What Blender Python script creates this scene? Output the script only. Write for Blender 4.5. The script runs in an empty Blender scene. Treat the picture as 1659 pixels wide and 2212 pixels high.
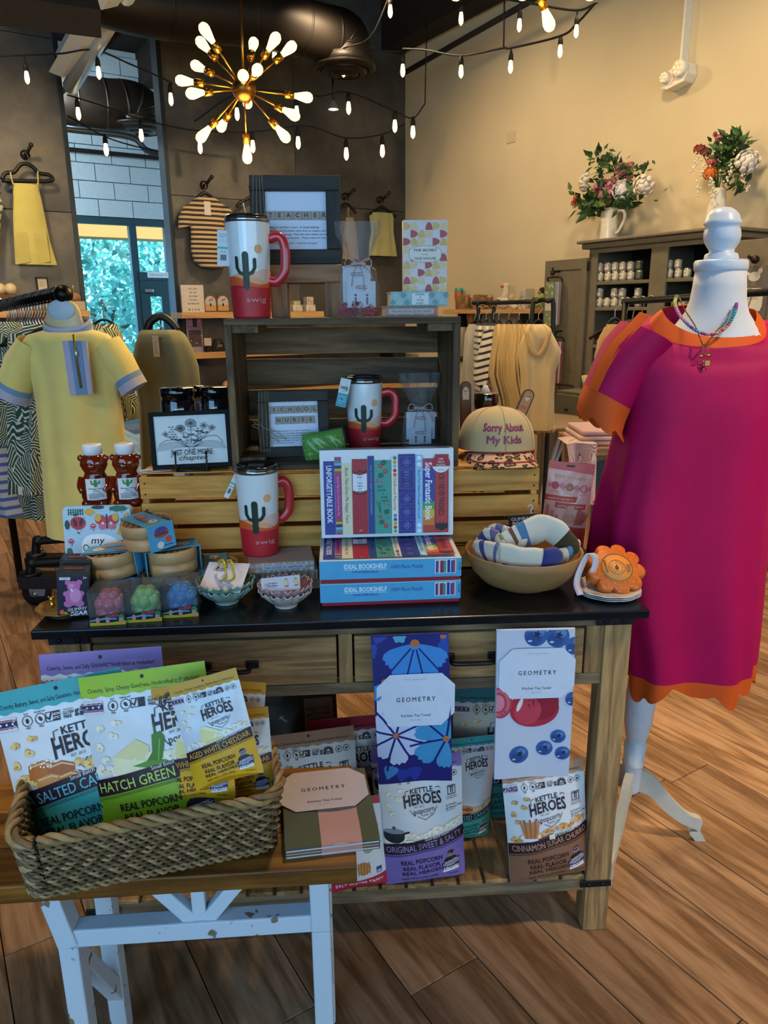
import bpy,math,random
from mathutils import Vector,Matrix
from mathutils.geometry import tessellate_polygon
random.seed(7)
scn = bpy.context.scene
COL = scn.collection
pi = math.pi
MRot,MTr = Matrix.Rotation,Matrix.Translation
R = math.radians
sin,cos = math.sin,math.cos
# ------------------------------------------------------------------ camera
FPX,CAMH = 1600.0,1.48
CAM = Vector((0,0,CAMH))
CROT = MRot(R(90 - 15.2),3,'X') @ MRot(R(-.5),3,'Z')
cd = bpy.data.cameras.new('camera')
cd.sensor_fit = 'VERTICAL'
cd.sensor_height = 36.0
cd.lens = FPX/2212*36.0
cd.clip_start,cd.clip_end = 0.05,200
cam = bpy.data.objects.new('camera',cd)
cam.matrix_world = MTr(CAM) @ CROT.to_4x4()
COL.objects.link(cam)
scn.camera = cam
# ------------------------------------------------------------------ world, exposure
w = bpy.data.worlds.new('sky'); scn.world = w; w.use_nodes = True
bg = w.node_tree.nodes['Background']
bg.inputs[0].default_value = (0.55,0.80,1.0,1)
bg.inputs[1].default_value = 2.4
scn.view_settings.view_transform = 'Standard'
scn.view_settings.look = 'None'
scn.view_settings.exposure = 0.62
scn.view_settings.gamma = 1.0
scn.view_settings.use_curve_mapping = False
cy_ = scn.cycles
cy_.max_bounces,cy_.diffuse_bounces,cy_.glossy_bounces,cy_.transmission_bounces,cy_.transparent_max_bounces = 6,3,3,4,10
cy_.caustics_reflective = cy_.caustics_refractive = False
cy_.adaptive_threshold = .04
ROOM = R(32)          # how far the room is turned from the line of sight
RC,RS = cos(ROOM),sin(ROOM)
def lamp(name,kind,loc,energy,color,target=None,**kw):
 l = bpy.data.lights.new(name,kind); l.energy = energy; l.color = color
 for k,v in kw.items(): setattr(l,k,v)
 o = bpy.data.objects.new(name,l); COL.objects.link(o); o.location = loc
 if target is not None:
  o.rotation_euler = (Vector(target) - Vector(loc)).to_track_quat('-Z','Y').to_euler()
 return o
# daylight of the shop front behind the photographer, high to the left
lamp('shopfront_daylight','AREA',(-1.8,-2.6,2.5),68,(.25,.58,1.0),(-.2,2.2,.9),shape='RECTANGLE',size=3.6,size_y=2.2)
# the sun outside, lighting the tree behind the far window
lamp('sun','SUN',(0,0,20),6.0,(1,.96,.88),(-6.5,8,11),angle=R(2))
# warm track lamps under the ceiling
WARM = (1.0,.74,.44)
for p,t,e,s in [                            # position, aim, watts, cone
  ((-.1,5.4,3.6),(1.2,6.2,1.5),92,125),((1.0,3.75,3.6),(2.3,4.6,1.4),92,125),((2.1,2.05,3.6),(3.4,2.9,1.4),88,125),((3.0,.4,3.6),(4.4,1.2,1.4),80,125),
  ((-.3,5.7,3.5),(-1.0,7.2,1.7),120,100),((-2.4,4.3,3.5),(-3.3,5.7,1.6),170,100),
  ((1.9,.7,3.5),(1.7,2.2,.2),320,66),((-1.9,3.4,3.6),(-2.0,4.0,.9),130,80),((-1.8,.4,3.4),(-1.6,2.0,0),150,60),((.4,2.4,3.6),(.2,1.8,.9),130,62),((1.5,4.4,3.6),(1.2,4.0,.8),90,80)]:
 lamp('track_lamp','SPOT',p,e,WARM,t,spot_size=R(s),spot_blend=1.0,shadow_soft_size=.12)
# added cool fill lamp that brightens the block wall beyond the gap
lamp('passage_fill','AREA',(-3.6,7.3,3.6),75,(.72,.88,1.0),(-4.6,9.3,2.4),shape='RECTANGLE',size=1.6,size_y=.8)
# ------------------------------------------------------------------ pixel rays
def ray(x,y):
 return CROT @ Vector(((x - 829.5)/FPX,-(y - 1106)/FPX,-1))
def atZ(x,y,Z):
 d = ray(x,y); return CAM + d*((Z - CAMH)/d.z)
def atY(x,y,Y):
 d = ray(x,y); return CAM + d*(Y/d.y)
def hit(x,y,p,n):
 d = ray(x,y); n = Vector(n); return CAM + d*((Vector(p) - CAM).dot(n)/d.dot(n))
def mpp(P):                                    # metres one pixel spans at P
 return -((CROT.transposed() @ (Vector(P) - CAM)).z)/FPX
CORNER = atY(876,400,8.0); CORNER.z = 0
RB = Vector((RC,RS,0)); RN = Vector((-RS,RC,0))       # along the back wall, away from us
RM = MTr(CORNER) @ MRot(ROOM,4,'Z')
RMI = RM.inverted()
def bk(x,y,d=0.0):                           # room coordinates of a pixel on a plane d before the back wall
 return RMI @ hit(x,y,CORNER - RN*d,RN)
def rt(x,y,d=0.0):                           # the same for the right wall
 return RMI @ hit(x,y,CORNER - RB*d,RB)
def room(x,y,z): return RM @ Vector((x,y,z))
# ------------------------------------------------------------------ materials
def lin(c):
 return c/12.92 if c <= .04045 else ((c + .055)/1.055) ** 2.4
def rgb(h,a=1.0):
 if isinstance(h,(tuple,list)): return (*h[:3],a)
 h = h.lstrip('#')
 return (*[lin(int(h[i:i + 2],16)/255) for i in (0,2,4)],a)
MATS = {}
def new_mat(name):
 m = bpy.data.materials.new(name); m.use_nodes = True
 nt = m.node_tree
 return m,nt,nt.nodes['Principled BSDF'],nt.nodes,nt.links
def coords(nd,ln,scale=(1,1,1),rnd=True,rot=(0,0,0)):
 tc = nd.new('ShaderNodeTexCoord'); mp = nd.new('ShaderNodeMapping')
 mp.inputs['Scale'].default_value = scale; mp.inputs['Rotation'].default_value = rot
 ln.new(tc.outputs['Object'],mp.inputs['Vector'])
 if rnd:
  oi = nd.new('ShaderNodeObjectInfo'); ml = nd.new('ShaderNodeMath'); ml.operation = 'MULTIPLY'; ml.inputs[1].default_value = 37
  ln.new(oi.outputs['Random'],ml.inputs[0]); ln.new(ml.outputs[0],mp.inputs['Location'])
 return mp.outputs['Vector']
def ramp(nd,stops):
 r = nd.new('ShaderNodeValToRGB'); e = r.color_ramp.elements
 e[0].position,e[0].color = stops[0][0],rgb(stops[0][1]); e[1].position,e[1].color = stops[-1][0],rgb(stops[-1][1])
 for p,c in stops[1:-1]:
  k = e.new(p); k.color = rgb(c)
 return r
def bumpit(nd,ln,b,src,strength,dist=.002):
 bp = nd.new('ShaderNodeBump'); bp.inputs['Strength'].default_value = strength; bp.inputs['Distance'].default_value = dist
 ln.new(src,bp.inputs['Height']); ln.new(bp.outputs[0],b.inputs['Normal'])
def M(c,rough=.55,metal=0.0,vary=.05,scale=40,bump=0,spec=.4,sheen=0,coat=0,trans=0,alpha=1,emit=0,sss=0):
 key = (c,rough,metal,vary,scale,bump,spec,sheen,coat,trans,alpha,emit,sss)
 if key in MATS: return MATS[key]
 m,nt,b,nd,ln = new_mat('plain_' + str(c).strip('#'))
 v = coords(nd,ln,rnd=False)
 n = nd.new('ShaderNodeTexNoise'); n.inputs['Scale'].default_value = scale; n.inputs['Detail'].default_value = 3
 ln.new(v,n.inputs['Vector'])
 col = rgb(c)
 r = nd.new('ShaderNodeValToRGB')
 r.color_ramp.elements[0].position,r.color_ramp.elements[1].position = .3,.7
 r.color_ramp.elements[0].color = (*[x*(1 - vary) for x in col[:3]],1)
 r.color_ramp.elements[1].color = (*[min(1,x*(1 + vary)) for x in col[:3]],1)
 ln.new(n.outputs['Fac'],r.inputs[0]); ln.new(r.outputs[0],b.inputs['Base Color'])
 b.inputs['Roughness'].default_value = rough; b.inputs['Metallic'].default_value = metal
 b.inputs['Specular IOR Level'].default_value = spec
 if sheen: b.inputs['Sheen Weight'].default_value = sheen
 if coat: b.inputs['Coat Weight'].default_value = coat
 if trans: b.inputs['Transmission Weight'].default_value = trans
 if alpha < 1: b.inputs['Alpha'].default_value = alpha
 if sss:
  b.inputs['Subsurface Weight'].default_value = sss; b.inputs['Subsurface Scale'].default_value = .01
 if emit:
  ln.new(r.outputs[0],b.inputs['Emission Color']); b.inputs['Emission Strength'].default_value = emit
 if bump: bumpit(nd,ln,b,n.outputs['Fac'],bump)
 MATS[key] = m
 return m
def fabric(c,weave=900,rough=.85,sheen=.25,vary=.06):
 key = ('fab',c,weave)
 if key in MATS: return MATS[key]
 m,nt,b,nd,ln = new_mat('fabric_' + c.strip('#'))
 v = coords(nd,ln,rnd=False)
 n = nd.new('ShaderNodeTexNoise'); n.inputs['Scale'].default_value = 9; ln.new(v,n.inputs['Vector'])
 f = nd.new('ShaderNodeTexNoise'); f.inputs['Scale'].default_value = weave; ln.new(v,f.inputs['Vector'])
 col = rgb(c)
 r = nd.new('ShaderNodeValToRGB'); r.color_ramp.elements[0].position,r.color_ramp.elements[1].position = .3,.7
 r.color_ramp.elements[0].color = (*[x*(1 - vary) for x in col[:3]],1); r.color_ramp.elements[1].color = (*[min(1,x*(1 + vary)) for x in col[:3]],1)
 ln.new(n.outputs['Fac'],r.inputs[0]); ln.new(r.outputs[0],b.inputs['Base Color'])
 b.inputs['Roughness'].default_value = rough; b.inputs['Sheen Weight'].default_value = sheen
 b.inputs['Specular IOR Level'].default_value = .2
 bumpit(nd,ln,b,f.outputs['Fac'],.25,.001)
 MATS[key] = m; return m
def wood(name,stops,axis='x',scale=1.0,rough=.6,ring=9,bump=.3,rnd=True):
 """grain that runs along one axis, with wavy darker rings and fine pores"""
 key = ('wood',name,axis,scale)
 if key in MATS: return MATS[key]
 m,nt,b,nd,ln = new_mat(name)
 st = {'x': (.9,9,9),'y': (9,.9,9),'z': (9,9,.9)}[axis]
 v = coords(nd,ln,tuple(s*scale for s in st),rnd)
 n1 = nd.new('ShaderNodeTexNoise'); n1.inputs['Scale'].default_value = 1.1; n1.inputs['Detail'].default_value = 3; n1.inputs['Distortion'].default_value = .6
 ln.new(v,n1.inputs['Vector'])
 mu = nd.new('ShaderNodeMath'); mu.operation = 'MULTIPLY'; mu.inputs[1].default_value = ring; ln.new(n1.outputs['Fac'],mu.inputs[0])
 fr = nd.new('ShaderNodeMath'); fr.operation = 'PINGPONG'; fr.inputs[1].default_value = 1; ln.new(mu.outputs[0],fr.inputs[0])
 n2 = nd.new('ShaderNodeTexNoise'); n2.inputs['Scale'].default_value = 9; n2.inputs['Detail'].default_value = 6; n2.inputs['Roughness'].default_value = .7
 ln.new(v,n2.inputs['Vector'])
 mx = nd.new('ShaderNodeMix'); mx.data_type = 'FLOAT'; mx.inputs[0].default_value = .62
 ln.new(fr.outputs[0],mx.inputs[2]); ln.new(n2.outputs['Fac'],mx.inputs[3])
 r = ramp(nd,stops); ln.new(mx.outputs[0],r.inputs[0])
 hs = nd.new('ShaderNodeHueSaturation'); ln.new(r.outputs[0],hs.inputs['Color'])
 oi = nd.new('ShaderNodeObjectInfo'); mr = nd.new('ShaderNodeMapRange'); mr.inputs[3].default_value,mr.inputs[4].default_value = .82,1.18
 ln.new(oi.outputs['Random'],mr.inputs[0]); ln.new(mr.outputs[0],hs.inputs['Value'])
 ln.new(hs.outputs[0],b.inputs['Base Color'])
 b.inputs['Roughness'].default_value = rough; b.inputs['Specular IOR Level'].default_value = .35
 if bump: bumpit(nd,ln,b,mx.outputs[0],bump,.0015)
 MATS[key] = m; return m
def stripes(c1,c2,axis='z',freq=40,duty=.5,rot=0,wob=0):
 key = ('str',c1,c2,axis,freq,duty,rot)
 if key in MATS: return MATS[key]
 m,nt,b,nd,ln = new_mat('striped_cloth')
 v = coords(nd,ln,rnd=False,rot=(0,rot,0))
 sp = nd.new('ShaderNodeSeparateXYZ'); ln.new(v,sp.inputs[0])
 mu = nd.new('ShaderNodeMath'); mu.operation = 'MULTIPLY'; mu.inputs[1].default_value = freq; ln.new(sp.outputs['xyz'.index(axis)],mu.inputs[0])
 fr = nd.new('ShaderNodeMath'); fr.operation = 'FRACT'; ln.new(mu.outputs[0],fr.inputs[0])
 gt = nd.new('ShaderNodeMath'); gt.operation = 'GREATER_THAN'; gt.inputs[1].default_value = duty; ln.new(fr.outputs[0],gt.inputs[0])
 mx = nd.new('ShaderNodeMix'); mx.data_type = 'RGBA'; mx.inputs[6].default_value = rgb(c1); mx.inputs[7].default_value = rgb(c2)
 ln.new(gt.outputs[0],mx.inputs[0]); ln.new(mx.outputs[2],b.inputs['Base Color'])
 b.inputs['Roughness'].default_value = .85; b.inputs['Sheen Weight'].default_value = .2
 MATS[key] = m; return m
def leaves(c1,c2,scale=11,name='leaf_print_cloth',bands=60):
 key = (name,c1,c2,scale)
 if key in MATS: return MATS[key]
 m,nt,b,nd,ln = new_mat(name)
 v = coords(nd,ln,(scale,scale,scale),rnd=True)
 vo = nd.new('ShaderNodeTexVoronoi'); vo.inputs['Scale'].default_value = 1.0; ln.new(v,vo.inputs['Vector'])
 wv = nd.new('ShaderNodeTexWave'); wv.inputs['Scale'].default_value = 2.4; wv.inputs['Distortion'].default_value = .8
 rt_ = nd.new('ShaderNodeVectorRotate'); rt_.rotation_type = 'EULER_XYZ'
 ln.new(v,rt_.inputs['Vector']); ln.new(vo.outputs['Position'],rt_.inputs['Center'])
 sc = nd.new('ShaderNodeVectorMath'); sc.operation = 'SCALE'; sc.inputs[3].default_value = 6.28; ln.new(vo.outputs['Color'],sc.inputs[0])
 ln.new(sc.outputs[0],rt_.inputs['Rotation']); ln.new(rt_.outputs[0],wv.inputs['Vector'])
 g1 = nd.new('ShaderNodeMath'); g1.operation = 'GREATER_THAN'; g1.inputs[1].default_value = .3; ln.new(wv.outputs['Fac'],g1.inputs[0])
 mx = nd.new('ShaderNodeMix'); mx.data_type = 'RGBA'; mx.inputs[6].default_value = rgb(c1); mx.inputs[7].default_value = rgb(c2)
 ln.new(g1.outputs[0],mx.inputs[0]); ln.new(mx.outputs[2],b.inputs['Base Color'])
 b.inputs['Roughness'].default_value = .85
 MATS[key] = m; return m
def film(tint='#ffffff',body=.10,gloss=.05):
 """thin clear film: mostly see-through, glossy at a slant"""
 key = ('film',tint,body)
 if key in MATS: return MATS[key]
 m = bpy.data.materials.new('clear_film'); m.use_nodes = True; nt = m.node_tree; nd,ln = nt.nodes,nt.links
 for n in list(nd): nd.remove(n)
 out = nd.new('ShaderNodeOutputMaterial'); tr = nd.new('ShaderNodeBsdfTransparent'); gl = nd.new('ShaderNodeBsdfGlossy'); df = nd.new('ShaderNodeBsdfDiffuse')
 tr.inputs[0].default_value = rgb(tint); gl.inputs['Roughness'].default_value = gloss; df.inputs[0].default_value = rgb(tint)
 lw = nd.new('ShaderNodeLayerWeight'); lw.inputs[0].default_value = .25
 n = nd.new('ShaderNodeTexNoise'); n.inputs['Scale'].default_value = 45; n.inputs['Detail'].default_value = 2
 bp = nd.new('ShaderNodeBump'); bp.inputs['Strength'].default_value = .5; bp.inputs['Distance'].default_value = .004; ln.new(n.outputs['Fac'],bp.inputs['Height'])
 ln.new(bp.outputs[0],gl.inputs['Normal']); ln.new(bp.outputs[0],lw.inputs['Normal'])
 m1 = nd.new('ShaderNodeMixShader'); m2 = nd.new('ShaderNodeMixShader'); m2.inputs[0].default_value = body
 ad = nd.new('ShaderNodeMath'); ad.operation = 'MULTIPLY_ADD'; ad.inputs[1].default_value = .24; ad.inputs[2].default_value = .02
 ln.new(lw.outputs['Facing'],ad.inputs[0]); ln.new(ad.outputs[0],m1.inputs[0])
 ln.new(tr.outputs[0],m2.inputs[1]); ln.new(df.outputs[0],m2.inputs[2])
 ln.new(m2.outputs[0],m1.inputs[1]); ln.new(gl.outputs[0],m1.inputs[2]); ln.new(m1.outputs[0],out.inputs[0])
 MATS[key] = m; return m
# ------------------------------------------------------------------ mesh building
class MB:
 def __init__(s): s.v,s.f,s.m,s.s = [],[],[],[]
 def add(s,vs,fs,mi=0,smooth=False,X=None):
  b = len(s.v)
  s.v += [tuple(X @ Vector(p)) if X is not None else tuple(p) for p in vs]
  for f in fs:
   s.f.append([b + i for i in f]); s.m.append(mi); s.s.append(smooth)
  return s
 def box(s,x0,x1,y0,y1,z0,z1,mi=0,X=None):
  return s.add([(x,y,z) for z in (z0,z1) for y in (y0,y1) for x in (x0,x1)],
      [(0,2,3,1),(4,5,7,6),(0,1,5,4),(2,6,7,3),(0,4,6,2),(1,3,7,5)],mi,False,X)
 def loft(s,secs,n=24,mi=0,caps=True,fold=None,X=None,a0=0,a1=2*pi,smooth=True):
  """secs: (centre, half-axis u, half-axis v) rings; fold(i, a) scales the radius"""
  full = abs(a1 - a0) > 6.28; k = n if full else n + 1
  vs,fs = [],[]
  for i,(c,u,v) in enumerate(secs):
   c,u,v = Vector(c),Vector(u),Vector(v)
   for j in range(k):
    a = a0 + (a1 - a0)*j/n; q = fold(i,a) if fold else 1
    vs.append(c + u*cos(a)*q + v*sin(a)*q)
  for i in range(len(secs) - 1):
   for j in range(n):
    j2 = (j + 1) % k
    fs.append((i*k + j,i*k + j2,(i + 1)*k + j2,(i + 1)*k + j))
  if caps and full:
   fs.append(tuple(range(k - 1,-1,-1))); fs.append(tuple((len(secs) - 1)*k + j for j in range(k)))
  return s.add(vs,fs,mi,smooth,X)
 def lathe(s,prof,n=24,mi=0,X=None,caps=False,fold=None):
  return s.loft([((0,0,z),(r,0,0),(0,r,0)) for r,z in prof],n,mi,caps,fold,X)
 def cyl(s,p0,p1,r0,r1=None,n=14,mi=0,caps=True,X=None):
  return s.tube([p0,p1],[r0,r0 if r1 is None else r1],n,mi,caps,X=X)
 def tube(s,pts,r,n=8,mi=0,caps=True,closed=False,X=None,flat=1.0):
  pts = [Vector(p) for p in pts]; N = len(pts)
  rs = r if isinstance(r,(list,tuple)) else [r]*N
  t = (pts[1] - pts[0]).normalized()
  up = Vector((0,0,1)) if abs(t.z) < .9 else Vector((1,0,0))
  u = t.cross(up).normalized(); secs = []
  for i in range(N):
   if closed: t2 = (pts[(i + 1) % N] - pts[i - 1])
   else: t2 = pts[min(i + 1,N - 1)] - pts[max(i - 1,0)]
   if t2.length > 1e-9: t2.normalize()
   else: t2 = t
   u = (u - t2*u.dot(t2))
   if u.length < 1e-6: u = t2.orthogonal()
   u.normalize(); v = t2.cross(u)
   secs.append((pts[i],u*rs[i],v*rs[i]*flat))
  if closed: secs.append(secs[0])
  return s.loft(secs,n,mi,caps and not closed,None,X)
 def ball(s,c,rx,ry=None,rz=None,n=16,mi=0,X=None,fold=None):
  ry = rx if ry is None else ry; rz = rx if rz is None else rz; c = Vector(c); h = max(6,n // 2)
  secs = []
  for i in range(h + 1):
   a = -pi/2 + pi*i/h; q = max(cos(a),.02)
   secs.append((c + Vector((0,0,rz*sin(a))),(rx*q,0,0),(0,ry*q,0)))
  return s.loft(secs,n,mi,True,fold,X)
 def grid(s,fn,nu,nv,mi=0,X=None,smooth=True):
  vs = [fn(i/nu,j/nv) for j in range(nv + 1) for i in range(nu + 1)]
  fs = [(j*(nu + 1) + i,j*(nu + 1) + i + 1,(j + 1)*(nu + 1) + i + 1,(j + 1)*(nu + 1) + i) for j in range(nv) for i in range(nu)]
  return s.add(vs,fs,mi,smooth,X)
 def prism(s,poly,y0,y1,mi=0,X=None,smooth=False):
  """polygon in x,z pushed from y0 to y1"""
  n = len(poly); vs = [(x,y0,z) for x,z in poly] + [(x,y1,z) for x,z in poly]
  fs = [tuple(range(n)),tuple(range(2*n - 1,n - 1,-1))]
  s.add(vs,fs,mi,False,X)
  return s.add(vs,[(i,i + n,(i + 1) % n + n,(i + 1) % n) for i in range(n)],mi,smooth,X)
 def rings(s,R_,mi=0,X=None,smooth=True):
  """skin over rings of points that all have the same count"""
  n = len(R_[0]); vs = [p for r in R_ for p in r]
  return s.add(vs,[(i*n + j,i*n + (j + 1) % n,(i + 1)*n + (j + 1) % n,(i + 1)*n + j) for i in range(len(R_) - 1) for j in range(n)],mi,smooth,X)
 def build(s,name,mats,parent=None,bevel=0,seg=2,sub=0,X=None,kind=None):
  me = bpy.data.meshes.new(name); me.from_pydata(s.v,[],s.f)
  for m in (mats if isinstance(mats,(list,tuple)) else [mats]): me.materials.append(m)
  if s.f:
   me.polygons.foreach_set('material_index',s.m); me.polygons.foreach_set('use_smooth',s.s)
  me.update()
  return place(name,me,parent,bevel,seg,sub,X,kind)
def place(name,me,parent=None,bevel=0,seg=2,sub=0,X=None,kind=None):
 o = bpy.data.objects.new(name,me); COL.objects.link(o)
 if parent is not None: o.parent = parent
 if X is not None: o.matrix_local = X
 if bevel:
  b = o.modifiers.new('bevel','BEVEL'); b.width = bevel; b.segments = seg; b.limit_method = 'ANGLE'; b.angle_limit = R(40)
 if sub:
  b = o.modifiers.new('sub','SUBSURF'); b.levels = b.render_levels = sub
 if kind: o['kind'] = kind
 return o
def tag(o,label,cat,group=None):
 o['label'] = label; o['category'] = cat
 if group: o['group'] = group
 return o
def thing(name,label,cat,loc=(0,0,0),rotz=0,group=None,rot=None):
 o = bpy.data.objects.new(name,None); COL.objects.link(o); o.empty_display_size = .05
 o.location = loc; o.rotation_euler = rot if rot else (0,0,rotz)
 return tag(o,label,cat,group)
def struct(o): o['kind'] = 'structure'; return o
def dup(root,loc,rotz,label,group=None):
 def cp(o,par):
  c = o.copy(); COL.objects.link(c); c.parent = par
  for ch in list(o.children): cp(ch,c)
  return c
 r = cp(root,None); r.location = loc; r.rotation_euler = (0,0,rotz); r['label'] = label
 if group: r['group'] = group
 return r
def T(x=0,y=0,z=0,rz=0,rx=0,ry=0,s=1):
 return MTr((x,y,z)) @ MRot(rz,4,'Z') @ MRot(ry,4,'Y') @ MRot(rx,4,'X') @ Matrix.Scale(s,4)
def smooth(pts,n=6,closed=False):
 pts = [Vector(p) for p in pts]; N = len(pts); out = []
 for i in range(N if closed else N - 1):
  p1,p2 = pts[i],pts[(i + 1) % N]
  p0 = pts[i - 1] if (i or closed) else p1*2 - p2
  p3 = pts[(i + 2) % N] if (closed or i + 2 < N) else p2*2 - p1
  for k in range(n):
   t = k/n
   out.append(.5*((2*p1) + (p2 - p0)*t + (2*p0 - 5*p1 + 4*p2 - p3)*t*t + (3*p1 - p0 - 3*p2 + p3)*t ** 3))
 if not closed: out.append(pts[-1])
 return out
def interp(tab,x):
 if x <= tab[0][0]: return tab[0][1]
 for (a,b),(c,d) in zip(tab,tab[1:]):
  if x <= c: return b + (d - b)*(x - a)/(c - a)
 return tab[-1][1]
# ------------------------------------------------------------------ flat print on a surface
GL = {}
def glyphs(s,bold=0.0,shear=0.0,sp=1.0,res=2):
 key = (s,bold,shear,sp,res)
 if key not in GL:
  cu = bpy.data.curves.new('lettering','FONT'); cu.body = s; cu.offset = bold; cu.shear = shear; cu.space_character = sp; cu.resolution_u = res; cu.fill_mode = 'FRONT'
  ob = bpy.data.objects.new('lettering',cu)
  me = bpy.data.meshes.new_from_object(ob); me.calc_loop_triangles()
  vs = [(v.co.x,v.co.y) for v in me.vertices]; tr = [tuple(t.vertices) for t in me.loop_triangles]
  bpy.data.objects.remove(ob); bpy.data.curves.remove(cu); bpy.data.meshes.remove(me)
  if vs:
   x0 = min(v[0] for v in vs); x1 = max(v[0] for v in vs)
   vs = [((x - (x0 + x1)/2),y) for x,y in vs]; wd = x1 - x0
  else: wd = 0
  GL[key] = (vs,tr,wd)
 return GL[key]
CAP = .70                                     # cap height of the built-in face at size 1
class Print:
 """flat ink on a surface: fn(u, v, lift) gives the local point; every call lies a hair above the last"""
 def __init__(s,fn=None,maxlen=None,lift=.0004,step=.00003):
  s.fn = fn or (lambda u,v,o: (u,-o,v)); s.L = maxlen; s.o = s.o0 = lift; s.step = step; s.mb = MB(); s.mats = []; s.org = (0,0,1,1,0)
 def at(s,u=0,v=0,su=1,sv=None,rot=0): s.org = (u,v,su,su if sv is None else sv,rot); return s
 def lev(s,k,d=.00035): s.o = s.o0 + k*d; return s
 def mi(s,c,**k):
  m = c if not isinstance(c,str) else M(c,**{'rough': .45,'vary': .03,**k})
  if m not in s.mats: s.mats.append(m)
  return s.mats.index(m)
 def tris(s,vs,tr,c):
  ou,ov,su,sv,ro = s.org; ca,sa = cos(ro),sin(ro); pts = []
  for u,v in vs:
   u,v = u*su,v*sv; pts.append((ou + u*ca - v*sa,ov + u*sa + v*ca))
  if s.L:
   out = []; st = [tuple(pts[i] for i in t) for t in tr]
   L2 = s.L ** 2
   while st:
    a,b,d = st.pop()
    e = [(a[0] - b[0]) ** 2 + (a[1] - b[1]) ** 2,(b[0] - d[0]) ** 2 + (b[1] - d[1]) ** 2,(d[0] - a[0]) ** 2 + (d[1] - a[1]) ** 2]
    k = max(range(3),key=lambda i: e[i])
    if e[k] <= L2: out.append((a,b,d)); continue
    p,q,r = [(a,b,d),(b,d,a),(d,a,b)][k]
    m_ = ((p[0] + q[0])/2,(p[1] + q[1])/2); st += [(p,m_,r),(m_,q,r)]
   pts = [p for t in out for p in t]; tr = [(3*i,3*i + 1,3*i + 2) for i in range(len(out))]
  s.mb.add([s.fn(u,v,s.o) for u,v in pts],tr,s.mi(c),bool(s.L)); s.o += s.step
  return s
 def poly(s,pts,c):
  tr = tessellate_polygon([[Vector((x,y,0)) for x,y in pts]])
  out = []
  for a,b,d in tr:
   A,B,D = pts[a],pts[b],pts[d]
   cr = (B[0] - A[0])*(D[1] - A[1]) - (B[1] - A[1])*(D[0] - A[0])
   out.append((a,b,d) if cr > 0 else (a,d,b))
  return s.tris(pts,out,c)
 def rect(s,u0,v0,u1,v1,c): return s.tris([(u0,v0),(u1,v0),(u1,v1),(u0,v1)],[(0,1,2),(0,2,3)],c)
 def ell(s,u,v,a,b=None,c='#000000',n=20,rot=0,f=None):
  b = a if b is None else b; pts = [(u,v)]
  for i in range(n):
   t = 2*pi*i/n; q = f(t) if f else 1; x,y = a*q*cos(t),b*q*sin(t)
   pts.append((u + x*cos(rot) - y*sin(rot),v + x*sin(rot) + y*cos(rot)))
  return s.tris(pts,[(0,i + 1,(i + 1) % n + 1) for i in range(n)],c)
 def line(s,pts,wd,c,closed=False):
  n = len(pts); vs = []
  for i in range(n):
   a = pts[i - 1] if (i or closed) else pts[i]; b = pts[(i + 1) % n] if (i < n - 1 or closed) else pts[i]
   dx,dy = b[0] - a[0],b[1] - a[1]; l = math.hypot(dx,dy) or 1; nx,ny = -dy/l*wd/2,dx/l*wd/2
   vs += [(pts[i][0] + nx,pts[i][1] + ny),(pts[i][0] - nx,pts[i][1] - ny)]
  tr = []
  for i in range(n if closed else n - 1):
   j = (i + 1) % n; tr += [(2*i,2*i + 1,2*j + 1),(2*i,2*j + 1,2*j)]
  return s.tris(vs,tr,c)
 def ring(s,u,v,r,wd,c,n=24,b=None):
  b = r if b is None else b
  return s.line([(u + r*cos(2*pi*i/n),v + b*sin(2*pi*i/n)) for i in range(n)],wd,c,True)
 def frame(s,u0,v0,u1,v1,wd,c):
  for r in ((u0,v0,u1,v0 + wd),(u0,v1 - wd,u1,v1),(u0,v0 + wd,u0 + wd,v1 - wd),(u1 - wd,v0 + wd,u1,v1 - wd)): s.rect(*r,c)
  return s
 def text(s,t,u,v,h,c,w=None,bold=0,shear=0,sp=1,rot=0,left=False,res=2,warp=None):
  """h: cap height; w: squeeze or stretch to this width; u, v: centre of the cap band"""
  heavy = bold and any(c_ in t for c_ in 'MWmw')      # wide letters fold over when fattened: print them doubled instead
  vs,tr,wd = glyphs(t,0 if heavy else bold,shear,sp,res)
  if not vs: return s
  if heavy:
   vs,tr = [(x + dx*bold,y + dy*bold) for dx,dy in ((-1,0),(1,0),(0,.8),(0,-.8)) for x,y in vs],[tuple(i + q*len(vs) for i in f) for q in range(4) for f in tr]
  k = h/CAP; kx = (w/wd) if w else k
  if left: u += kx*wd/2*cos(rot); v += kx*wd/2*sin(rot)
  out = []
  for x,y in vs:
   x,y = x*kx,(y - CAP/2)*k
   if warp: x,y = warp(x,y)
   out.append((u + x*cos(rot) - y*sin(rot),v + x*sin(rot) + y*cos(rot)))
  return s.tris(out,tr,c)
 def greek(s,u0,v0,u1,v1,n,c,seed=0,fill=.42,word=.12):
  """lines of print too small to read: rows of short dashes"""
  rn = random.Random(seed); dv = (v1 - v0)/n
  for i in range(n):
   u = u0; v = v1 - (i + .5)*dv; end = u1 - (u1 - u0)*rn.random()*(.35 if i == n - 1 else .06)
   while u < end:
    l = min((u1 - u0)*word*(.4 + rn.random()),end - u)
    s.o -= s.step; s.rect(u,v - dv*fill/2,u + l*.86,v + dv*fill/2,c); u += l
  s.o += s.step
  return s
 def build(s,parent,name='printed_artwork'):
  return s.mb.build(name,s.mats,parent)
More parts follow.
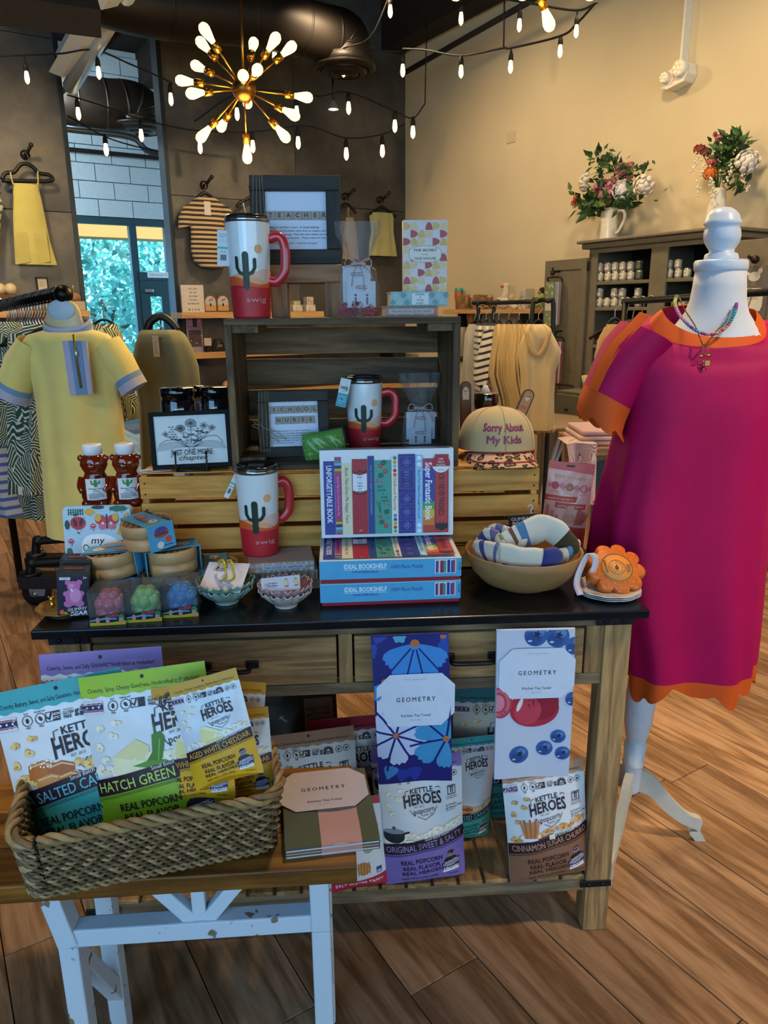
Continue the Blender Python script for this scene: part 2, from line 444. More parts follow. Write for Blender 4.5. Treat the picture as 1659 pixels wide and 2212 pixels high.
# ================================================================== THE ROOM
OAK = [(0,'#46301f'),(.35,'#77573c'),(.6,'#9a775a'),(1,'#b5967a')]
m_floor = wood('oak_floor',OAK,'y',1.3,.42,7,.25)
m_steel,nt,b,nd,ln = new_mat('dark_mill_steel')
v = coords(nd,ln,(1,1,1),True)
n1 = nd.new('ShaderNodeTexNoise'); n1.inputs['Scale'].default_value = 1.7; n1.inputs['Detail'].default_value = 7; n1.inputs['Roughness'].default_value = .62; ln.new(v,n1.inputs['Vector'])
r_ = ramp(nd,[(.25,'#35332f'),(.5,'#57534d'),(.62,'#6c655a'),(.8,'#8d7c60')]); ln.new(n1.outputs['Fac'],r_.inputs[0]); ln.new(r_.outputs[0],b.inputs['Base Color'])
b.inputs['Metallic'].default_value = .55
n2 = nd.new('ShaderNodeTexNoise'); n2.inputs['Scale'].default_value = 5; n2.inputs['Detail'].default_value = 5; ln.new(v,n2.inputs['Vector'])
mr = nd.new('ShaderNodeMapRange'); mr.inputs[3].default_value,mr.inputs[4].default_value = .34,.6; ln.new(n2.outputs['Fac'],mr.inputs[0]); ln.new(mr.outputs[0],b.inputs['Roughness'])
m_plaster = M('#cfbd98',.9,vary=.05,scale=1.5,bump=.15)
m_block = M('#a9bcc4',.9,vary=.05,scale=25,bump=.4)
m_dark = M('#15100c',.9,vary=.3,scale=6)
m_black = M('#0c0c0e',.45,vary=.2)
m_blackm = M('#101012',.35,.6,vary=.2)
m_duct = M('#4a4138',.38,.75,vary=.15,scale=4)
m_ductd = M('#1b1612',.5,.45,vary=.2,scale=4)
m_bronze = M('#2b4a55',.4,.3,vary=.1)
m_pine = wood('shelf_pine',[(0,'#8a5a2c'),(.5,'#b98a50'),(1,'#d8ac72')],'x',1.2,.6,6)
def rx_(x,y,z): return T()  # placeholder kept simple
# floor: every plank in view is a piece of its own
floor = struct(MB().box(-14,14,-6,14,-.06,-.012).build('floor',M('#3a2616',.8)))
PW,PL = .19,1.42
pm = MB(); e = .0012; h = .0014
pm.add([(-PW/2+e,-PL/2+e,-.012),(PW/2-e,-PL/2+e,-.012),(PW/2-e,PL/2-e,-.012),(-PW/2+e,PL/2-e,-.012),
  (-PW/2+e,-PL/2+e,-h),(PW/2-e,-PL/2+e,-h),(PW/2-e,PL/2-e,-h),(-PW/2+e,PL/2-e,-h),
  (-PW/2+2*e,-PL/2+2*e,0),(PW/2-2*e,-PL/2+2*e,0),(PW/2-2*e,PL/2-2*e,0),(-PW/2+2*e,PL/2-2*e,0)],
  [(0,1,5,4),(1,2,6,5),(2,3,7,6),(3,0,4,7),(4,5,9,8),(5,6,10,9),(6,7,11,10),(7,4,8,11),(8,9,10,11)])
pl0 = pm.build('plank',m_floor,floor); plm = pl0.data; bpy.data.objects.remove(pl0)
CI = CROT.transposed()
rn = random.Random(3); npl = 0
for i in range(-46,2):
 off = rn.random()*PL
 for j in range(-9,4):
  p = room(i*PW,j*PL + off - 1.0,0)
  if p.y < .5 or p.y > 9.2: continue
  ok = False
  for s in (-.5,-.25,0,.25,.5):
   q = CI @ (p + RN*PL*s - CAM); u,vv = 829.5 + FPX*q.x/-q.z,1106 - FPX*q.y/-q.z
   if -190 < u < 1860 and vv < 2420: ok = True
  if ok:
   o = place('plank',plm,floor,X=MTr(p) @ MRot(ROOM + (pi if rn.random() < .5 else 0),4,'Z')); npl += 1
def RB_(name,x0,x1,y0,y1,z0,z1,m,parent=None,bevel=0):
 """a box in room coordinates"""
 mb = MB().box(x0,x1,y0,y1,z0,z1)
 return mb.build(name,m,parent,bevel,X=RM if parent is None else None)
# right wall, with the ledger and beam that meet it
wall_right = struct(RB_('wall_right',0,.18,-14,.1,0,4.6,m_plaster))
zt = rt(876,120).z
RB_('electrical_cover_plate',-.008,0,*sorted((rt(1105,0).y,rt(1124,0).y)),rt(1114,306).z,rt(1114,283).z,M('#c8b793',.6),wall_right,.003)
cut = struct(RB_('ceiling',-14,.2,-14,5.2,4.5,4.6,m_dark))
for k,x in enumerate((-.16,-1.5,-2.9,-4.3,-5.7,-7.1)):
 RB_('ceiling_beam',x - .11,x + .11,-14,5.0,zt if k == 0 else 4.12,4.5,M('#241a12',.8,vary=.25,scale=5),cut)
for k in range(9):
 RB_('ceiling_joist',-14,-.28,-9.2 + k*1.25,-9.12 + k*1.25,4.3,4.5,M('#1c1510',.85,vary=.25,scale=5),cut)
# back wall of steel plates, with the gap that looks through to the far window
xl,xr = bk(160,420).x,bk(356,360).x
wall_back = struct(RB_('wall_back',-14,xl - .02,.04,.14,0,4.45,m_dark))
RB_('wall_core',xr + .02,0,.04,.14,0,4.45,m_dark,wall_back)
ys = bk(80,455).z
edges = [xl - 1.22*k for k in range(5)]
for k in range(4):
 for z0,z1 in ((0,ys),(ys,ys + 1.22),(ys + 1.22,4.4)):
  RB_('steel_panel',edges[k + 1] + .002,edges[k] - .002,0,.04,z0 + .002,z1 - .002,m_steel,wall_back,.002)
wd = -xr/2
for k in range(2):
 for z0,z1 in ((0,2.44),(2.44,4.4)):
  RB_('steel_panel',xr + wd*k + .002,xr + wd*(k + 1) - .002,0,.04,z0 + .002,z1 - .002,m_steel,wall_back,.002)
for x,s in ((xl,-1),(xr,1)):
 RB_('edge_trim',min(x,x + s*.035),max(x,x + s*.035),-.012,.15,0,4.4,M('#2c3338',.4,.5),wall_back,.002)
wall_left = struct(RB_('wall_left',-14.2,-14,-14,5.2,0,4.6,m_plaster))
wall_front = struct(RB_('wall_front',-14,.2,-14.2,-14,0,.5,m_plaster))
RB_('lintel',-14,.2,-14.2,-14,3.0,4.6,m_plaster,wall_front)
# the outside wall beyond the gap: painted blocks, shop window and door
D2 = 3.4
def fb(x,y): return bk(x,y,-D2)
zw = fb(270,482).z; xa,xb = fb(150,600).x - .8,fb(385,600).x + 1.2
wall_far = struct(RB_('wall_far',xa - 3,xb + 3,D2 + .06,D2 + .2,zw + .05,4.6,m_block))
bh = .2; bw = .41; nrow = int((4.5 - zw)/bh)
for r in range(nrow):
 for c in range(int((xb - xa)/bw)):
  x0 = xa + c*bw + (bw/2 if r % 2 else 0); z0 = zw + .06 + r*bh
  RB_('block',x0 + .004,x0 + bw - .004,D2,D2 + .06,z0 + .004,z0 + bh - .004,m_block,wall_far,.004)
RB_('side_wall',xb + .2,xb + 3,D2,D2 + .1,0,zw,m_block,wall_far); RB_('side_wall',xa - 3,xa - .2,D2,D2 + .1,0,zw,m_block,wall_far)
win = struct(RB_('window_1',xa - .2,xb + .2,D2 + .02,D2 + .12,zw - .02,zw + .06,m_bronze))
for px in (166,297,372):
 x = fb(px,600).x; RB_('mullion',x - .045,x + .045,D2 + .02,D2 + .12,0,zw,m_bronze,win,.004)
RB_('window_pane',xa - .2,xb + .2,D2 + .065,D2 + .071,.05,zw - .02,film('#d8f2ff',.02),win)
dx0,dx1 = fb(305,640).x,fb(366,640).x; zd = fb(330,588).z
door = struct(RB_('door_1',dx0,dx1,D2 + .0,D2 + .06,zd - .1,zd,m_bronze))
for x0,x1,z0,z1 in ((dx0,dx0 + .12,0,zd - .1),(dx1 - .1,dx1,0,zd - .1),(dx0 + .12,dx1 - .1,0,.25),(dx0 + .12,dx1 - .1,zd - .3,zd - .1)):
 RB_('door_rail',x0,x1,D2 + .005,D2 + .055,z0,z1,m_bronze,door,.004)
p = Print(lambda u,v,o: (u,-o,v)); p.rect(-.14,-.035,.14,.035,'#c9dbe4'); p.text('THIS DOOR TO',0,0,.03,'#56707c',w=.24,bold=.01)
o = p.build(door,'door_notice'); o.matrix_local = MTr((RMI @ RM @ Vector((fb(342,594).x,D2 - .002,fb(342,594).z))))
RB_('door_pull',dx0 + .05,dx0 + .16,D2 - .03,D2,zd - .25,zd - .21,M('#aeb9be',.3,.8),door,.008)
lamp_b = RB_('far_conduit',bk(130,330,-D2 + .1).x,xb + .2,D2 - .06,D2 - .03,fb(250,332).z - .03,fb(250,332).z + .012,m_dark,wall_far)
# outside: paving, orange fascia of the building opposite, tree
tag(RB_('orange_canopy',xa - 2,xb + 2,D2 + 4.0,D2 + 4.5,bk(270,514,-D2 - 4).z,bk(270,514,-D2 - 4).z + 1.0,M('#f09a4c',.8)),'orange stucco canopy edge seen above the far window glass','canopy')
struct(RB_('ground_outside',xa - 14,xb + 14,D2 + .2,D2 + 26,-.08,-.02,M('#a9b0b0',.9)))
def tree(px,py,d,rad,hgt,label,seed,col,nl=5200):
 c = RM @ bk(px,py,-d); base = Vector((c.x,c.y,0))
 t = thing('garden_tree',label,'tree',base,0,'trees outside the far window')
 rn = random.Random(seed); zc = c.z
 tr = MB()
 tr.tube([(0,0,-.05),(.05,0,zc*.5),(-.06,.03,zc)],[.11,.08,.04],8)
 for k in range(7):
  a = rn.random()*6.28; tr.tube([(0,0,zc*.5),(rad*.4*cos(a),rad*.4*sin(a),zc*.8),(rad*.7*cos(a),rad*.7*sin(a),zc + rad*.4*rn.uniform(-1,1))],[.05,.03,.012],6)
 tr.build('trunk',M('#6d5a45',.9),t)
 lf = MB()
 for k in range(nl):
  a,bb = rn.random()*6.28,math.asin(rn.uniform(-1,1)); q = rad*(rn.random() ** .35)*(1 + .22*sin(3*a)*cos(4*bb))
  p = Vector((q*cos(a)*cos(bb),q*sin(a)*cos(bb),zc + hgt*q/rad*sin(bb)))
  u = Vector((rn.gauss(0,1),rn.gauss(0,1),rn.gauss(0,1))).normalized(); v2 = u.orthogonal().normalized(); s = rn.uniform(.05,.12)
  lf.add([p - u*s,p + v2*s*.5,p + u*s,p - v2*s*.5],[(0,1,2,3)],rn.randint(0,2))
 lf.build('foliage',[M(c_,.7,vary=.2) for c_ in col],t,kind='stuff')
tree(225,640,9.6,1.7,2.1,'leafy pale green tree outside the left pane of the far window',1,['#8fd8c8','#b4ead8','#5ab8a8'],3600)
tree(362,640,13.5,1.8,1.7,'smaller green tree outside the door beside the far window',2,['#8ad0a8','#b4e8c0','#5fb098'],2600)
tree(200,830,17.0,3.0,.9,'low bushy green shrub under the tree outside the window',3,['#80c890','#a8e0a8','#5fb080'],2200)
# ------------------------------------------------------------------ ducts, pipes and truss
def duct(name,label,pts,r,disc,m,rd,d):
 """spiral duct: pts are pixels on the plane d before the back wall"""
 P = [bk(x,y,d) for x,y in pts]; base = RM @ P[-1]
 t = thing(name,label,'duct',base,ROOM); O = P[-1]
 sp = smooth(P,8)
 L = [q - O for q in sp]
 MB().tube(L,r,22).build('duct_body',m,t)
 for k in range(3,len(L) - 1,6):
  tt = (L[k + 1] - L[k - 1]).normalized()
  MB().tube([L[k] - tt*.008,L[k] + tt*.008],r*1.012,22).build('duct_seam',m,t)
 for k,(f0,zz) in enumerate(((1,0),(.72,-.025),(.44,-.04))):
  MB().lathe([(rd*f0,zz),(rd*f0*1.0,zz - .012),(rd*(f0 - .2),zz - .03),(rd*(f0 - .2),zz)],28).build('diffuser_ring',m,t)
 MB().cyl((0,0,.0),(0,0,.06),r*.98,rd*.9,22).build('diffuser_neck',m,t)
 return t
duct('spiral_duct','dark bronze round duct crossing above the chandelier with a round diffuser',[(150,-38),(330,12),(560,38),(690,72),(738,84),(745,110),(744,145)],.19,0,m_ductd,.24,1.2)
duct('spiral_duct','grey round duct with elbow and diffuser above the far window',[(60,205),(150,217),(230,227),(280,230),(303,243),(306,262),(305,275)],.24,0,m_duct,.33,-1.8)
t = thing('roof_truss','pale steel roof strut and round pipe slanting down at upper left','truss',RM @ bk(150,190,.5),0)
def rel(o,P): return (o.matrix_world.inverted() if False else MTr(-Vector(o.location))) @ Vector(P)
def W(o,x,y,d): return RM @ bk(x,y,d) - Vector(o.location)
MB().tube([W(t,290,-40,1.5),W(t,152,188,.3)],.055,14).build('round_pipe',M('#cfdbe2',.3,.5),t)
for (x0,y0,x1,y1,wd_) in ((252,-40,132,160,.085),(215,-40,128,118,.03)):
 a_,b_ = W(t,x0,y0,1.6),W(t,x1,y1,.4)
 dv = (b_ - a_).normalized(); up = Vector((0,0,1)); sd = dv.cross(up).normalized()
 MB().loft([(a_,sd*wd_,dv.cross(sd)*.02),(b_,sd*wd_,dv.cross(sd)*.02)],4,smooth=False).build('steel_angle',M('#dfe9ee',.5,.2),t)
t = thing('dark_beam','dark timber beam crossing the top left corner','beam',RM @ bk(100,20,2.2),0)
a_,b_ = W(t,-60,-8,2.2),W(t,212,30,2.2)
dv = (b_ - a_).normalized(); sd = dv.cross(Vector((0,0,1))).normalized(); uu = dv.cross(sd)
MB().loft([(a_,sd*.06,uu*.11),(b_,sd*.06,uu*.11)],4,smooth=False).build('timber',m_dark,t)
MB().tube([W(t,30,40,2.1),W(t,95,45,2.1)],.012,6).build('rod',m_black,t)
MB().tube([W(t,90,50,2.1),W(t,112,32,2.1)],.012,6).build('rod',m_black,t)
t = thing('wall_conduit','bent steel conduit crossing in front of the far window wall','conduit',RM @ bk(250,300,-1.2),0)
MB().tube(smooth([W(t,100,268,-1.2),W(t,150,279,-1.2),W(t,282,296,-1.2),W(t,325,328,-1.2),W(t,420,336,-1.2)],6),.03,8).build('pipe',M('#74818a',.4,.7),t)
MB().tube([W(t,128,205,-.6),W(t,270,55,.8)],.02,6).build('brace',m_dark,t)
# the long slim pipe under the beam by the right wall
t = thing('slim_pipe','slim dark pipe running parallel to the right wall near the ceiling','pipe',RM @ rt(876,156,.4),0)
MB().tube([(0,0,0),RM @ rt(1150,0,.4) - Vector(t.location),RM @ rt(1300,-88,.4) - Vector(t.location)],.022,8).build('pipe',m_dark,t)
# emergency light with its surface conduit
P = rt(1470,166,.05)
t = thing('emergency_light','white twin-head emergency light on the beige wall with a conduit above','emergency light',RM @ P,ROOM - pi/2)
s = mpp(RM @ P); m_white = M('#ded8c8',.5)
MB().prism([(x*s,z*s) for x,z in ((-36,-16),(-20,-22),(22,-15),(30,0),(24,22),(-8,18),(-30,8))],-.05,.045).build('housing',m_white,t,.006)
for x,z,w_ in ((-22,0,12),(14,10,17)):
 hd = MB().cyl((x*s,-.05,z*s),(x*s,-.085,z*s),w_*s,w_*s*.92,20).build('lamp_head',m_white,t,.003)
 g = MB()
 for a in range(7):
  q = (0,0) if a == 0 else (.58*cos(a),.58*sin(a))
  g.ball((x*s + q[0]*w_*s,-.086,z*s + q[1]*w_*s),w_*s*.27,w_*s*.12,w_*s*.27,8)
 g.build('led_lens',M('#fff2cf',.3),hd)
MB().box(-2*s,4*s,-.02,.05,20*s,2.2).build('conduit',m_white,t,.003)
MB().ball((-4*s,-.052,-8*s),.006,n=8).build('indicator',M('#ff4a30',.4,emit=2),t)
# ================================================================== TABLE, BENCH, CRATES
TYAW = R(3.65)
TZ = .858
TBL = MTr((-.077,1.43,0)) @ MRot(TYAW,4,'Z')
TBI = TBL.inverted()
TNx = TBL.to_3x3() @ Vector((0,1,0))
def tf(x,y,d=0.0):                          # pixel -> table coordinates on the plane d behind its front edge
 return TBI @ hit(x,y,TBL @ Vector((0,d,0)),TNx)
def tz(x,y,Z=TZ): return TBI @ atZ(x,y,Z)
def tw(x,y,z): return TBL @ Vector((x,y,z))
def tthing(name,label,cat,loc,rz=0,group=None,rot=None):   # a thing placed in table coordinates
 return thing(name,label,cat,TBL @ Vector(loc),TYAW + rz,group,rot)
AGED = [(0,'#46331f'),(.3,'#7c5d3a'),(.55,'#a07a4e'),(.8,'#ba9562'),(1,'#c8aa7c')]
m_agx = wood('aged_pine_x',AGED,'x',1.6,.65,8,.45); m_agz = wood('aged_pine_z',AGED,'z',1.6,.65,8,.45); m_agy = wood('aged_pine_y',AGED,'y',1.6,.65,8,.45)
m_grx = wood('weathered_pine_x',[(0,'#3c3025'),(.4,'#6b5842'),(.7,'#8a765a'),(1,'#a08b6d')],'x',1.6,.7,8,.45)
m_top = M('#17181c',.26,.35,vary=.25,scale=14)
t = tthing('console_table','rustic pine console table with black top, two drawers and slatted shelf','table',(0,0,0))
DEP = .63; HW = .645; LX = HW - .025; AZ = .672
MB().box(-HW,HW,0,DEP,TZ - .02,TZ).build('tabletop',m_top,t,.003)
for sx in (-1,1):
 for y0 in (.025,DEP - .085):
  MB().box(min(sx*LX,sx*(LX - .06)),max(sx*LX,sx*(LX - .06)),y0,y0 + .06,0,TZ - .02).build('leg',m_agz,t,.003)
 MB().box(min(sx*(LX - .01),sx*(LX - .03)),max(sx*(LX - .01),sx*(LX - .03)),.085,DEP - .085,AZ,TZ - .02).build('side_panel',m_agy,t,.002)
 MB().box(min(sx*(LX - .01),sx*(LX - .04)),max(sx*(LX - .01),sx*(LX - .04)),.085,DEP - .085,.12,.16).build('side_rail',m_agy,t,.002)
X0 = LX - .06
MB().box(-X0,X0,.03,.05,TZ - .045,TZ - .02).build('top_rail',m_grx,t,.002)
MB().box(-X0,X0,.03,.05,AZ,AZ + .026).build('bottom_rail',m_grx,t,.002)
MB().box(-X0,X0,DEP - .05,DEP - .03,AZ,TZ - .02).build('back_panel',m_agx,t,.002)
MB().box(-X0,X0,.052,DEP - .052,AZ + .02,AZ + .03).build('drawer_bottom',m_agx,t)
xm0,xm1 = tf(732,1440,.03).x,tf(762,1440,.03).x; xr0 = tf(1258,1410,.03).x
MB().box(xm0,xm1,.03,.05,AZ + .026,TZ - .045).build('centre_stile',m_agz,t,.002)
MB().box(xr0 + .006,X0,.03,.05,AZ + .026,TZ - .045).build('end_stile',m_agz,t,.002)
MB().box(-X0,-xr0 - .006 - .02,.03,.05,AZ + .026,TZ - .045).build('end_stile',m_agz,t,.002)
for x0,x1,hx in ((-xr0 - .02,xm0 - .004,tf(490,1440,0).x),(xm1 + .004,xr0,tf(1022,1425,0).x)):
 dr = MB().box(x0,x1,.024,.048,AZ + .03,TZ - .048).build('drawer',m_agx,t,.003)
 hz = .755
 MB().tube(smooth([(hx - .048,.02,hz),(hx - .046,0,hz),(hx - .036,-.012,hz),(hx + .036,-.012,hz),(hx + .046,0,hz),(hx + .048,.02,hz)],4),.0055,8).build('handle',m_black,dr)
 for s in (-1,1): MB().box(hx + s*.05 - .014,hx + s*.05 + .014,.019,.025,hz - .009,hz + .009).build('handle_plate',m_black,dr,.002)
def bracket(par,x0,x1,z0,z1,y):
 br = MB().box(x0,x1,y - .004,y,z0,z1).build('corner_bracket',M('#15171d',.5,.4),par,.0015)
 for x in (x0 + .022,x1 - .022): MB().cyl((x,y - .007,(z0 + z1)/2),(x,y - .004,(z0 + z1)/2),.006,n=6).build('bolt',M('#22242b',.4,.6),br)
bracket(t,LX - .082,LX + .001,TZ - .042,TZ - .022,.025); bracket(t,-LX - .001,-LX + .082,TZ - .042,TZ - .022,.025)
bracket(t,LX - .076,LX + .001,.132,.149,.025); bracket(t,-LX - .001,-LX + .076,.132,.149,.025)
MB().box(-X0,X0,.032,.057,.115,.15).build('shelf_rail',m_grx,t,.002)
MB().box(-X0,X0,DEP - .057,DEP - .032,.115,.15).build('shelf_rail',m_grx,t,.002)
ns = 18; sw = 2*X0/ns
for k in range(ns):
 MB().box(-X0 + k*sw + .004,-X0 + (k + 1)*sw - .004,.03,DEP - .03,.15,.162).build('shelf_slat',m_agy,t,.002)
SZ = .162
# ------------------------------------------------------------------ low bench with white trestle legs
BZ = .58
pa,pb = atZ(0,1918,BZ),atZ(771,1872,BZ)
byaw = math.atan2(pb.y - pa.y,pb.x - pa.x)
BMX = MTr((pb.x,pb.y,0)) @ MRot(byaw,4,'Z'); BMI = BMX.inverted()
BNy = BMX.to_3x3() @ Vector((0,1,0))
def bz(x,y,Z=BZ): return BMI @ atZ(x,y,Z)
def bf(x,y,d=0.0): return BMI @ hit(x,y,BMX @ Vector((0,d,0)),BNy)
def bthing(name,label,cat,loc,rz=0,group=None): return thing(name,label,cat,BMX @ Vector(loc),byaw + rz,group)
t = bthing('plank_bench','brown plank bench with chipped white trestle legs in the foreground','bench',(0,0,0))
BD = .29; m_bench = wood('bench_pine',[(0,'#2e1806'),(.4,'#5f3a14'),(.7,'#85571f'),(1,'#a3722f')],'x',1.5,.42,8,.3)
for k in range(3):
 MB().box(-1.0,0,BD/3*k + .0008,BD/3*(k + 1) - .0008,BZ - .034,BZ).build('top_plank',m_bench,t,.003)
m_wp,nt,b,nd,ln = new_mat('chipped_white_paint')
v = coords(nd,ln,(1,1,1),True); n1 = nd.new('ShaderNodeTexNoise'); n1.inputs['Scale'].default_value = 26; n1.inputs['Detail'].default_value = 6; ln.new(v,n1.inputs['Vector'])
r_ = ramp(nd,[(.0,'#c6d2de'),(.63,'#c2cedb'),(.65,'#7d6a56'),(1,'#6b5843')]); ln.new(n1.outputs['Fac'],r_.inputs[0]); ln.new(r_.outputs[0],b.inputs['Base Color']); b.inputs['Roughness'].default_value = .6
def beam(par,name,a,b_,w_,d_,m,ref=Vector((0,1,0))):
 a,b_ = Vector(a),Vector(b_); dv = (b_ - a).normalized(); sd = dv.cross(ref).normalized(); dd = sd.cross(dv)
 q = 2 ** .5; u,v_ = (sd*w_ + dd*d_)/2,(dd*d_ - sd*w_)/2
 return MB().loft([(a,u,v_),(b_,u,v_)],4,smooth=False).build(name,m,par,.003)
zb = BZ - .034
for side in (0,1):
 xo = bf(165,2100,.05).x if side == 0 else bf(697,2080,.05).x
 xtop = bf(112,1960,.05).x if side == 0 else bf(690,1930,.05).x
 zk = bf(160,2030,.05).z
 for yy in (.05,BD - .06):
  beam(t,'upper_leg',(xtop,yy,zb),(xo,yy,zk),.034,.04,m_wp)
  beam(t,'leg',(xo,yy,zk),(xo,yy,0),.034,.04,m_wp)
 beam(t,'foot_brace',(xo,.05,zk - .02),(xo,BD - .06,.1),.03,.03,m_wp,Vector((1,0,0)))
 MB().box(xtop - .02,xtop + .02,.03,BD - .04,zb - .02,zb).build('bearer',m_wp,t,.003)
xs,xe = bf(165,2100,.05).x,bf(697,2080,.05).x; zr = bf(430,1998,.05).z
MB().box(xs,xe,.035,.07,zr - .018,zr + .018).build('stretcher',m_wp,t,.003)
xc = bf(432,1970,.05).x
beam(t,'brace',(xc - .012,.052,zr + .015),(bf(318,1943,.05).x,.052,zb),.026,.024,m_wp)
beam(t,'brace',(xc + .012,.052,zr + .015),(bf(540,1935,.05).x,.052,zb),.026,.024,m_wp)
beam(t,'brace',(xc,.052,zr + .015),(xc,.052,zb),.024,.022,m_wp)
# ------------------------------------------------------------------ crates
PINE = [(0,'#744619'),(.35,'#aa7630'),(.6,'#ca9346'),(1,'#e0b064')]
m_crx = wood('crate_pine_x',PINE,'x',1.3,.6,7,.3); m_crz = wood('crate_pine_z',PINE,'z',1.3,.6,7,.3)
CY = .30; CZ = .257
xa_ = tf(297,1025,CY).x; xb_ = tf(1168,1006,CY).x; xmid = (xa_ + xb_)/2
def crate(label,x0,x1):
 t = tthing('slatted_crate',label,'crate',((x0 + x1)/2,CY,TZ),0,'pale pine crates on the table'); hw = (x1 - x0)/2 - .002; D = .30
 for k in range(4):
  z0 = .003 + k*.0645
  for y0 in (0,D - .009):
   sl = MB().box(-hw,hw,y0,y0 + .009,z0,z0 + .053).build('slat',m_crx,t,.0015)
   if y0 == 0:
    for sx in (-1,1):
     for dz in (.012,.038): MB().cyl((sx*(hw - .012),-.001,z0 + dz),(sx*(hw - .012),.001,z0 + dz),.0022,n=6).build('staple',m_black,sl)
 for sx in (-1,1):
  MB().box(min(sx*(hw - .002),sx*(hw - .017)),max(sx*(hw - .002),sx*(hw - .017)),.009,D - .009,.003,.253).build('end_board',m_crz,t,.002)
 for k in range(4):
  MB().box(-hw + .017,hw - .017,.012 + k*.07,.012 + k*.07 + .062,.003,.012).build('bottom_slat',m_crx,t,.001)
 for k in range(3):                                      # loose boards closing the top, which carry the display
  MB().box(-hw + .001,hw - .001,.011 + k*.094,.011 + k*.094 + .088,.2545,.2575).build('top_board',m_crx,t,.001)
 return t
crate('pale pine slatted crate on the table under the open book picture',xa_,xmid)
crate('pale pine slatted crate on the table under the beige cap',xmid,xb_)
CT = TZ + .258                               # level of the crates' top
# grey-brown crate standing on its side on top of them
GREY = [(0,'#1f140c'),(.35,'#46331f'),(.65,'#695133'),(1,'#8d7249')]
m_gx = wood('stained_crate_x',GREY,'x',1.3,.65,7,.35); m_gy = wood('stained_crate_y',GREY,'y',1.3,.65,7,.35)
GY = .31; g0 = tf(492,850,GY).x; g1 = tf(993,850,GY).x; gh = tf(740,686,GY).z - CT; gw = (g1 - g0)/2; GD = .27
t = tthing('stained_crate','dark stained wooden crate standing on its side with the open face forward','crate',((g0 + g1)/2,GY,CT))
for k in range(3):
 y0 = k*GD/3
 MB().box(-gw,gw,y0 + .001,y0 + GD/3 - .001,gh - .015,gh).build('top_slat',m_gx,t,.0015)
 MB().box(-gw,gw,y0 + .001,y0 + GD/3 - .001,0,.012).build('bottom_slat',m_gx,t,.0015)
for sx in (-1,1):
 for k in range(3):
  y0 = k*GD/3
  MB().box(min(sx*gw,sx*(gw - .017)),max(sx*gw,sx*(gw - .017)),y0 + .001,y0 + GD/3 - .001,.012,gh - .015).build('side_slat',wood('stained_crate_z',GREY,'z',1.3,.65,7,.35),t,.0015)
 MB().prism([(sx*(gw - .017),gh - .015),(sx*(gw - .075),gh - .015),(sx*(gw - .075),gh - .032),(sx*(gw - .017),gh - .032)],.012,GD - .02).build('corner_batten',m_gy,t,.0015)
 MB().prism([(sx*(gw - .017),.012),(sx*(gw - .075),.012),(sx*(gw - .075),.029),(sx*(gw - .017),.029)],.012,GD - .02).build('corner_batten',m_gy,t,.0015)
sh = (gh - .03)/4
for k in range(4):
 MB().box(-gw + .017,gw - .017,GD - .012,GD - .001,.016 + k*sh,.016 + (k + 1)*sh - .012).build('back_slat',m_gx,t,.0015)
GT = CT + gh                                 # level of its top
GF = CT + .012                               # its inner floor
def crate_x(px,py,d): return tf(px,py,d).x
# ================================================================== POUCHES, BASKET, TOWELS
INK = '#2a1622'
def pouch_map(W,H,T_,seed=0,flat_top=.10):
 rn = random.Random(seed); ph = [rn.random()*6.28 for _ in range(4)]
 prof = [(0,.55),(.06,.8),(.25,1),(.5,.85),(.75,.45),(1 - flat_top,.08),(1,.02)]
 def y(u,v):
  q = max(0,1 - abs(2*u) ** 2.6); k = interp(prof,v)
  wr = .0014*sin(9*u + 7*v + ph[0])*sin(11*v + ph[1]) + 0.0008*sin(15*u - 13*v + ph[2])
  return T_/2*k*q + wr*q*(1 if v < .9 else .3)
 def side(v): return 1 - .018*sin(pi*min(1,v*1.2)) - .02*max(0,(.05 - v)/.05)
 def front(x,z,o): u,v = x/W,z/H; return (x*side(v),-y(u,v) - o,z - .012*(1 - (2*u) ** 2)*max(0,1 - v*6)*-1 if v < .16 else z)
 def back(x,z,o): u,v = x/W,z/H; return (x*side(v),y(u,v) + o,z)
 return front,back
def kernel(p,u,v,r,seed,tone=0):
 rn = random.Random(seed); cs = [('#efe3c6','#f8f0dc','#d9bf8c'),('#dcae5e','#ecc987','#b87d35'),('#c98f4f','#e2b377','#94602c')][tone]
 for k in range(4):
  a = rn.random()*6.28; p.ell(u + r*.55*cos(a),v + r*.5*sin(a),r*rn.uniform(.5,.75),r*rn.uniform(.45,.65),cs[k % 2],9)
 p.ell(u + r*.1,v - r*.15,r*.3,r*.2,cs[2],8); p.ell(u - r*.2,v + r*.2,r*.34,r*.26,cs[1],8)
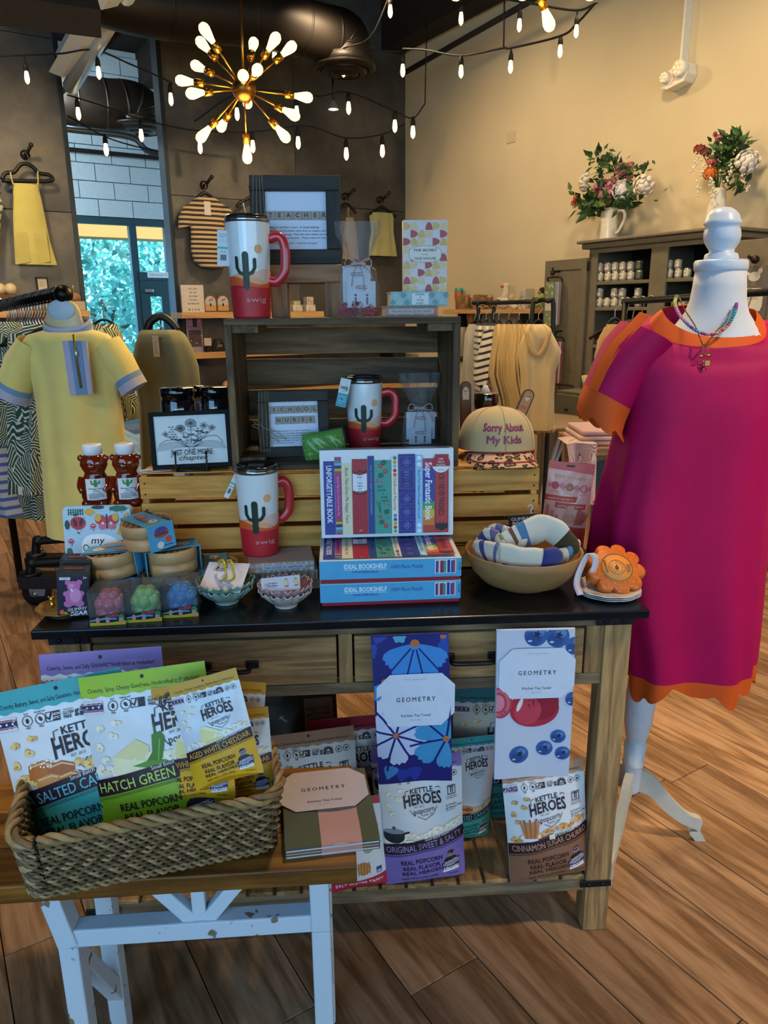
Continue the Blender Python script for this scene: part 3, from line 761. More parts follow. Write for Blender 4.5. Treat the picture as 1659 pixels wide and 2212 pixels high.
def kettle(p,W,H,th):
 """front panel of the popcorn pouch; th: colours, words, picture"""
 a = W; H1 = H/a; p.at(0,0,a)
 top,low,wt = th['top'],th['low'],th.get('band','#3a1626')
 pts = [(-.5,H1),(-.5,H1 - .17)] + [(-.5 + i/40,H1 - .17 + .008*sin(i*1.25)) for i in range(1,40)] + [(.5,H1 - .17),(.5,H1)]
 p.poly(pts,top)
 p.lev(1)
 p.text(th['tag'],0,H1 - .115,.034,th.get('tagc',INK),w=.88,bold=.004)
 p.ell(0,H1 - .05,.016,c='#1c1c20',n=12)
 v = H1 - .245
 if th.get('mirror'): fx = -1
 else: fx = 1
 p.rect(fx*-.415 - .085,v - .05,fx*-.415 + .085,v + .05,'#d9d5e0')
 p.rect(fx*-.415 - .085,v + .024,fx*-.415 + .085,v + .034,'#a5434e'); p.rect(fx*-.415 - .085,v - .034,fx*-.415 + .085,v - .024,'#a5434e')
 p.rect(fx*-.415 - .085,v - .021,fx*-.415 + .085,v + .021,'#2b2a5c')
 for k in range(3): p.ell(fx*-.415 - .05 + k*.05,v,.013,c='#f4f2f4',n=10,f=lambda t: 1 if int(round(t/(2*pi)*10)) % 2 == 0 else .42)
 for k,uu in enumerate((-.25,-.15)):
  uu *= fx; p.ring(uu,v,.038,.005,INK,18); p.ell(uu,v,.012,.02,INK,8,.6 if k else 0); p.text(('NUT','TRANS FAT')[k],uu,v + .052,.012,INK,bold=.02); p.text('FREE',uu,v - .052,.012,INK,bold=.02)
 u0 = -.055*fx; p.frame(u0 - .055,v - .035,u0 + .055,v + .035,.005,INK); p.line([(u0 - .045,v),(u0 - .03,v - .02),(u0 - .01,v + .03)],.012,INK); p.rect(u0 + .0,v - .032,u0 + .055,v + .032,INK); p.text('NON',u0 + .028,v + .014,.018,'#efeef2',bold=.02); p.text('GMO',u0 + .028,v - .012,.018,'#efeef2',bold=.02)
 u0 = .075*fx; p.text('CERTIFIED',u0 - .012,v + .028,.012,INK); p.text('GLUTEN',u0 - .015,v + .006,.022,INK,bold=.02,w=.08); p.text('FREE',u0 - .02,v - .022,.022,INK,bold=.02,w=.06); p.text('g',u0 + .048,v + .008,.05,INK,bold=.02)
 u0 = .2*fx
 for k in range(9):
  an = pi*(k + .5)/9; p.line([(u0 + .018*cos(an),v + .018*sin(an)),(u0 + .055*cos(an),v + .05*sin(an))],.01,INK)
 p.rect(u0 - .055,v - .035,u0 + .055,v - .005,INK); p.text('STATE',u0,v - .02,.014,'#efeef2',bold=.02)
 for k,uu in enumerate((.315,.4)):
  p.ring(uu*fx,v,.034,.005,INK,16); p.ell(uu*fx,v,.018,.01,INK,8,.7)
 p.lev(2)
 lu,lv = th.get('logo',(.0 if th.get('tt') else .1,H1 - .56)); r_ = R(3)
 p.text('KETTLE',lu - .005,lv + .17,.058,INK,w=.27,bold=.015,rot=r_)
 p.line([(lu - .2,lv + .1),(lu - .2,lv + .165),(lu - .16,lv + .175)],.007,INK); p.line([(lu + .16,lv + .185),(lu + .2,lv + .19),(lu + .22,lv + .17)],.007,INK)
 p.text('HEROES',lu,lv + .07,.115,INK,w=.45,bold=.022,rot=r_,warp=lambda x,y: (x,y*(1 + 1.1*(x/.23) ** 2*.35) - .05*(x/.23) ** 2*.3))
 p.text('EST. 2013',lu - .045,lv - .025,.02,INK,rot=R(6)); p.text('popcorn',lu + .01,lv - .07,.062,INK,w=.25,rot=R(8)); p.text('TEMPE, AZ',lu + .045,lv - .125,.02,INK,rot=R(10))
 p.line([(lu - .16,lv - .06),(lu - .12,lv - .115),(lu - .09,lv - .13)],.006,INK); p.line([(lu - .07,lv - .14),(lu + .02,lv - .185),(lu + .12,lv - .13),(lu + .17,lv - .04)],.006,INK)
 if th.get('tt'):
  p.frame(.31,H1 - .5,.41,H1 - .39,.008,INK); p.line([(.33,H1 - .41),(.39,H1 - .41)],.01,INK); p.line([(.35,H1 - .41),(.35,H1 - .48)],.01,INK); p.line([(.372,H1 - .41),(.372,H1 - .48)],.01,INK)
  p.text('PAT TILLMAN',.36,H1 - .52,.014,INK,bold=.01); p.text('FOUNDATION',.36,H1 - .542,.014,INK,bold=.01)
  p.text(th['tt'][0],.28,H1 - .62,.024,INK,left=True,bold=.005,shear=.15); p.text(th['tt'][1],.28,H1 - .655,.024,INK,left=True,bold=.005,shear=.15); p.text('PER SERVING',.28,H1 - .685,.014,INK,left=True,shear=.15)
 b0,b1,b2 = th.get('bandv',(.42,.55,.135)); N = 24
 cur = lambda i: (b0 + (b1 - b0)*i/N + .018*sin(pi*i/N*1.0))
 p.poly([(-.5,0),(.5,0)] + [(.5 - i/N,cur(N - i)) for i in range(N + 1)],low)
 p.lev(1.2); rn = random.Random(th['seed']); tone = th.get('tone',0)
 for k in range(13):
  uu = -.42 + .86*k/12; kernel(p,uu,cur(N*(uu + .5)) + b2 + .03 + rn.random()*.05 + .05*max(0,uu),rn.uniform(.035,.055),k,tone)
 for k,(uu,vv) in enumerate(((-.38,H1 - .42),(-.28,H1 - .47),(-.41,H1 - .56),(-.24,H1 - .38),(-.36,H1 - .66))): kernel(p,uu,vv,.036,40 + k,tone)
 p.lev(2); p.step = .0001; th['pic'](p,H1,cur(N*.25) + b2); p.step = .000008
 p.lev(5); p.poly([(-.5 + i/N,cur(i)) for i in range(N + 1)] + [(.5 - i/N,cur(N - i) + b2) for i in range(N + 1)],wt)
 sl = math.atan2(b1 - b0,1); p.lev(6)
 p.text(th['name'],.0,(b0 + b1)/2 + b2/2 + .006,.078,th['namec'],w=.93,bold=.006,rot=sl)
 p.text('Small Batch Kettle Corn',.2,(b0 + b1)/2 + b2 + .04,.03,'#f0ecf0',rot=sl + .03,bold=.01)
 for k in (0,1): p.line([(-.5 + i/N,cur(i) - .014 - .012*k) for i in range(N + 1)],.0035,th.get('pin',wt))
 lc = th.get('lowc',wt)
 for k,tx in enumerate(('REAL POPCORN','REAL FLAVOR','REAL HEROES')): p.text(tx,-.05,(b0 + b1)/2 - .125 - .088*k,.06,lc,w=(.5,.45,.47)[k],bold=.012,rot=R(5))
 p.text(th['net'],-.07,(b0 + b1)/2 - .40,.034,lc,rot=R(5),bold=.004)
 p.lev(4)
 bu,bv = .31,(b0 + b1)/2 - .235
 p.lev(4); p.ell(bu,bv + .12,.045,.055,'#8d7f86',14); p.ell(bu,bv + .155,.045,.03,'#262028',12); p.ell(bu,bv + .04,.09,.06,'#262028',14)
 p.poly([(bu - .12,bv + .02),(bu + .12,bv + .06),(bu + .11,bv - .06),(bu,bv - .13),(bu - .11,bv - .09)],'#2d2f66')
 p.lev(5)
 for k in range(3): p.line([(bu - .1,bv - .005 - k*.018),(bu + .11,bv + .03 - k*.018)],.006,'#e6e4ea')
 p.text('CELEBRATING',bu,bv + .03,.018,'#e6e4ea',bold=.02,rot=.15); p.text('EVERYDAY',bu,bv - .04,.016,'#e6e4ea',bold=.02,rot=.15); p.text('Heroes',bu,bv - .075,.045,'#ffffff',shear=.3,bold=.015,rot=.15)
 p.line([(bu - .1,bv - .13),(bu + .1,bv - .1)],.03,'#eceaf0')
 p.text('TILLMAN',bu + .03,bv - .185,.022,lc,bold=.01)
def pic_none(p,H1,v): pass
def pic_caramel(p,H1,v):
 for uu,vv,r,c in ((-.2,v + .12,.12,'#b8692c'),(-.06,v + .1,.11,'#a75a26'),(-.15,v + .02,.12,'#cf8a4c'),(.0,v + .02,.1,'#c07a3e')):
  p.poly([(uu - r,vv - r*.5),(uu + r*.7,vv - r*.6),(uu + r,vv + r*.25),(uu + r*.1,vv + r*.6),(uu - r*.9,vv + r*.4)],c); p.line([(uu - r*.8,vv + r*.3),(uu + r*.1,vv + r*.45),(uu + r*.9,vv + r*.15)],.012,'#e8b888')
 rn = random.Random(5)
 for k in range(14): p.ell(-.2 + rn.uniform(-.09,.09),v + .16 + rn.uniform(-.02,.03),.008,c='#f6efe4',n=6)
def pic_chile(p,H1,v):
 p.poly([(-.32,v),(-.3,v + .14),(-.1,v + .26),(.0,v + .2),(-.02,v + .02)],'#e4d79c'); p.poly([(-.32,v),(-.3,v + .14),(-.02,v + .08),(-.02,v)],'#efe6bb')
 p.poly([(.02,v + .02),(.1,v + .1),(.13,v + .25),(.1,v + .3),(.03,v + .28),(.02,v + .15),(-.05,v + .06)],'#4c7d22'); p.line([(.06,v + .29),(.05,v + .36)],.014,'#5c6e30')
 p.poly([(-.15,v + .06),(-.02,v + .03),(.1,v + .02),(.14,v + .07),(.0,v + .09)],'#5b8f2a'); p.line([(.06,v + .08),(.09,v + .24)],.01,'#86b04c')
def pic_cheese(p,H1,v):
 p.poly([(-.22,v + .06),(-.2,v + .26),(.14,v + .1),(.08,v + .04)],'#eedf9a'); p.poly([(-.2,v + .26),(-.12,v + .28),(.18,v + .11),(.14,v + .1)],'#f6edbc')
 p.poly([(-.16,v - .01),(-.15,v + .07),(.06,v + .09),(.08,v)],'#e8d68a')
def pic_pot(p,H1,v):
 p.ell(-.36,v + .07,.12,.08,'#20242c',18); p.rect(-.48,v + .06,-.24,v + .14,'#262b35'); p.ell(-.36,v + .14,.12,.03,'#8f959d',16); p.ell(-.36,v + .19,.02,.02,'#4b5058',8); p.line([(-.24,v + .12),(-.18,v + .14)],.02,'#20242c'); p.ell(-.18,v - .02,.07,.035,'#b9a483',12); p.ell(-.18,v + .01,.06,.03,'#f2efe8',12)
def pic_cinnamon(p,H1,v):
 p.ell(-.24,v + .05,.12,.055,'#dfe3ea',16)
 for k in range(7): p.line([(-.3 + k*.02,v + .04),(-.34 + k*.035,v + .24 + .03*(k % 2))],.026,'#a9663a' if k % 2 else '#c4814f')
 for k in range(3): p.line([(-.16,v - .01 + k*.018),(.02,v + .03 + k*.018)],.015,'#8a3f24')
 p.rect(-.02,v,.05,v + .06,'#f2eee8')
CIN = dict(top='#b98f76',low='#8a5f49',tag='Crunchy, Cinnamon-Sweet Goodness, Handcrafted to Perfection!',name='CINNAMON SUGAR CHURRO',namec='#c99b84',net='NET WT 5 OZ (142g)',seed=3,pic=pic_cinnamon,tt=('1g Protein','2g Dietary Fiber'),tone=2,lowc='#35160f',band='#2b1218')
PUR = dict(top='#8f78c0',low='#7f6cb4',tag='Crunchy, Sweet, and Salty Goodness, Handcrafted to Perfection!',name='ORIGINAL SWEET & SALTY',namec='#a893d2',net='NET WT 5 OZ (142g)',seed=4,pic=pic_pot,tt=('1g Protein','1g Dietary Fiber'),band='#24101f')
TEA = dict(top='#3fa3ab',low='#3fa49c',tag='Crunchy, Buttery, Sweet, and Salty Goodness, Handcrafted to Perfection!',name='SEA SALTED CARAMEL',namec='#66bcd0',net='NET WT 5 OZ (142g)',seed=5,pic=pic_caramel,tone=1,lowc='#1b2630',band='#2a1020')
GRN = dict(top='#9fc02c',low='#84a91c',tag='Crunchy, Spicy, Cheesy Goodness, Handcrafted to Perfection!',name='HATCH GREEN CHILE',namec='#b7cf58',net='NET WT 5 OZ (142g)',seed=6,pic=pic_chile,band='#2a1020')
YEL = dict(top='#d29a24',low='#e0a51e',tag='Crunchy, Cheesy Goodness, Handcrafted to Perfection!',name='AGED WHITE CHEDDAR',namec='#e8b43e',net='NET WT 1 OZ (28g)',seed=7,pic=pic_cheese,band='#3a1626')
RED = dict(top='#b53244',low='#a02a3c',tag='Crunchy, Sweet Goodness, Handcrafted to Perfection!',name='KETTLE CORN',namec='#e8a0a8',net='NET WT 5 OZ (142g)',seed=8,pic=pic_none)
def pouch(label,th,W,H,T_,P,yaw=0,tilt=0,roll=0,anchor='bottom',name='popcorn_pouch',cat='snack pouch',group=None,film_c='#dcdfe6',draw=kettle,side_c=None):
 rot = MRot(yaw,4,'Z') @ MRot(-tilt,4,'X') @ MRot(-roll,4,'Y')
 P = Vector(P)
 if anchor == 'top': P = P - rot.to_3x3() @ Vector((0,0,H))
 t = thing(name,label,cat,P,0,group); t.rotation_euler = rot.to_euler()
 fr,bk_ = pouch_map(W,H,T_,th['seed'])
 m = M(film_c,.32,vary=.02,coat=.3); mb_ = M(th['low'],.35,vary=.03)
 MB().grid(lambda u,v: fr((u - .5)*W,v*H,0),30,36).build('front_film',m,t)
 bk2 = MB().grid(lambda u,v: bk_((.5 - u)*W,v*H,0),22,26); bk2.build('back_film',mb_,t)
 b_ = MB(); N = 20
 vs = [fr((i/N - .5)*W,0,0) for i in range(N + 1)] + [bk_((i/N - .5)*W,0,0) for i in range(N + 1)]
 b_.add(vs,[(i,N + 1 + i,N + 2 + i,i + 1) for i in range(N)]); b_.build('bottom_gusset',mb_,t)
 p = Print(fr,W/22,.0012,.000008); draw(p,W,H,th); p.build(t)
 return t
def by_top(label,th,px,py,Y,wpx,ratio,roll,tilt=12,yaw=0,T_=.05,**k):
 P = atY(px,py,Y); W_ = wpx*mpp(P)
 return pouch(label,th,W_,W_*ratio,T_,P,R(yaw),R(tilt),R(roll),'top',**k)
# ------------------------------------------------------------------ wicker basket on the bench
A = bz(62,1948); B_ = bz(598,1836)
kyaw = math.atan2(B_.y - A.y,B_.x - A.x); KW = (B_ - A).length; KD = .175; KH = .112
t = bthing('wicker_basket','rectangular woven seagrass basket full of popcorn pouches on the bench','basket',A,kyaw)
def perim(s,out=0,flare=0):
 """point and outward normal on the rounded rectangle, s in metres"""
 rr = .03; w_,d_ = KW - 2*rr,KD - 2*rr; c = pi/2*rr; L = 2*(w_ + d_) + 4*c; s %= L
 for kind,ln_,o,d,nn in (('l',w_,(rr,0),(1,0),(0,-1)),('c',c,(KW - rr,rr),-pi/2,0),('l',d_,(KW,rr),(0,1),(1,0)),('c',c,(KW - rr,KD - rr),0,0),
       ('l',w_,(KW - rr,KD),(-1,0),(0,1)),('c',c,(rr,KD - rr),pi/2,0),('l',d_,(0,KD - rr),(0,-1),(-1,0)),('c',c,(rr,rr),pi,0)):
  if s <= ln_:
   if kind == 'l': x,y,nx,ny = o[0] + d[0]*s,o[1] + d[1]*s,*nn
   else:
    a = d + s/rr; nx,ny = cos(a),sin(a); x,y = o[0] + rr*nx,o[1] + rr*ny
   e = out + flare; return Vector((x + nx*e,y + ny*e,0))
  s -= ln_
 return Vector((rr,0,0))
PL_ = 2*(KW + KD) - 8*.03 + 2*pi*.03
WICK = ['#7d6546','#937a54','#5c4932','#a58a62']
nrow = 15; mb = MB(); rn = random.Random(2)
for r in range(nrow):
 z = .007 + (KH - .012)*r/(nrow - 1); fl = .014*z/KH
 for k in (0,1):
  pts = []; N = 230; turns = round(PL_/.03)
  for i in range(N):
   s = PL_*i/N; th_ = 2*pi*turns*i/N + k*pi + (r % 2)*pi/2
   q = perim(s,.0042*sin(th_) + rn.uniform(-.0006,.0006),fl); q.z = z + .0038*cos(th_) + .003*sin(s*9)*(z/KH); pts.append(q)
  mb.tube(pts,.0032,5,rn.randint(0,3),closed=True)
mb.build('weave',[M(c,.6,vary=.2,scale=90,bump=.3) for c in WICK],t,kind='stuff')
mb = MB(); ns = 34
for k in range(ns):
 s = PL_*k/ns; a_ = perim(s,-.002); b2 = perim(s,-.002,.014); b2.z = KH; mb.tube([a_,b2],.0028,5)
mb.build('stakes',M('#7d6648',.6,vary=.2),t,kind='stuff')
mb = MB()
for k in range(3):
 pts = []; N = 200; turns = round(PL_/.075)
 for i in range(N):
  th_ = 2*pi*turns*i/N + k*2*pi/3; q = perim(PL_*i/N,.006*sin(th_),.015); q.z = KH + .004 + .006*cos(th_); pts.append(q)
 mb.tube(pts,.0052,6,k,closed=True)
mb.build('braided_rim',[M(c,.55,vary=.2,scale=90,bump=.3) for c in ('#94764a','#7d6340','#a5875a')],t)
MB().prism([(0,0)]*0 + [(.02,.02),(KW - .02,.02),(KW - .02,KD - .02),(.02,KD - .02)],.004,.008,X=Matrix(((1,0,0,0),(0,0,1,0),(0,1,0,0),(0,0,0,1)))).build('basket_bottom',M('#5f4a30',.8),t)
by_top('lavender popcorn pouch standing behind the others in the basket',PUR,216,1405,1.27,266,1.1,3.6,12,film_c='#e6e4e6')
by_top('teal sea salted caramel popcorn pouch at the left of the basket',dict(TEA,logo=(.13,.78),bandv=(.38,.53,.135)),118,1471,1.16,292,1.3,11.5,12)
by_top('lime green hatch chile popcorn pouch in the middle of the basket',dict(GRN,logo=(.27,.85),bandv=(.36,.50,.135)),305,1446,1.145,276,1.32,7.5,12)
by_top('small yellow cheddar popcorn pouch tucked behind the front yellow one',YEL,410,1480,1.135,168,1.52,3,14,T_=.03)
by_top('small yellow cheddar popcorn pouch leaning in front over the basket edge',YEL,436,1462,1.10,152,1.54,15,16,T_=.03)
by_top('yellow cheddar popcorn pouch half hidden at the upper right back of the basket',YEL,500,1470,1.23,150,1.5,-4,14,T_=.03)
by_top('yellow cheddar popcorn pouch at the right end of the basket under another',YEL,510,1532,1.185,138,1.4,5,14,T_=.03)
# ------------------------------------------------------------------ pouches on the lower shelf
def on_shelf(label,th,px,py,wpx,ratio,yaw=0,tilt=4,roll=0,T_=.06,d=None,**k):
 q = tz(px,py,SZ) if d is None else tf(px,py,d)
 q.z = SZ + .001; P = TBL @ q; W_ = wpx*mpp(P)
 return pouch(label,th,W_,W_*ratio,T_,P,TYAW + R(yaw),R(tilt),R(roll),**k)
on_shelf('purple original sweet and salty popcorn pouch at the front of the shelf',PUR,918,1898,178,1.62,4,4,2)
on_shelf('brown cinnamon sugar churro popcorn pouch beside the right table leg',CIN,1188,1892,178,1.5,4,4,5)
on_shelf('teal caramel popcorn pouch squeezed behind the purple one on the shelf',TEA,1000,1810,118,2.0,14,3,-5)
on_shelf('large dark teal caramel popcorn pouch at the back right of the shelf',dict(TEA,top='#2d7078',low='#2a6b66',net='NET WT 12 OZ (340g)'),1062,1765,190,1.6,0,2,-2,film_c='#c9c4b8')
on_shelf('cinnamon popcorn pouch behind the folded towel under the table',CIN,692,1830,190,1.45,3,3,3.5,film_c='#e6e8ec')
on_shelf('popcorn pouch with a red top band at the back of the shelf',RED,770,1775,175,1.42,0,2,3)
on_shelf('lavender popcorn pouch mostly hidden behind the blue floral towel',PUR,905,1800,190,1.1,0,2,2)
def taffy(p,W,H,th):
 p.at(0,0,W); H1 = H/W
 p.poly([(-.5,H1),(-.5,H1 - .16),(0,H1 - .13),(.5,H1 - .16),(.5,H1)],'#b84b4c'); p.poly([(-.5,0),(.5,0),(.5,.26),(.0,.2),(-.5,.22)],'#b62c44')
 p.text('ARIZONA',.0,H1 - .45,.2,'#c23a44',w=.86,bold=.02); p.text('SALT WATER TAFFY',0,.13,.07,'#efe9ea',w=.86,bold=.02); p.text('NET WT 7 1/4 OZ',.1,.25,.03,'#efe9ea')
 for k in range(6): p.ell(.12 + .06*(k % 3),H1 - .75 - .1*(k // 2),.045,.07,'#a9b884',10,.5*(-1) ** k); p.ring(.12 + .06*(k % 3),H1 - .75 - .1*(k // 2),.05,.01,'#7d7f58',12)
 p.ell(.1,.45,.12,.13,'#c98a4a',16)
 for k in range(5): p.line([(.1 - .1 + .05*k,.33),(.1 - .1 + .05*k,.57)],.012,'#8a5a2c')
 p.ell(-.2,.45,.13,.13,'#8bb07a',16); p.ring(-.2,.45,.13,.03,'#c2414f',20); p.rect(.32,.3,.42,.42,'#3f4f8c'); p.rect(.33,.31,.41,.36,'#d9dbe6')
on_shelf('white and red salt water taffy pouch standing beside the bench end',dict(low='#b62c44',seed=12),778,1918,122,1.75,6,4,4,T_=.035,film_c='#dfe3ea',draw=taffy,name='taffy_pouch')
def backlabel(p,W,H,th):
 p.at(0,0,W); H1 = H/W; p.rect(.1,.2,.45,H1 - .1,'#6b5f52'); p.greek(.13,.3,.42,H1 - .2,14,'#2d2623',3); p.text('KETTLE',-.2,H1*.5,.08,'#7a7f74',w=.4,bold=.02); p.text('HEROES',-.2,H1*.5 - .1,.08,'#7a7f74',w=.45,bold=.02)
on_shelf('dark popcorn pouch turned back to front deep under the table',dict(low='#20241c',seed=13),655,1720,170,1.45,0,2,2,film_c='#23261f',draw=backlabel)
def candy(p,W,H,th):
 p.at(0,0,W); H1 = H/W
 for r in range(5):
  for c in range(4):
   u,v = -.36 + c*.24,.2 + r*.24; p.ell(u,v,.06,.05,('#8d5aa8','#d08a3a','#c24a5a')[(r + c) % 3],12); p.poly([(u - .06,v),(u - .11,v + .05),(u - .11,v - .05)],'#c9747a'); p.poly([(u + .06,v),(u + .11,v - .05),(u + .11,v + .05)],'#c9747a')
on_shelf('cream candy pouch with wrapped sweets printed on it behind the teal pouches',dict(low='#c9b98a',seed=14),1040,1722,150,1.75,0,2,0,film_c='#cdbf94',draw=candy,name='candy_pouch')
on_shelf('lime green candy pouch standing at the far back of the shelf',dict(low='#8aa53a',seed=15),978,1722,90,2.6,0,2,0,film_c='#a9b84c',draw=candy,name='candy_pouch')
# ------------------------------------------------------------------ kitchen towels
def waffle(name,c):
 key = ('waffle',c)
 if key in MATS: return MATS[key]
 m,nt,b,nd,ln = new_mat(name); v = coords(nd,ln,(260,260,260),False)
 ck = nd.new('ShaderNodeTexChecker'); ck.inputs['Scale'].default_value = 1; ln.new(v,ck.inputs['Vector'])
 b.inputs['Base Color'].default_value = rgb(c); b.inputs['Roughness'].default_value = .9; b.inputs['Sheen Weight'].default_value = .2; bumpit(nd,ln,b,ck.outputs['Fac'],.4,.001); MATS[key] = m; return m
def card(par,fn,cx,cz,w_,h_,lift,c='#d6dcec'):
 p = Print(fn,None,lift); k = .17*w_
 p.poly([(cx - w_/2 + k,cz - h_/2),(cx + w_/2 - k,cz - h_/2),(cx + w_/2,cz - h_/2 + k),(cx + w_/2,cz + h_/2 - k),(cx + w_/2 - k,cz + h_/2),(cx - w_/2 + k,cz + h_/2),(cx - w_/2,cz + h_/2 - k),(cx - w_/2,cz - h_/2 + k)],c)
 p.text('GEOMETRY',cx,cz + .02*h_,.085*h_,'#191a26',w=.5*w_,bold=.012,sp=1.4); p.text('Kitchen Tea Towel',cx,cz - .29*h_,.05*h_,'#191a26',w=.38*w_,bold=.012); p.text('18 in x 30 in',cx,cz - .38*h_,.028*h_,'#6a6c7c'); p.text('Made From Recycled Material',cx,cz + .4*h_,.022*h_,'#8a8c9c')
 return p.build(par,'paper_sleeve')
def hung_towel(label,TL,TR,BL,d,draw,base,cardpx,name='tea_towel'):
 a,b_,c = tf(*TL,d),tf(*TR,d),tf(*BL,d); w_ = (b_ - a).length; h_ = (c - a).length
 ry = -math.atan2(b_.z - a.z,b_.x - a.x); sk = ((c - a).x)/h_
 t = tthing(name,label,'towel',a)
 def mp(u,v,o):                            # u across, v downwards from the top edge
  y = -.005 - .003*sin(u*40 + 1)*min(1,v*6) - .004*sin(pi*min(1,v/h_)) - o
  return (u + sk*v,y,(b_.z - a.z)*u/w_ - v)
 mb = MB(); mb.grid(lambda i,j: mp(i*w_,(1 - j)*h_,0),16,20); mb.grid(lambda i,j: (lambda q: (q[0],.001,q[2]))(mp((1 - i)*w_,(1 - j)*h_,0)),16,20)
 for u in (0,w_):
  mb.grid(lambda i,j,u=u: (lambda q: (q[0],q[1] + (0.001 - q[1])*(i if u else 1 - i),q[2]))(mp(u,(1 - j)*h_,0)),2,20)
 mb.grid(lambda i,j: (lambda q: (q[0],q[1] + (.001 - q[1])*(1 - j),q[2]))(mp(i*w_,h_,0)),16,2)
 mb.build('cloth',base,t)
 MB().tube([Vector(mp(u*w_/8,.002,-.004)) for u in range(9)],.0045,8).build('top_fold',base,t)
 p = Print(lambda u,v,o: mp(u,-v,o),.012); draw(p,w_,h_); p.build(t,'printed_pattern')
 cc = tf(*cardpx[0],d); cw,ch = cardpx[1]*mpp(TBL @ cc),cardpx[2]*mpp(TBL @ cc)
 rel_ = cc - a
 sl = (b_.z - a.z)/w_
 card(t,lambda u,v,o: (rel_.x + u,-.0125 - o,rel_.z + v + sl*u),0,0,cw,ch,.0005)
 MB().box(-cw/2 + .005,cw/2 - .005,0,.003,-ch/2 + .18*cw,ch/2 - .18*cw,X=T(rel_.x,-.0122,rel_.z)).build('sleeve_band',M('#cfd5e6',.7),t)
 return t
def petal(p,u,v,l,w_,a,c):
 pts = [(0,0)] + [(l*(.25 + .75*k/8)*1.0 if k < 8 else l,0) for k in range(0)]
 prof = [(0,.05),(.35,.32),(.65,.5),(.85,.48),(.97,.3),(.93,.12),(1,.0)]
 P = [(l*x,w_*y) for x,y in prof] + [(l*x,-w_*y) for x,y in reversed(prof[:-1])]
 p.poly([(u + x*cos(a) - y*sin(a),v + x*sin(a) + y*cos(a)) for x,y in P],c)
def clipw(p,w_,h_):
 """keep ink inside the towel by clamping the surface coordinates"""
 f = p.fn; p.fn = lambda u,v,o: f(min(max(u,.0005),w_ - .0005),min(max(v,-h_ + .0005),-.0005),o)
def blue_floral(p,w_,h_):
 clipw(p,w_,h_); p.rect(0,-h_,w_,0,'#1c2072'); p.at(0,0,w_)
 H = h_/w_
 for u,v,l,wd,a,c in ((.06,-.1,.2,.2,1.2,'#2a48a8'),(.02,-.3,.2,.2,1.9,'#2a48a8'),(.9,-.12,.2,.2,1.0,'#2a48a8'),(.95,-.3,.2,.18,1.6,'#2a48a8'),(.28,-.02,.15,.2,.2,'#57a9c4'),(.45,-.02,.15,.2,2.9,'#57a9c4'),(.7,-1.3,.3,.22,1.9,'#243aa0'),(.88,-1.3,.3,.22,1.4,'#243aa0'),(.3,-H + .02,.2,.2,1.3,'#243aa0'),(.5,-H + .02,.22,.2,1.6,'#243aa0'),(.12,-H + .08,.22,.2,1.2,'#3f86cc')): petal(p,u,v,l,wd,a,c)
 for k,a in enumerate((-2.55,-2.05,-1.6,-1.15,-.6)): petal(p,.56,-.12,.48 + .06*(k in (1,2,3)),.26,a,'#3f8ad2')
 for a in (-2.3,-1.83,-1.37,-.9): p.line([(.56 + .08*cos(a),-.12 + .08*sin(a)),(.56 + .55*cos(a),-.12 + .55*sin(a))],.022,'#1c2072')
 p.ell(.56,-.11,.06,.055,'#c4703c',16)
 cx,cy = .26,-1.42
 for a,l,wd in ((.8,.52,.3),(1.75,.42,.3),(2.5,.42,.26),(-.05,.46,.24),(-.75,.4,.26),(-1.5,.46,.26),(-2.25,.4,.22),(3.2,.3,.24)): petal(p,cx,cy,l,wd,a,'#c6d0ee')
 for a in (.38,1.3,2.12,2.85,-.4,-1.12,-1.88,-2.7): p.line([(cx + .03*cos(a),cy + .03*sin(a)),(cx + .3*cos(a),cy + .3*sin(a)),(cx + .55*cos(a + .06),cy + .55*sin(a + .06))],.03,'#1c2072')
 p.ell(cx,cy,.04,c='#c4703c',n=14); p.ell(.15,-.63,.05,c='#c4703c',n=14)
 cx,cy = .93,-1.5
 for a,l,wd in ((2.8,.44,.26),(1.95,.4,.26),(-2.45,.5,.3),(-1.65,.46,.22),(.9,.3,.3)): petal(p,cx,cy,l,wd,a,'#4396c8')
 for a in (2.38,3.35,-2.02,1.4): p.line([(cx + .03*cos(a),cy + .03*sin(a)),(cx + .5*cos(a),cy + .5*sin(a))],.03,'#1c2072')
 p.ell(cx,cy,.045,c='#c4703c',n=14); petal(p,.1,-.65,.25,.22,-2.2,'#3f8ad2'); p.ell(.93,-.02,.04,c='#c4703c',n=12)
 p.at()
hung_towel('blue floral kitchen towel hanging from the right drawer in a paper sleeve',(801,1374),(968,1367),(818,1690),-.016,blue_floral,waffle('blue_waffle','#1c2072'),((897,1506),168,124))
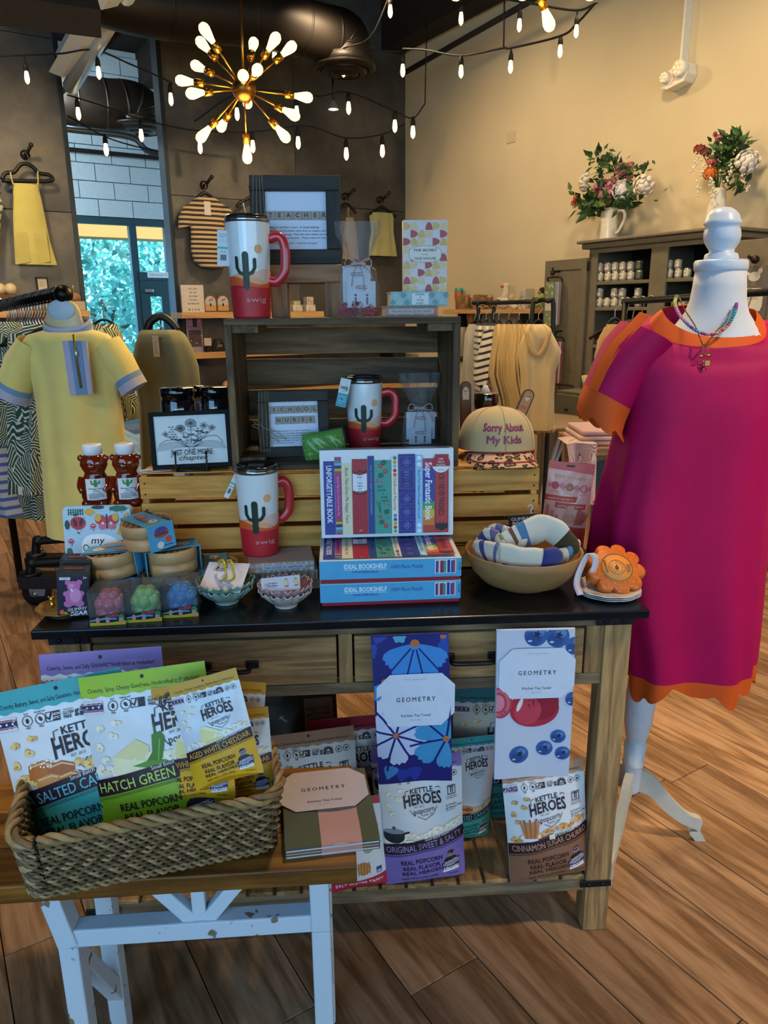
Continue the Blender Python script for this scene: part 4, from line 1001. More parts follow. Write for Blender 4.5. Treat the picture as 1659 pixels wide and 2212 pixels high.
def fruit(p,w_,h_):
 clipw(p,w_,h_); p.at(0,0,w_)
 def blue(u,v,r):
  p.ell(u,v,r,c='#3a5fa0',n=20); p.ell(u - r*.2,v - r*.3,r*.7,r*.6,'#2c4c8c',16); p.ell(u + r*.25,v + r*.3,r*.5,r*.4,'#5f83bd',14); p.ell(u + r*.1,v + r*.1,r*.3,c='#1d2c55',n=10,f=lambda t: 1 + .35*cos(5*t)); p.ell(u - r*.5,v - r*.5,r*.2,r*.1,'#b9c8e2',8)
 blue(.5,-.07,.15); blue(.78,-.09,.15); blue(1.0,-.22,.12); blue(.83,-1.5,.1); blue(.66,-1.68,.11); blue(.9,-1.75,.1); blue(.32,-1.76,.13); blue(1.0,-.95,.1)
 p.ell(.5,-1.08,.31,.29,'#b52d42',30,f=lambda t: 1 + .05*cos(2*t) - .06*math.exp(-((t - pi/2) ** 2)*8)); p.ell(.58,-1.0,.24,.26,'#9c2337',24); p.ell(.42,-1.12,.18,.2,'#c74257',20); p.ell(.31,-1.02,.03,.1,'#eadfe8',12,-.35); p.ell(.52,-.86,.05,.05,'#a83a4c',10)
 p.ell(.05,-.98,.16,.22,'#b93a50',20); p.ring(.03,-.98,.13,.05,'#cf6276',18,.17); p.ell(.02,-.98,.09,.12,'#d98497',14); p.at()
hung_towel('white kitchen towel printed with blueberries and a tomato hanging at right',(1072,1361),(1241,1357),(1066,1679),-.016,fruit,waffle('white_waffle','#c9cde0'),((1157,1449),165,118))
# folded towel lying on the bench
A = bz(617,1858,BZ + .0); B_ = bz(782,1838,BZ); C_ = bz(600,1742,BZ)
fyaw = math.atan2(B_.y - A.y,B_.x - A.x) ; FW = .163; FD = .20
t = bthing('folded_towel','folded olive and pink striped kitchen towel lying at the bench end','towel',(A.x,A.y,BZ),fyaw)
m_olive,m_pink = waffle('olive_waffle','#4e4c28'),waffle('pink_waffle','#bd8a7c')
lay = [('#c6b9c9',.0),('#b58478',.006),('#c4c0cf',.012)]
for c,z in lay:
 MB().box(0,FW,0,FD - z*.5,z,z + .0055).build('towel_layer',waffle('layer',c),t,.0025)
def ft(u,v,o):
 f = .5 - .5*cos(pi*min(1,max(0,v)/.03)); return (u,v,.0185 + .006*f + .002*sin(u*50) + o)
for x0,x1,m in ((0,.062,m_olive),(.062,.132,m_pink),(.132,FW,m_olive)):
 MB().grid(lambda i,j: ft(x0 + (x1 - x0)*i,FD*j,0),6,14).grid(lambda i,j: (x0 + (x1 - x0)*i,.0005,.0185*j),4,2).build('top_stripe',m,t)
card(t,lambda u,v,o: (FW*.47 + u,FD*.72 + v,.028 + o),0,0,.165,.118,.0005,'#c2b4b8')
MB().box(.005,FW - .01,FD*.72 - .03,FD*.72 + .03,.0255,.0278).build('sleeve_band',M('#b9acb0',.7),t)
# ================================================================== THINGS ON THE TABLE
def tpos(q): return TBL @ Vector(q)
def tm(q): return mpp(tpos(q))
def capsule(p,pts,wd,c):
 p.line(pts,wd,c); p.ell(*pts[0],wd/2,c=c,n=10); p.ell(*pts[-1],wd/2,c=c,n=10)
# ------------------------------------------------------------------ travel mugs
def mug(label,q,h,r,hx,tagc=None,words='swig',turn=0.0,lidc='#3a3330'):
 """q: base centre in table coordinates"""
 t = tthing('travel_mug',label,'mug',q,0,'desert cactus travel mugs')
 prof = [(0,r*.80),(.02,r*.84),(.35,r*.90),(.7,r*.97),(1,r)]
 rad = lambda z: interp(prof,z/h)
 MB().lathe([(.001,0)] + [(rad(h*k/20),h*k/20) for k in range(21)],40).build('cup_body',M('#d9dde0',.12,vary=.02,coat=.6),t)
 MB().lathe([(r,h),(r*1.03,h + .002),(r*1.03,h + .009),(r*.96,h + .011)],36).build('steel_rim',M('#9a9690',.15,.9),t)
 lid = MB().lathe([(r*.99,h + .008),(r*1.0,h + .014),(r*.9,h + .017),(r*.86,h + .011),(.001,h + .010)],36).build('lid',M('#241f1e',.2,vary=.1,coat=.4),t)
 MB().box(-.018,.018,-.006,.006,h + .010,h + .017).build('lid_slider',M('#3b3634',.3),lid,.002)
 hp = smooth([(rad(h*.84) - .003,0,h*.84),(hx - .012,0,h*.86),(hx,0,h*.76),(hx,0,h*.55),(hx - .006,0,h*.46),(hx - .022,0,h*.39),(rad(h*.4) - .003,0,h*.4)],5)
 o = MB().tube(hp,.0075,10,flat=1.5).build('handle',M('#b5202a',.3,vary=.03,coat=.4),t); o.rotation_euler = (0,0,turn)
 def fn(u,v,o): a = -pi/2 + u/r; rr = rad(v) + o; return (rr*cos(a),rr*sin(a),v)
 p = Print(fn,.006,.0004,.00022); L = pi*r
 def dune(f,c,n=60): p.poly([(-L,.0)] + [(L,.0)] + [(L - 2*L*i/n,f(L - 2*L*i/n)) for i in range(n + 1)],c)
 p.ell(r*.55,h*.72,r*.2,c='#e0a878',n=20)
 dune(lambda u: h*(.46 + .06*sin(u/r*1.9 - .3)),'#dcb9ad'); dune(lambda u: h*(.42 + .055*sin(u/r*2.0 + 2.2)),'#e2a37a')
 dune(lambda u: h*(.40 + .045*sin(u/r*2 + 3.4)),'#d4592a'); dune(lambda u: h*(.335 + .012*sin(u/r*2 + 3.0)),'#b7222c')
 g = '#16301f'; cu = -.08*r
 capsule(p,[(cu,h*.33),(cu,h*.66)],.30*r,g); p.rect(cu - .15*r,h*.335,cu + .15*r,h*.4,g)
 capsule(p,[(cu - .42*r,h*.63),(cu - .42*r,h*.53),(cu - .3*r,h*.48),(cu,h*.45)],.16*r,g)
 capsule(p,[(cu + .42*r,h*.61),(cu + .42*r,h*.53),(cu + .3*r,h*.48),(cu,h*.45)],.16*r,g)
 for k in (-.06,.06): p.line([(cu + k*r,h*.36),(cu + k*r,h*.64)],.012*r,'#2f5238')
 p.text(words,.38*r,h*.2,h*.055,'#c9898c',w=r*1.0,bold=.01)
 p.build(t)
 return t,fn,rad
q = tz(565,1189,TZ + .072); q.y -= .016; q.z = TZ + .0735; sc = tm(q); MH = 178*sc
mug('white and red cactus travel mug standing on the pile of books',q,MH,45*sc,66*sc,turn=.25)
q3 = tf(545,688,.37); q3.z = GT; sc3 = tm(q3)
t3,_,_ = mug('white and red cactus travel mug on top of the dark crate',q3,192*sc3,46*sc3,76*sc3,turn=-.1)
q2 = tf(788,945,.5); q2.z = GF; sc2 = tm(q2)
mug('white and red cactus travel mug inside the dark crate',q2,(tf(788,826,.5).z - GF),39*sc2,66*sc2,turn=-.1)
def swing_tag(label,par_q,w_,h_,rot,c1,lines,name='swing_tag'):
 t = tthing(name,label,'tag',par_q); t.rotation_euler = (MRot(TYAW,4,'Z') @ MRot(rot,4,'Y')).to_euler()
 MB().box(-w_/2,w_/2,0,.0008,-h_,0).build('card',M('#cfd3d6',.6),t,.0003)
 p = Print(); lines(p,w_,h_); p.build(t)
 MB().tube(smooth([(0,0,-.004),(w_*.2,.004,.008),(w_*.7,.006,.012)],4),.0007,5).build('string',M('#c9c5bb',.8),t)
def tag_blue(p,w_,h_):
 p.rect(-w_/2,-h_,w_/2,-h_*.52,'#3f97ae'); p.text('swig',0,-h_*.3,h_*.14,'#1d2c3a',w=w_*.7,bold=.02,rot=0); p.text('LIFE',0,-h_*.44,h_*.05,'#6a7480'); p.greek(-w_*.35,-h_*.9,w_*.35,-h_*.6,4,'#7fc0d0',2); p.line([(-.004,-h_*.7),(.002,-h_*.74)],.003,'#8a2a4a')
q = tf(748,818,.44); swing_tag('teal and white paper tag hanging from the mug inside the crate',q,.026,62*tm(q),-.32 + .55,'#fff',tag_blue)
def tag_bar(p,w_,h_):
 p.greek(-w_*.35,-h_*.22,w_*.35,-h_*.08,3,'#8a9aa0',1); p.rect(-w_/2,-h_*.52,w_/2,-h_*.46,'#4fa79a')
 for k in range(3): p.ring(-w_*.3 + k*w_*.3,-h_*.3,w_*.1,.0008,'#8fb6c4',14)
 p.text('$42.95',0,-h_*.6,h_*.04,'#40454a')
 for k in range(9): p.rect(-w_*.25 + k*w_*.055,-h_*.84,-w_*.25 + k*w_*.055 + w_*(.02 + .015*(k % 3)),-h_*.68,'#26282c')
q = tf(482,497,.35); swing_tag('white barcode tag hanging beside the mug on top of the crate',q,26*tm(q),74*tm(q),.06,'#fff',tag_bar)
q = tf(517,1014,.25); swing_tag('narrow white barcode tag slanting beside the mug on the books',q,.012,70*tm(q),.48,'#fff',tag_bar)
# ------------------------------------------------------------------ puzzle boxes
SP = [(.075,'#2a3792','UNFORGETTABLE BOOK','#e6eaf4',0),(.045,'#a83280','Book My Best Friend Gave Me','#f0d9e6',0),(.07,'#d8d3b4','Book That Gives Me Happy Tears','#a83440',.3),(.105,'#a51f30',None,None,0),(.045,'#223f86','BOOK I WOULD GRAB IF THE HOUSE IS BURNING','#c9d6ea',0),
  (.115,'#3f9a8c',None,None,0),(.045,'#e4dfcc','Childhood Favorite','#a8324a',0),(.115,'#2b2c84',None,None,0),(.05,'#8fc0e4','Book That Makes Me Laugh Out Loud','#2a4a78',0),(.08,'#3a3f9c','Super Fantastic Book','#f2f2f6',0),(.095,'#b53a40','BOOK I NEVER FINISHED)','#2c1420',0)]
def spines(p,u0,v0,w_,h_,detail=True):
 tot = sum(s[0] for s in SP); u = u0; tops = [.93,.98,.9,.95,.985,.93,.985,1.0,.985,.94,.99]
 for k,(sw,c,tx,tc,sh) in enumerate(SP):
  a,b_ = u,u + w_*sw/tot; u = b_; vt = v0 + h_*tops[k]; cx,hw = (a + b_)/2,(b_ - a)/2
  p.rect(a + hw*.03,v0,b_ - hw*.03,vt,c)
  if not detail: continue
  if k == 1:
   for j,cc in enumerate(('#3f8f6a','#6aa9d8','#1f2a4a','#9cb84a','#b5453a')): p.rect(a,vt - h_*(.07 + .035*j),b_,vt - h_*(.04 + .035*j),cc); p.rect(a,v0 + h_*(.03 + .035*j),b_,v0 + h_*(.06 + .035*j),cc)
  if k == 0:
   rn = random.Random(1)
   for j in range(40): p.ell(a + rn.random()*2*hw,v0 + rn.random()*(vt - v0),w_*.002,c='#a9b4dc',n=4)
  if k == 3:
   for i in range(6):
    for j in range(26): p.o -= p.step; p.rect(a + hw*(.22 + .3*i),v0 + h_*(.03 + .035*j),a + hw*(.28 + .3*i),v0 + h_*(.036 + .035*j),'#e0b4b4')
   p.o += p.step
   p.poly([(a + hw*.1,v0 + h_*.56),(cx,v0 + h_*.53),(b_ - hw*.1,v0 + h_*.56),(b_ - hw*.1,v0 + h_*.77),(cx,v0 + h_*.745),(a + hw*.1,v0 + h_*.77)],'#dfe3ee')
   p.line([(a + hw*.1,v0 + h_*.8),(cx - hw*.5,v0 + h_*.78),(cx,v0 + h_*.8),(cx + hw*.5,v0 + h_*.78),(b_ - hw*.1,v0 + h_*.8)],h_*.02,'#4a1420')
   p.line([(a + hw*.1,v0 + h_*.53),(cx,v0 + h_*.505),(b_ - hw*.1,v0 + h_*.53)],h_*.015,'#4a1420')
   for j,wd in enumerate(('Book','I','Read','Again','and','Again')): p.text(wd,cx,v0 + h_*(.725 - .036*j),h_*.02,'#2a2030',bold=.02)
   p.text('Jm',cx,v0 + h_*.05,h_*.025,'#e8dde0',shear=.3)
  elif k == 5:
   for j,wd in enumerate(('BEST','BOOK','I','EVER','READ')): p.text(wd,cx + hw*(-.3 + .15*j),v0 + h_*(.60 - .045*j),h_*.026,'#12352f',bold=.02)
   for (fu,fv,fr) in ((-.25,.86,.3),(.3,.79,.3),(-.4,.22,.25),(.3,.1,.32)): p.ell(cx + hw*fu,v0 + h_*fv,hw*fr,c='#b52b3e',n=20,f=lambda t: .7 + .3*abs(cos(2.5*t))); p.ell(cx + hw*fu,v0 + h_*fv,hw*.07,c='#e2b4a0',n=8)
   for (fu,fv) in ((-.25,.74),(.4,.28),(-.2,.15),(.1,.9)): p.ell(cx + hw*fu,v0 + h_*fv,hw*.36,hw*.3,'#1d5a4a',12,.5); p.line([(cx + hw*(fu - .3),v0 + h_*fv - hw*.15),(cx + hw*(fu + .3),v0 + h_*fv + hw*.15)],hw*.04,'#3f9a8c')
   for (fu,fv) in ((-.65,.66),(-.2,.66),(.1,.38),(.6,.37),(.5,.2),(-.65,.69)): p.ell(cx + hw*fu,v0 + h_*fv,hw*.14,c='#b54a8a',n=10)
   for a2 in (-.5,0,.5): p.line([(cx - hw*.3,v0 + h_*.26),(cx - hw*.6 + hw*.5*a2,v0 + h_*.42)],hw*.06,'#1d5a4a')
  elif k == 7:
   for j in range(4):
    vc = v0 + h_*(.1 + .17*j) if j < 3 else v0 + h_*.9
    p.frame(a + hw*.12,vc - h_*.07,b_ - hw*.12,vc + h_*.07,hw*.05,'#5a62b4')
    for m_ in range(4): p.ring(cx + hw*.25*cos(m_*pi/2),vc + hw*.25*sin(m_*pi/2),hw*.16,hw*.05,'#8088cc',12)
   for j,wd in enumerate(('Book','That','Makes','Me','Look','Smart')): p.text(wd,cx,v0 + h_*(.78 - .036*j),h_*.019,'#b4bce4',bold=.005)
   p.frame(a + hw*.15,v0 + h_*.57,b_ - hw*.15,v0 + h_*.81,hw*.04,'#8088cc')
  elif tx:
   if k == 9:
    for j,cc in enumerate(('#b54030','#cf7a34','#d6b23c','#4f9a5a')): p.rect(a + hw*.03,v0 + h_*.1*j,b_ - hw*.03,v0 + h_*(.1*j + .1),cc)
    p.rect(a + hw*.03,vt - h_*.12,b_ - hw*.03,vt,'#a83250')
   L_ = (vt - v0)*{0: .78,1: .5,2: .78,4: .62,6: .44,8: .62,9: .78,10: .6}[k]
   vc = v0 + (vt - v0)*{0: .55,1: .5,2: .55,4: .57,6: .52,8: .5,9: .56,10: .52}[k]
   p.text(tx,cx,vc,hw*{0: .95,1: .7,2: .62,4: .62,6: .9,8: .62,9: 1.1,10: .8}[k],tc,w=L_,rot=-pi/2,bold=.02 if k in (0,9,10) else .008,shear=sh)
   if k == 6:
    for j,cc in enumerate(('#3a72b0','#c89a4a','#7ab4dc','#b5303c','#c8643a')): p.ell(cx,vt - h_*(.03 + .052*j),hw*.55,c=cc,n=12)
    for j,cc in enumerate(('#4fa58a','#b54050','#c89a4a','#23508a','#6a74c0')): p.ell(cx,v0 + h_*(.03 + .05*j),hw*.55,c=cc,n=12)
   if k == 8:
    for vv in (.95,.87,.1,.03): p.ell(cx,v0 + h_*vv,hw*.6,c='#e8eef4',n=12); p.ell(cx,v0 + h_*vv,hw*.1,c='#2a4a78',n=6)
   if k == 10:
    p.frame(a + hw*.1,v0 + h_*.005,b_ - hw*.1,vt - h_*.005,hw*.06,'#7c1c28')
    p.poly([(a + hw*.15,v0 + h_*.06),(cx,v0 + h_*.02),(b_ - hw*.15,v0 + h_*.06),(b_ - hw*.15,v0 + h_*.13),(cx + hw*.4,v0 + h_*.11),(cx + hw*.3,v0 + h_*.15),(cx,v0 + h_*.11),(cx - hw*.3,v0 + h_*.14),(cx - hw*.4,v0 + h_*.11),(a + hw*.15,v0 + h_*.13)],'#1c1626')
m_red = M('#8e1f30',.5); m_pz = M('#5fb4dc',.35,vary=.02,coat=.3); m_pzw = M('#d5dbe2',.35,vary=.02,coat=.3)
PZW,PZD,PZH = .308,.205,.052
def puzzle(label,q,rot=0,standing=False,lean=0):
 t = tthing('puzzle_box',label,'puzzle box',q,rot,'bookshelf puzzle boxes')
 w2 = PZW/2
 if standing:
  t.rotation_euler = (MRot(TYAW + rot,4,'Z') @ MRot(R(90) - lean,4,'X') @ MTr((0,0,0))).to_euler()
 MB().box(-w2 + .003,w2 - .003,.003,PZD - .003,0,.02).build('box_base',m_red,t,.001)
 MB().box(-w2,w2,0,PZD,.009,PZH).build('box_lid',m_pzw,t,.0012)
 p = Print(lambda u,v,o: (u,-o,v)); p.rect(-w2 + .0005,.0095,w2 - .0005,PZH - .001,'#4fa6d4')
 p.text('IDEAL BOOKSHELF',-.055,.038,.0105,'#e8eef4',w=.092,bold=.02); p.rect(-.101,.0295,-.009,.0303,'#e8eef4'); p.text('UNIVERSALS',-.055,.0255,.0055,'#2a3a8c',w=.055,bold=.01)
 p.text('1000 Piece Puzzle',.035,.0355,.008,'#2a3a8c',w=.07,shear=.3,bold=.005)
 p.rect(.096,.017,.142,.049,'#d5dbe2'); spines(p,.098,.0185,.042,.029,False); p.text('galison',.149,.033,.005,'#2a3a8c',rot=pi/2,bold=.01); p.build(t,'printed_side')
 p = Print(lambda u,v,o: (u,v,PZH + o)); spines(p,-w2 + .008,.008,PZW - .02,PZD - .02)
 p.ell(w2 - .03,PZD - .035,.021,c='#a31f36',n=28); p.poly([(w2 - .03 + .021*cos(a),PZD - .035 + .021*sin(a)) for a in [pi + pi*.1 + (pi*.8)*k/14 for k in range(15)]],'#dfe3ea')
 for k,s in enumerate(('1000','PIECE','PUZZLE')): p.text(s,w2 - .03,PZD - .024 - .007*k,.0042,'#ead4d8',bold=.01)
 p.text('galison',w2 - .03,PZD - .049,.0035,'#3a3a50'); p.build(t,'printed_cover')
 return t
pq = (tz(692,1312) + tz(995,1300))/2
puzzle('light blue puzzle box at the bottom of the stack',(pq.x,pq.y,TZ),.01)
puzzle('light blue puzzle box lying on another below the standing one',(pq.x,pq.y - .001,TZ + PZH + .001),-.005)
sz_ = TZ + 2*PZH + .002; sq = (tz(694,1167,sz_) + tz(975,1163,sz_))/2
puzzle('puzzle box stood upright showing painted book spines',(sq.x,sq.y,sz_ + .0),0,True,R(4)).location += Vector((0,PZH,.003))
# ------------------------------------------------------------------ little books
def book(label,q,w_,d_,h_,cover,pages,draw,rz=0,group=None,name='small_book',hollow=False):
 t = tthing(name,label,'book',q,rz,group)
 mc = M(cover,.5,vary=.03)
 MB().box(-w_/2 + .002,w_/2 - .002,.004,d_ - .003,.003,h_ - .003).build('pages',stripes('#cfc4ad','#a89a80','z',700,.5),t)
 c = MB().box(-w_/2,w_/2,0,d_,0,.0025).box(-w_/2,w_/2,0,d_,h_ - .0025,h_).box(-w_/2,w_/2,0,.0025,.0025,h_ - .0025)
 c.build('cover',mc,t,.0008)
 p = Print(lambda u,v,o: (u,-o,v)); draw(p,w_,h_,d_); p.build(t,'printed_spine')
 return t
def sp_happy(p,w_,h_,d_):
 for k in range(12):
  for j in range(2): p.ell(-w_/2 + w_*(k + .5)/12,h_*(.25 + .5*j),w_*.045,h_*.24,('#c9b3a6','#bcc6d4')[(k + j) % 2],4); p.ell(-w_/2 + w_*(k + .02)/12,h_*.5,w_*.008,c='#c98a70',n=6)
 p.rect(-w_*.3,h_*.28,w_*.36,h_*.76,'#c6c9d6'); p.frame(-w_*.3,h_*.28,w_*.36,h_*.76,.0007,'#2c3a58'); p.text('THE HOUSE OF HAPPINESS',w_*.03,h_*.52,h_*.24,'#1c2a48',w=w_*.6,bold=.012)
def sp_gate(p,w_,h_,d_):
 for u in (-.42,-.33,.34,.44): p.poly([(w_*u + .005*cos(a),h_*.5 + h_*.36*sin(a)) for a in [-pi/2 + pi*k/10 for k in range(11)]],'#b5523c'); p.rect(w_*u - .006,h_*.2,w_*u - .001,h_*.8,'#8fa8a4')
 p.text('THROUGH',0,h_*.68,h_*.17,'#2a2018',w=w_*.2,bold=.02); p.text('THE GATESOF LOVE',0,h_*.36,h_*.17,'#2a2018',w=w_*.38,bold=.02)
def sp_plain(p,w_,h_,d_):
 for k in range(5): p.ell(-w_*.35 + w_*.17*k,h_*.5,w_*.05,h_*.3,'#9a8a76',8)
bq = tz(612,1286); bs = tm(bq)
for k,(lab,w_,off,col,dr) in enumerate((('brown book at the bottom of the pile under the mug',130,.012,'#8f8070',sp_plain),('tan book with red half circles on its spine under the pink book',132,.003,'#a8926a',sp_gate),('pink and grey checked book directly under the mug',134,-.002,'#b49a90',sp_happy))):
 book(lab,(bq.x + (.014 - .008*k)*1,.185 - .006*k,TZ + k*.0245),w_*1.05*bs,.108,.024,col,None,dr,R(4 + k),'book pile under the mug')
def sp_taste(p,w_,h_,d_):
 for k in range(7): p.ell(-w_/2 + w_*(k + .5)/7,h_*.5,w_*.07,h_*.45,('#b0685c','#8d8a98')[k % 2],4)
 p.rect(-w_*.42,h_*.28,w_*.42,h_*.74,'#a9a4a0'); p.text('THE HOUSE IN GOOD TASTE',0,h_*.51,h_*.22,'#3a3540',w=w_*.76,bold=.005)
def sp_polite(p,w_,h_,d_):
 for k in range(8):
  for j in range(2): p.ell(-w_/2 + w_*(k + .5*j + .25)/8,h_*(.25 + .5*j),w_*.06,h_*.25,('#5f9096','#9db4b8')[(k + j) % 2],4)
 p.rect(-w_*.13,h_*.1,w_*.16,h_*.9,'#cfd6d8')
 for k,s in enumerate(('MANNERS','of','POLITE','SOCIETY')): p.text(s,w_*.015,h_*(.8 - .2*k),h_*.11,'#1f2a2e',bold=.02)
ua = tf(884,677,.36); us = tm(ua); ua.z = GT
book('red patterned book lying at the bottom of the pile on the dark crate',(ua.x + .004,.35,GT),114*us,.15,.024,'#8c7570',None,sp_taste,0,'books on the dark crate')
ub = tf(905,652,.36)
book('teal diamond patterned book lying right under the standing book',(ub.x,.352,GT + .0245),122*us,.15,.032,'#8fb0b2',None,sp_polite,0,'books on the dark crate')
# the standing book
uc = tf(918,622,.40); us = tm(uc); SBW,SBH = 94*us,tf(918,475,.40).z - (GT + .0575)
t = tthing('standing_book','pink and gold patterned book standing upright on the dark crate','book',(uc.x,.40,GT + .0573))
MB().box(-SBW/2,SBW/2,0,.003,0,SBH).box(-SBW/2,SBW/2,.027,.03,0,SBH).box(-SBW/2,-SBW/2 + .003,.003,.027,0,SBH).build('cover',M('#c9b7b0',.5,vary=.02),t,.0008)
MB().box(-SBW/2 + .003,SBW/2 - .003,.003,.027,.003,SBH - .003).build('pages',stripes('#cfc4ad','#a89a80','y',700,.5),t)
p = Print(); cell = SBW/6; CC = ['#c9a765','#a8484c','#cfc4c8','#d3b98a']
p.rect(-SBW/2,0,SBW/2,SBH,'#cdbfc0')
for r in range(int(SBH/cell)):
 for c in range(6):
  u,v = -SBW/2 + c*cell,r*cell; k = (r*5 + c*3 + (r // 2)) % 4; k2 = CC[(k + 1) % 4]
  p.o -= p.step*(0 if (r or c) else 0)
  if (r + c) % 2: pts = [(u + cell*.5 + cell*.5*cos(a),v + cell*sin(a)) for a in [pi*j/8 for j in range(9)]]
  else: pts = [(u + cell*sin(a),v + cell*.5 + cell*.5*cos(a)) for a in [pi - pi*j/8 for j in range(9)]][::-1]
  p.poly([(x,y) for x,y in pts],CC[k]); p.o -= p.step
p.o += 4*p.step; ov = [(SBW*.37*cos(a)*(1 - .0) if True else 0,SBH*.53 + SBH*.115*(1 if sin(a) > 0 else -1)*abs(sin(a)) ** .6) for a in [2*pi*k/32 for k in range(32)]]
p.poly(ov,'#d8cfc6'); p.line(ov,.0008,'#6a6058',True)
p.text('THE SECRET',0,SBH*.585,SBH*.033,'#1c1a1c',w=SBW*.54,bold=.02); p.text('of the',0,SBH*.53,SBH*.026,'#1c1a1c',shear=.35); p.text('OLD HOUSE',0,SBH*.47,SBH*.033,'#1c1a1c',w=SBW*.5,bold=.02)
p.build(t,'printed_cover')
# ------------------------------------------------------------------ tile-letter frames
BLK = [(0,'#080807'),(.4,'#181715'),(.75,'#2c2924'),(1,'#463f35')]
m_fx = wood('charred_frame_x',BLK,'x',1.6,.6,8,.4); m_fz = wood('charred_frame_z',BLK,'z',1.6,.6,8,.4)
m_paper = M('#c9d3e6',.7,vary=.01); m_twine = M('#8f7a58',.9,vary=.25,scale=200)
def tile(par,x,z,s,ch,sub):
 o = MB().box(x - s/2,x + s/2,-.004,0,z - s/2,z + s/2).build('letter_tile',M('#9c9184',.6,vary=.08,scale=120),par,.0008)
 p = Print(lambda u,v,o_: (x + u,-.0041 - o_,z + v)); p.text(ch,-s*.04,s*.04,s*.52,'#161b38',bold=.022); p.text(sub,s*.36,-s*.33,s*.14,'#2a2a30'); p.build(o,'letter'); return o
def letter_frame(label,q,w_,h_,bar,rows,body,tilt,rz=0,ts=.02):
 t = tthing('sign_frame',label,'framed sign',q); t.rotation_euler = (MRot(TYAW + rz,4,'Z') @ MRot(-tilt,4,'X')).to_euler()
 D = .028
 MB().box(-w_/2,w_/2,0,D,0,bar).build('frame_bar',m_fx,t,.002); MB().box(-w_/2,w_/2,0,D,h_ - bar,h_).build('frame_bar',m_fx,t,.002)
 for s in (-1,1): MB().box(min(s*w_/2,s*(w_/2 - bar)),max(s*w_/2,s*(w_/2 - bar)),0,D,bar,h_ - bar).build('frame_bar',m_fz,t,.002)
 bd = MB().box(-w_/2 + bar,w_/2 - bar,.014,.017,bar,h_ - bar).build('paper',m_paper,t)
 grp = bpy.data.objects
 for word,cx,cz,s in rows:
  n = len(word)
  for k,ch in enumerate(word):
   o = tile(t,(cx + (k - (n - 1)/2)*s*1.08),cz,s,ch,{'H': '4','C': '3'}.get(ch,'1')); o.location = (0,.0139,0)
 p = Print(lambda u,v,o: (u,.0138 - o,v)); body(p,w_,h_); p.build(bd,'printed_text')
 for k,dx in enumerate((-.012,-.005,.002,.008)):
  x = -w_/2 + bar*.62 + dx
  MB().tube([(x,-.0012,.004 if k < 2 else h_*.02),(x + .003*(k - 1.5),-.0016,h_*.5),(x + .001,-.0012,h_ - .001),(x,D*.5,h_ + .0012),(x,D + .001,h_*.8)],.0009,5).build('twine',m_twine,t)
 kx,kz = -w_/2 + bar*.55,h_*.46
 for a,l in ((2.5,.035),(-.5,.06),(2.9,.03),(-.8,.05)):
  MB().tube(smooth([(kx,-.003,kz),(kx + l*.5*cos(a),-.008,kz + l*.5*sin(a) + .006),(kx + l*cos(a),-.007,kz + l*sin(a)),(kx + l*.45*cos(a),-.006,kz + l*.45*sin(a) - .006)],4),.0009,5).build('twine_bow',m_twine,t)
 return t
def teacher_body(p,w_,h_):
 x0 = -w_*.33; x1 = w_*.38
 L = ['Teacher/ tiCHər/, noun : A multi-tasking','educational Rockstar who lives to inspire and','loves to encourage : Puts the stars within our reach','and touches lives forever : They\'re kind of a big deal.']
 for k,s in enumerate(L): p.text(s,x0 + (.02*w_ if k else 0),h_*(.43 - .04*k),h_*.02,'#1c2030',w=(x1 - x0)*(.82,.9,.98,1.0)[k],left=True,bold=.012 if k == 0 else .004)
 p.text("See also : 'mentor', 'world-changer'.",x0 + .02*w_,h_*.25,h_*.02,'#1c2030',w=(x1 - x0)*.78,left=True)
# little wooden stool that lifts the teacher frame
RUS = [(0,'#3b2618'),(.35,'#6f4d33'),(.65,'#94704f'),(1,'#ae8e6a')]
m_rx = wood('rustic_board_x',RUS,'x',1.0,.65,11,.4); m_rz = wood('rustic_board_z',RUS,'z',1.2,.65,9,.4)
SY = .44; a0 = tf(585,640,SY); a1 = tf(738,640,SY); sw = (a1.x - a0.x)/2; shh = tf(660,571,SY).z - GT; sth = tf(660,571,SY).z - tf(660,611,SY).z
t = tthing('display_stool','small rustic wooden stool on the dark crate under the teacher frame','stool',((a0.x + a1.x)/2,SY,GT))
MB().box(-sw - .002,sw + .002,-.003,.10,shh - sth,shh).build('seat_board',m_rx,t,.003)
for s in (-1,1):
 for y0 in (0,.065): MB().box(min(s*sw,s*(sw - .04)),max(s*sw,s*(sw - .04)),y0,y0 + .032,0,shh - sth).build('leg',m_rz,t,.002)
fw = 193*tm((0,SY,GT + .2)); fh = tf(640,375,SY).z - (GT + shh)
fq = tf(642,565,SY)
letter_frame('dark wooden frame spelling TEACHER in letter tiles on the stool',(fq.x,SY + .005,GT + shh + .001),fw,fh,.034,[('TEACHER',fw*.02,fh*.56,.0195)],teacher_body,R(4))
def nurse_body(p,w_,h_):
 x0,x1 = -w_*.33,w_*.33
 L = ['School Nurse/skoll nərs/, noun : A boo-boo','kissing, first aid providing, thermometer wielding,','band-aid wizard, who uses their skills to ensure the','health and well being of students in their care ; their','expertise is developed through a grad school and a','compassionate heart.']
 for k,s in enumerate(L): p.text(s,x0,h_*(.40 - .036*k),h_*.019,'#1c2030',w=(x1 - x0)*(.86,.98,1,1,.97,.5)[k],left=True,bold=.012 if k == 0 else .004)
 p.text('See also, thermometer whisperer.',x0,h_*.16,h_*.019,'#1c2030',w=(x1 - x0)*.7,left=True)
NY = .40; nq = tf(640,1000,NY); nw = 150*tm(nq); nh = tf(630,846,NY).z - GF
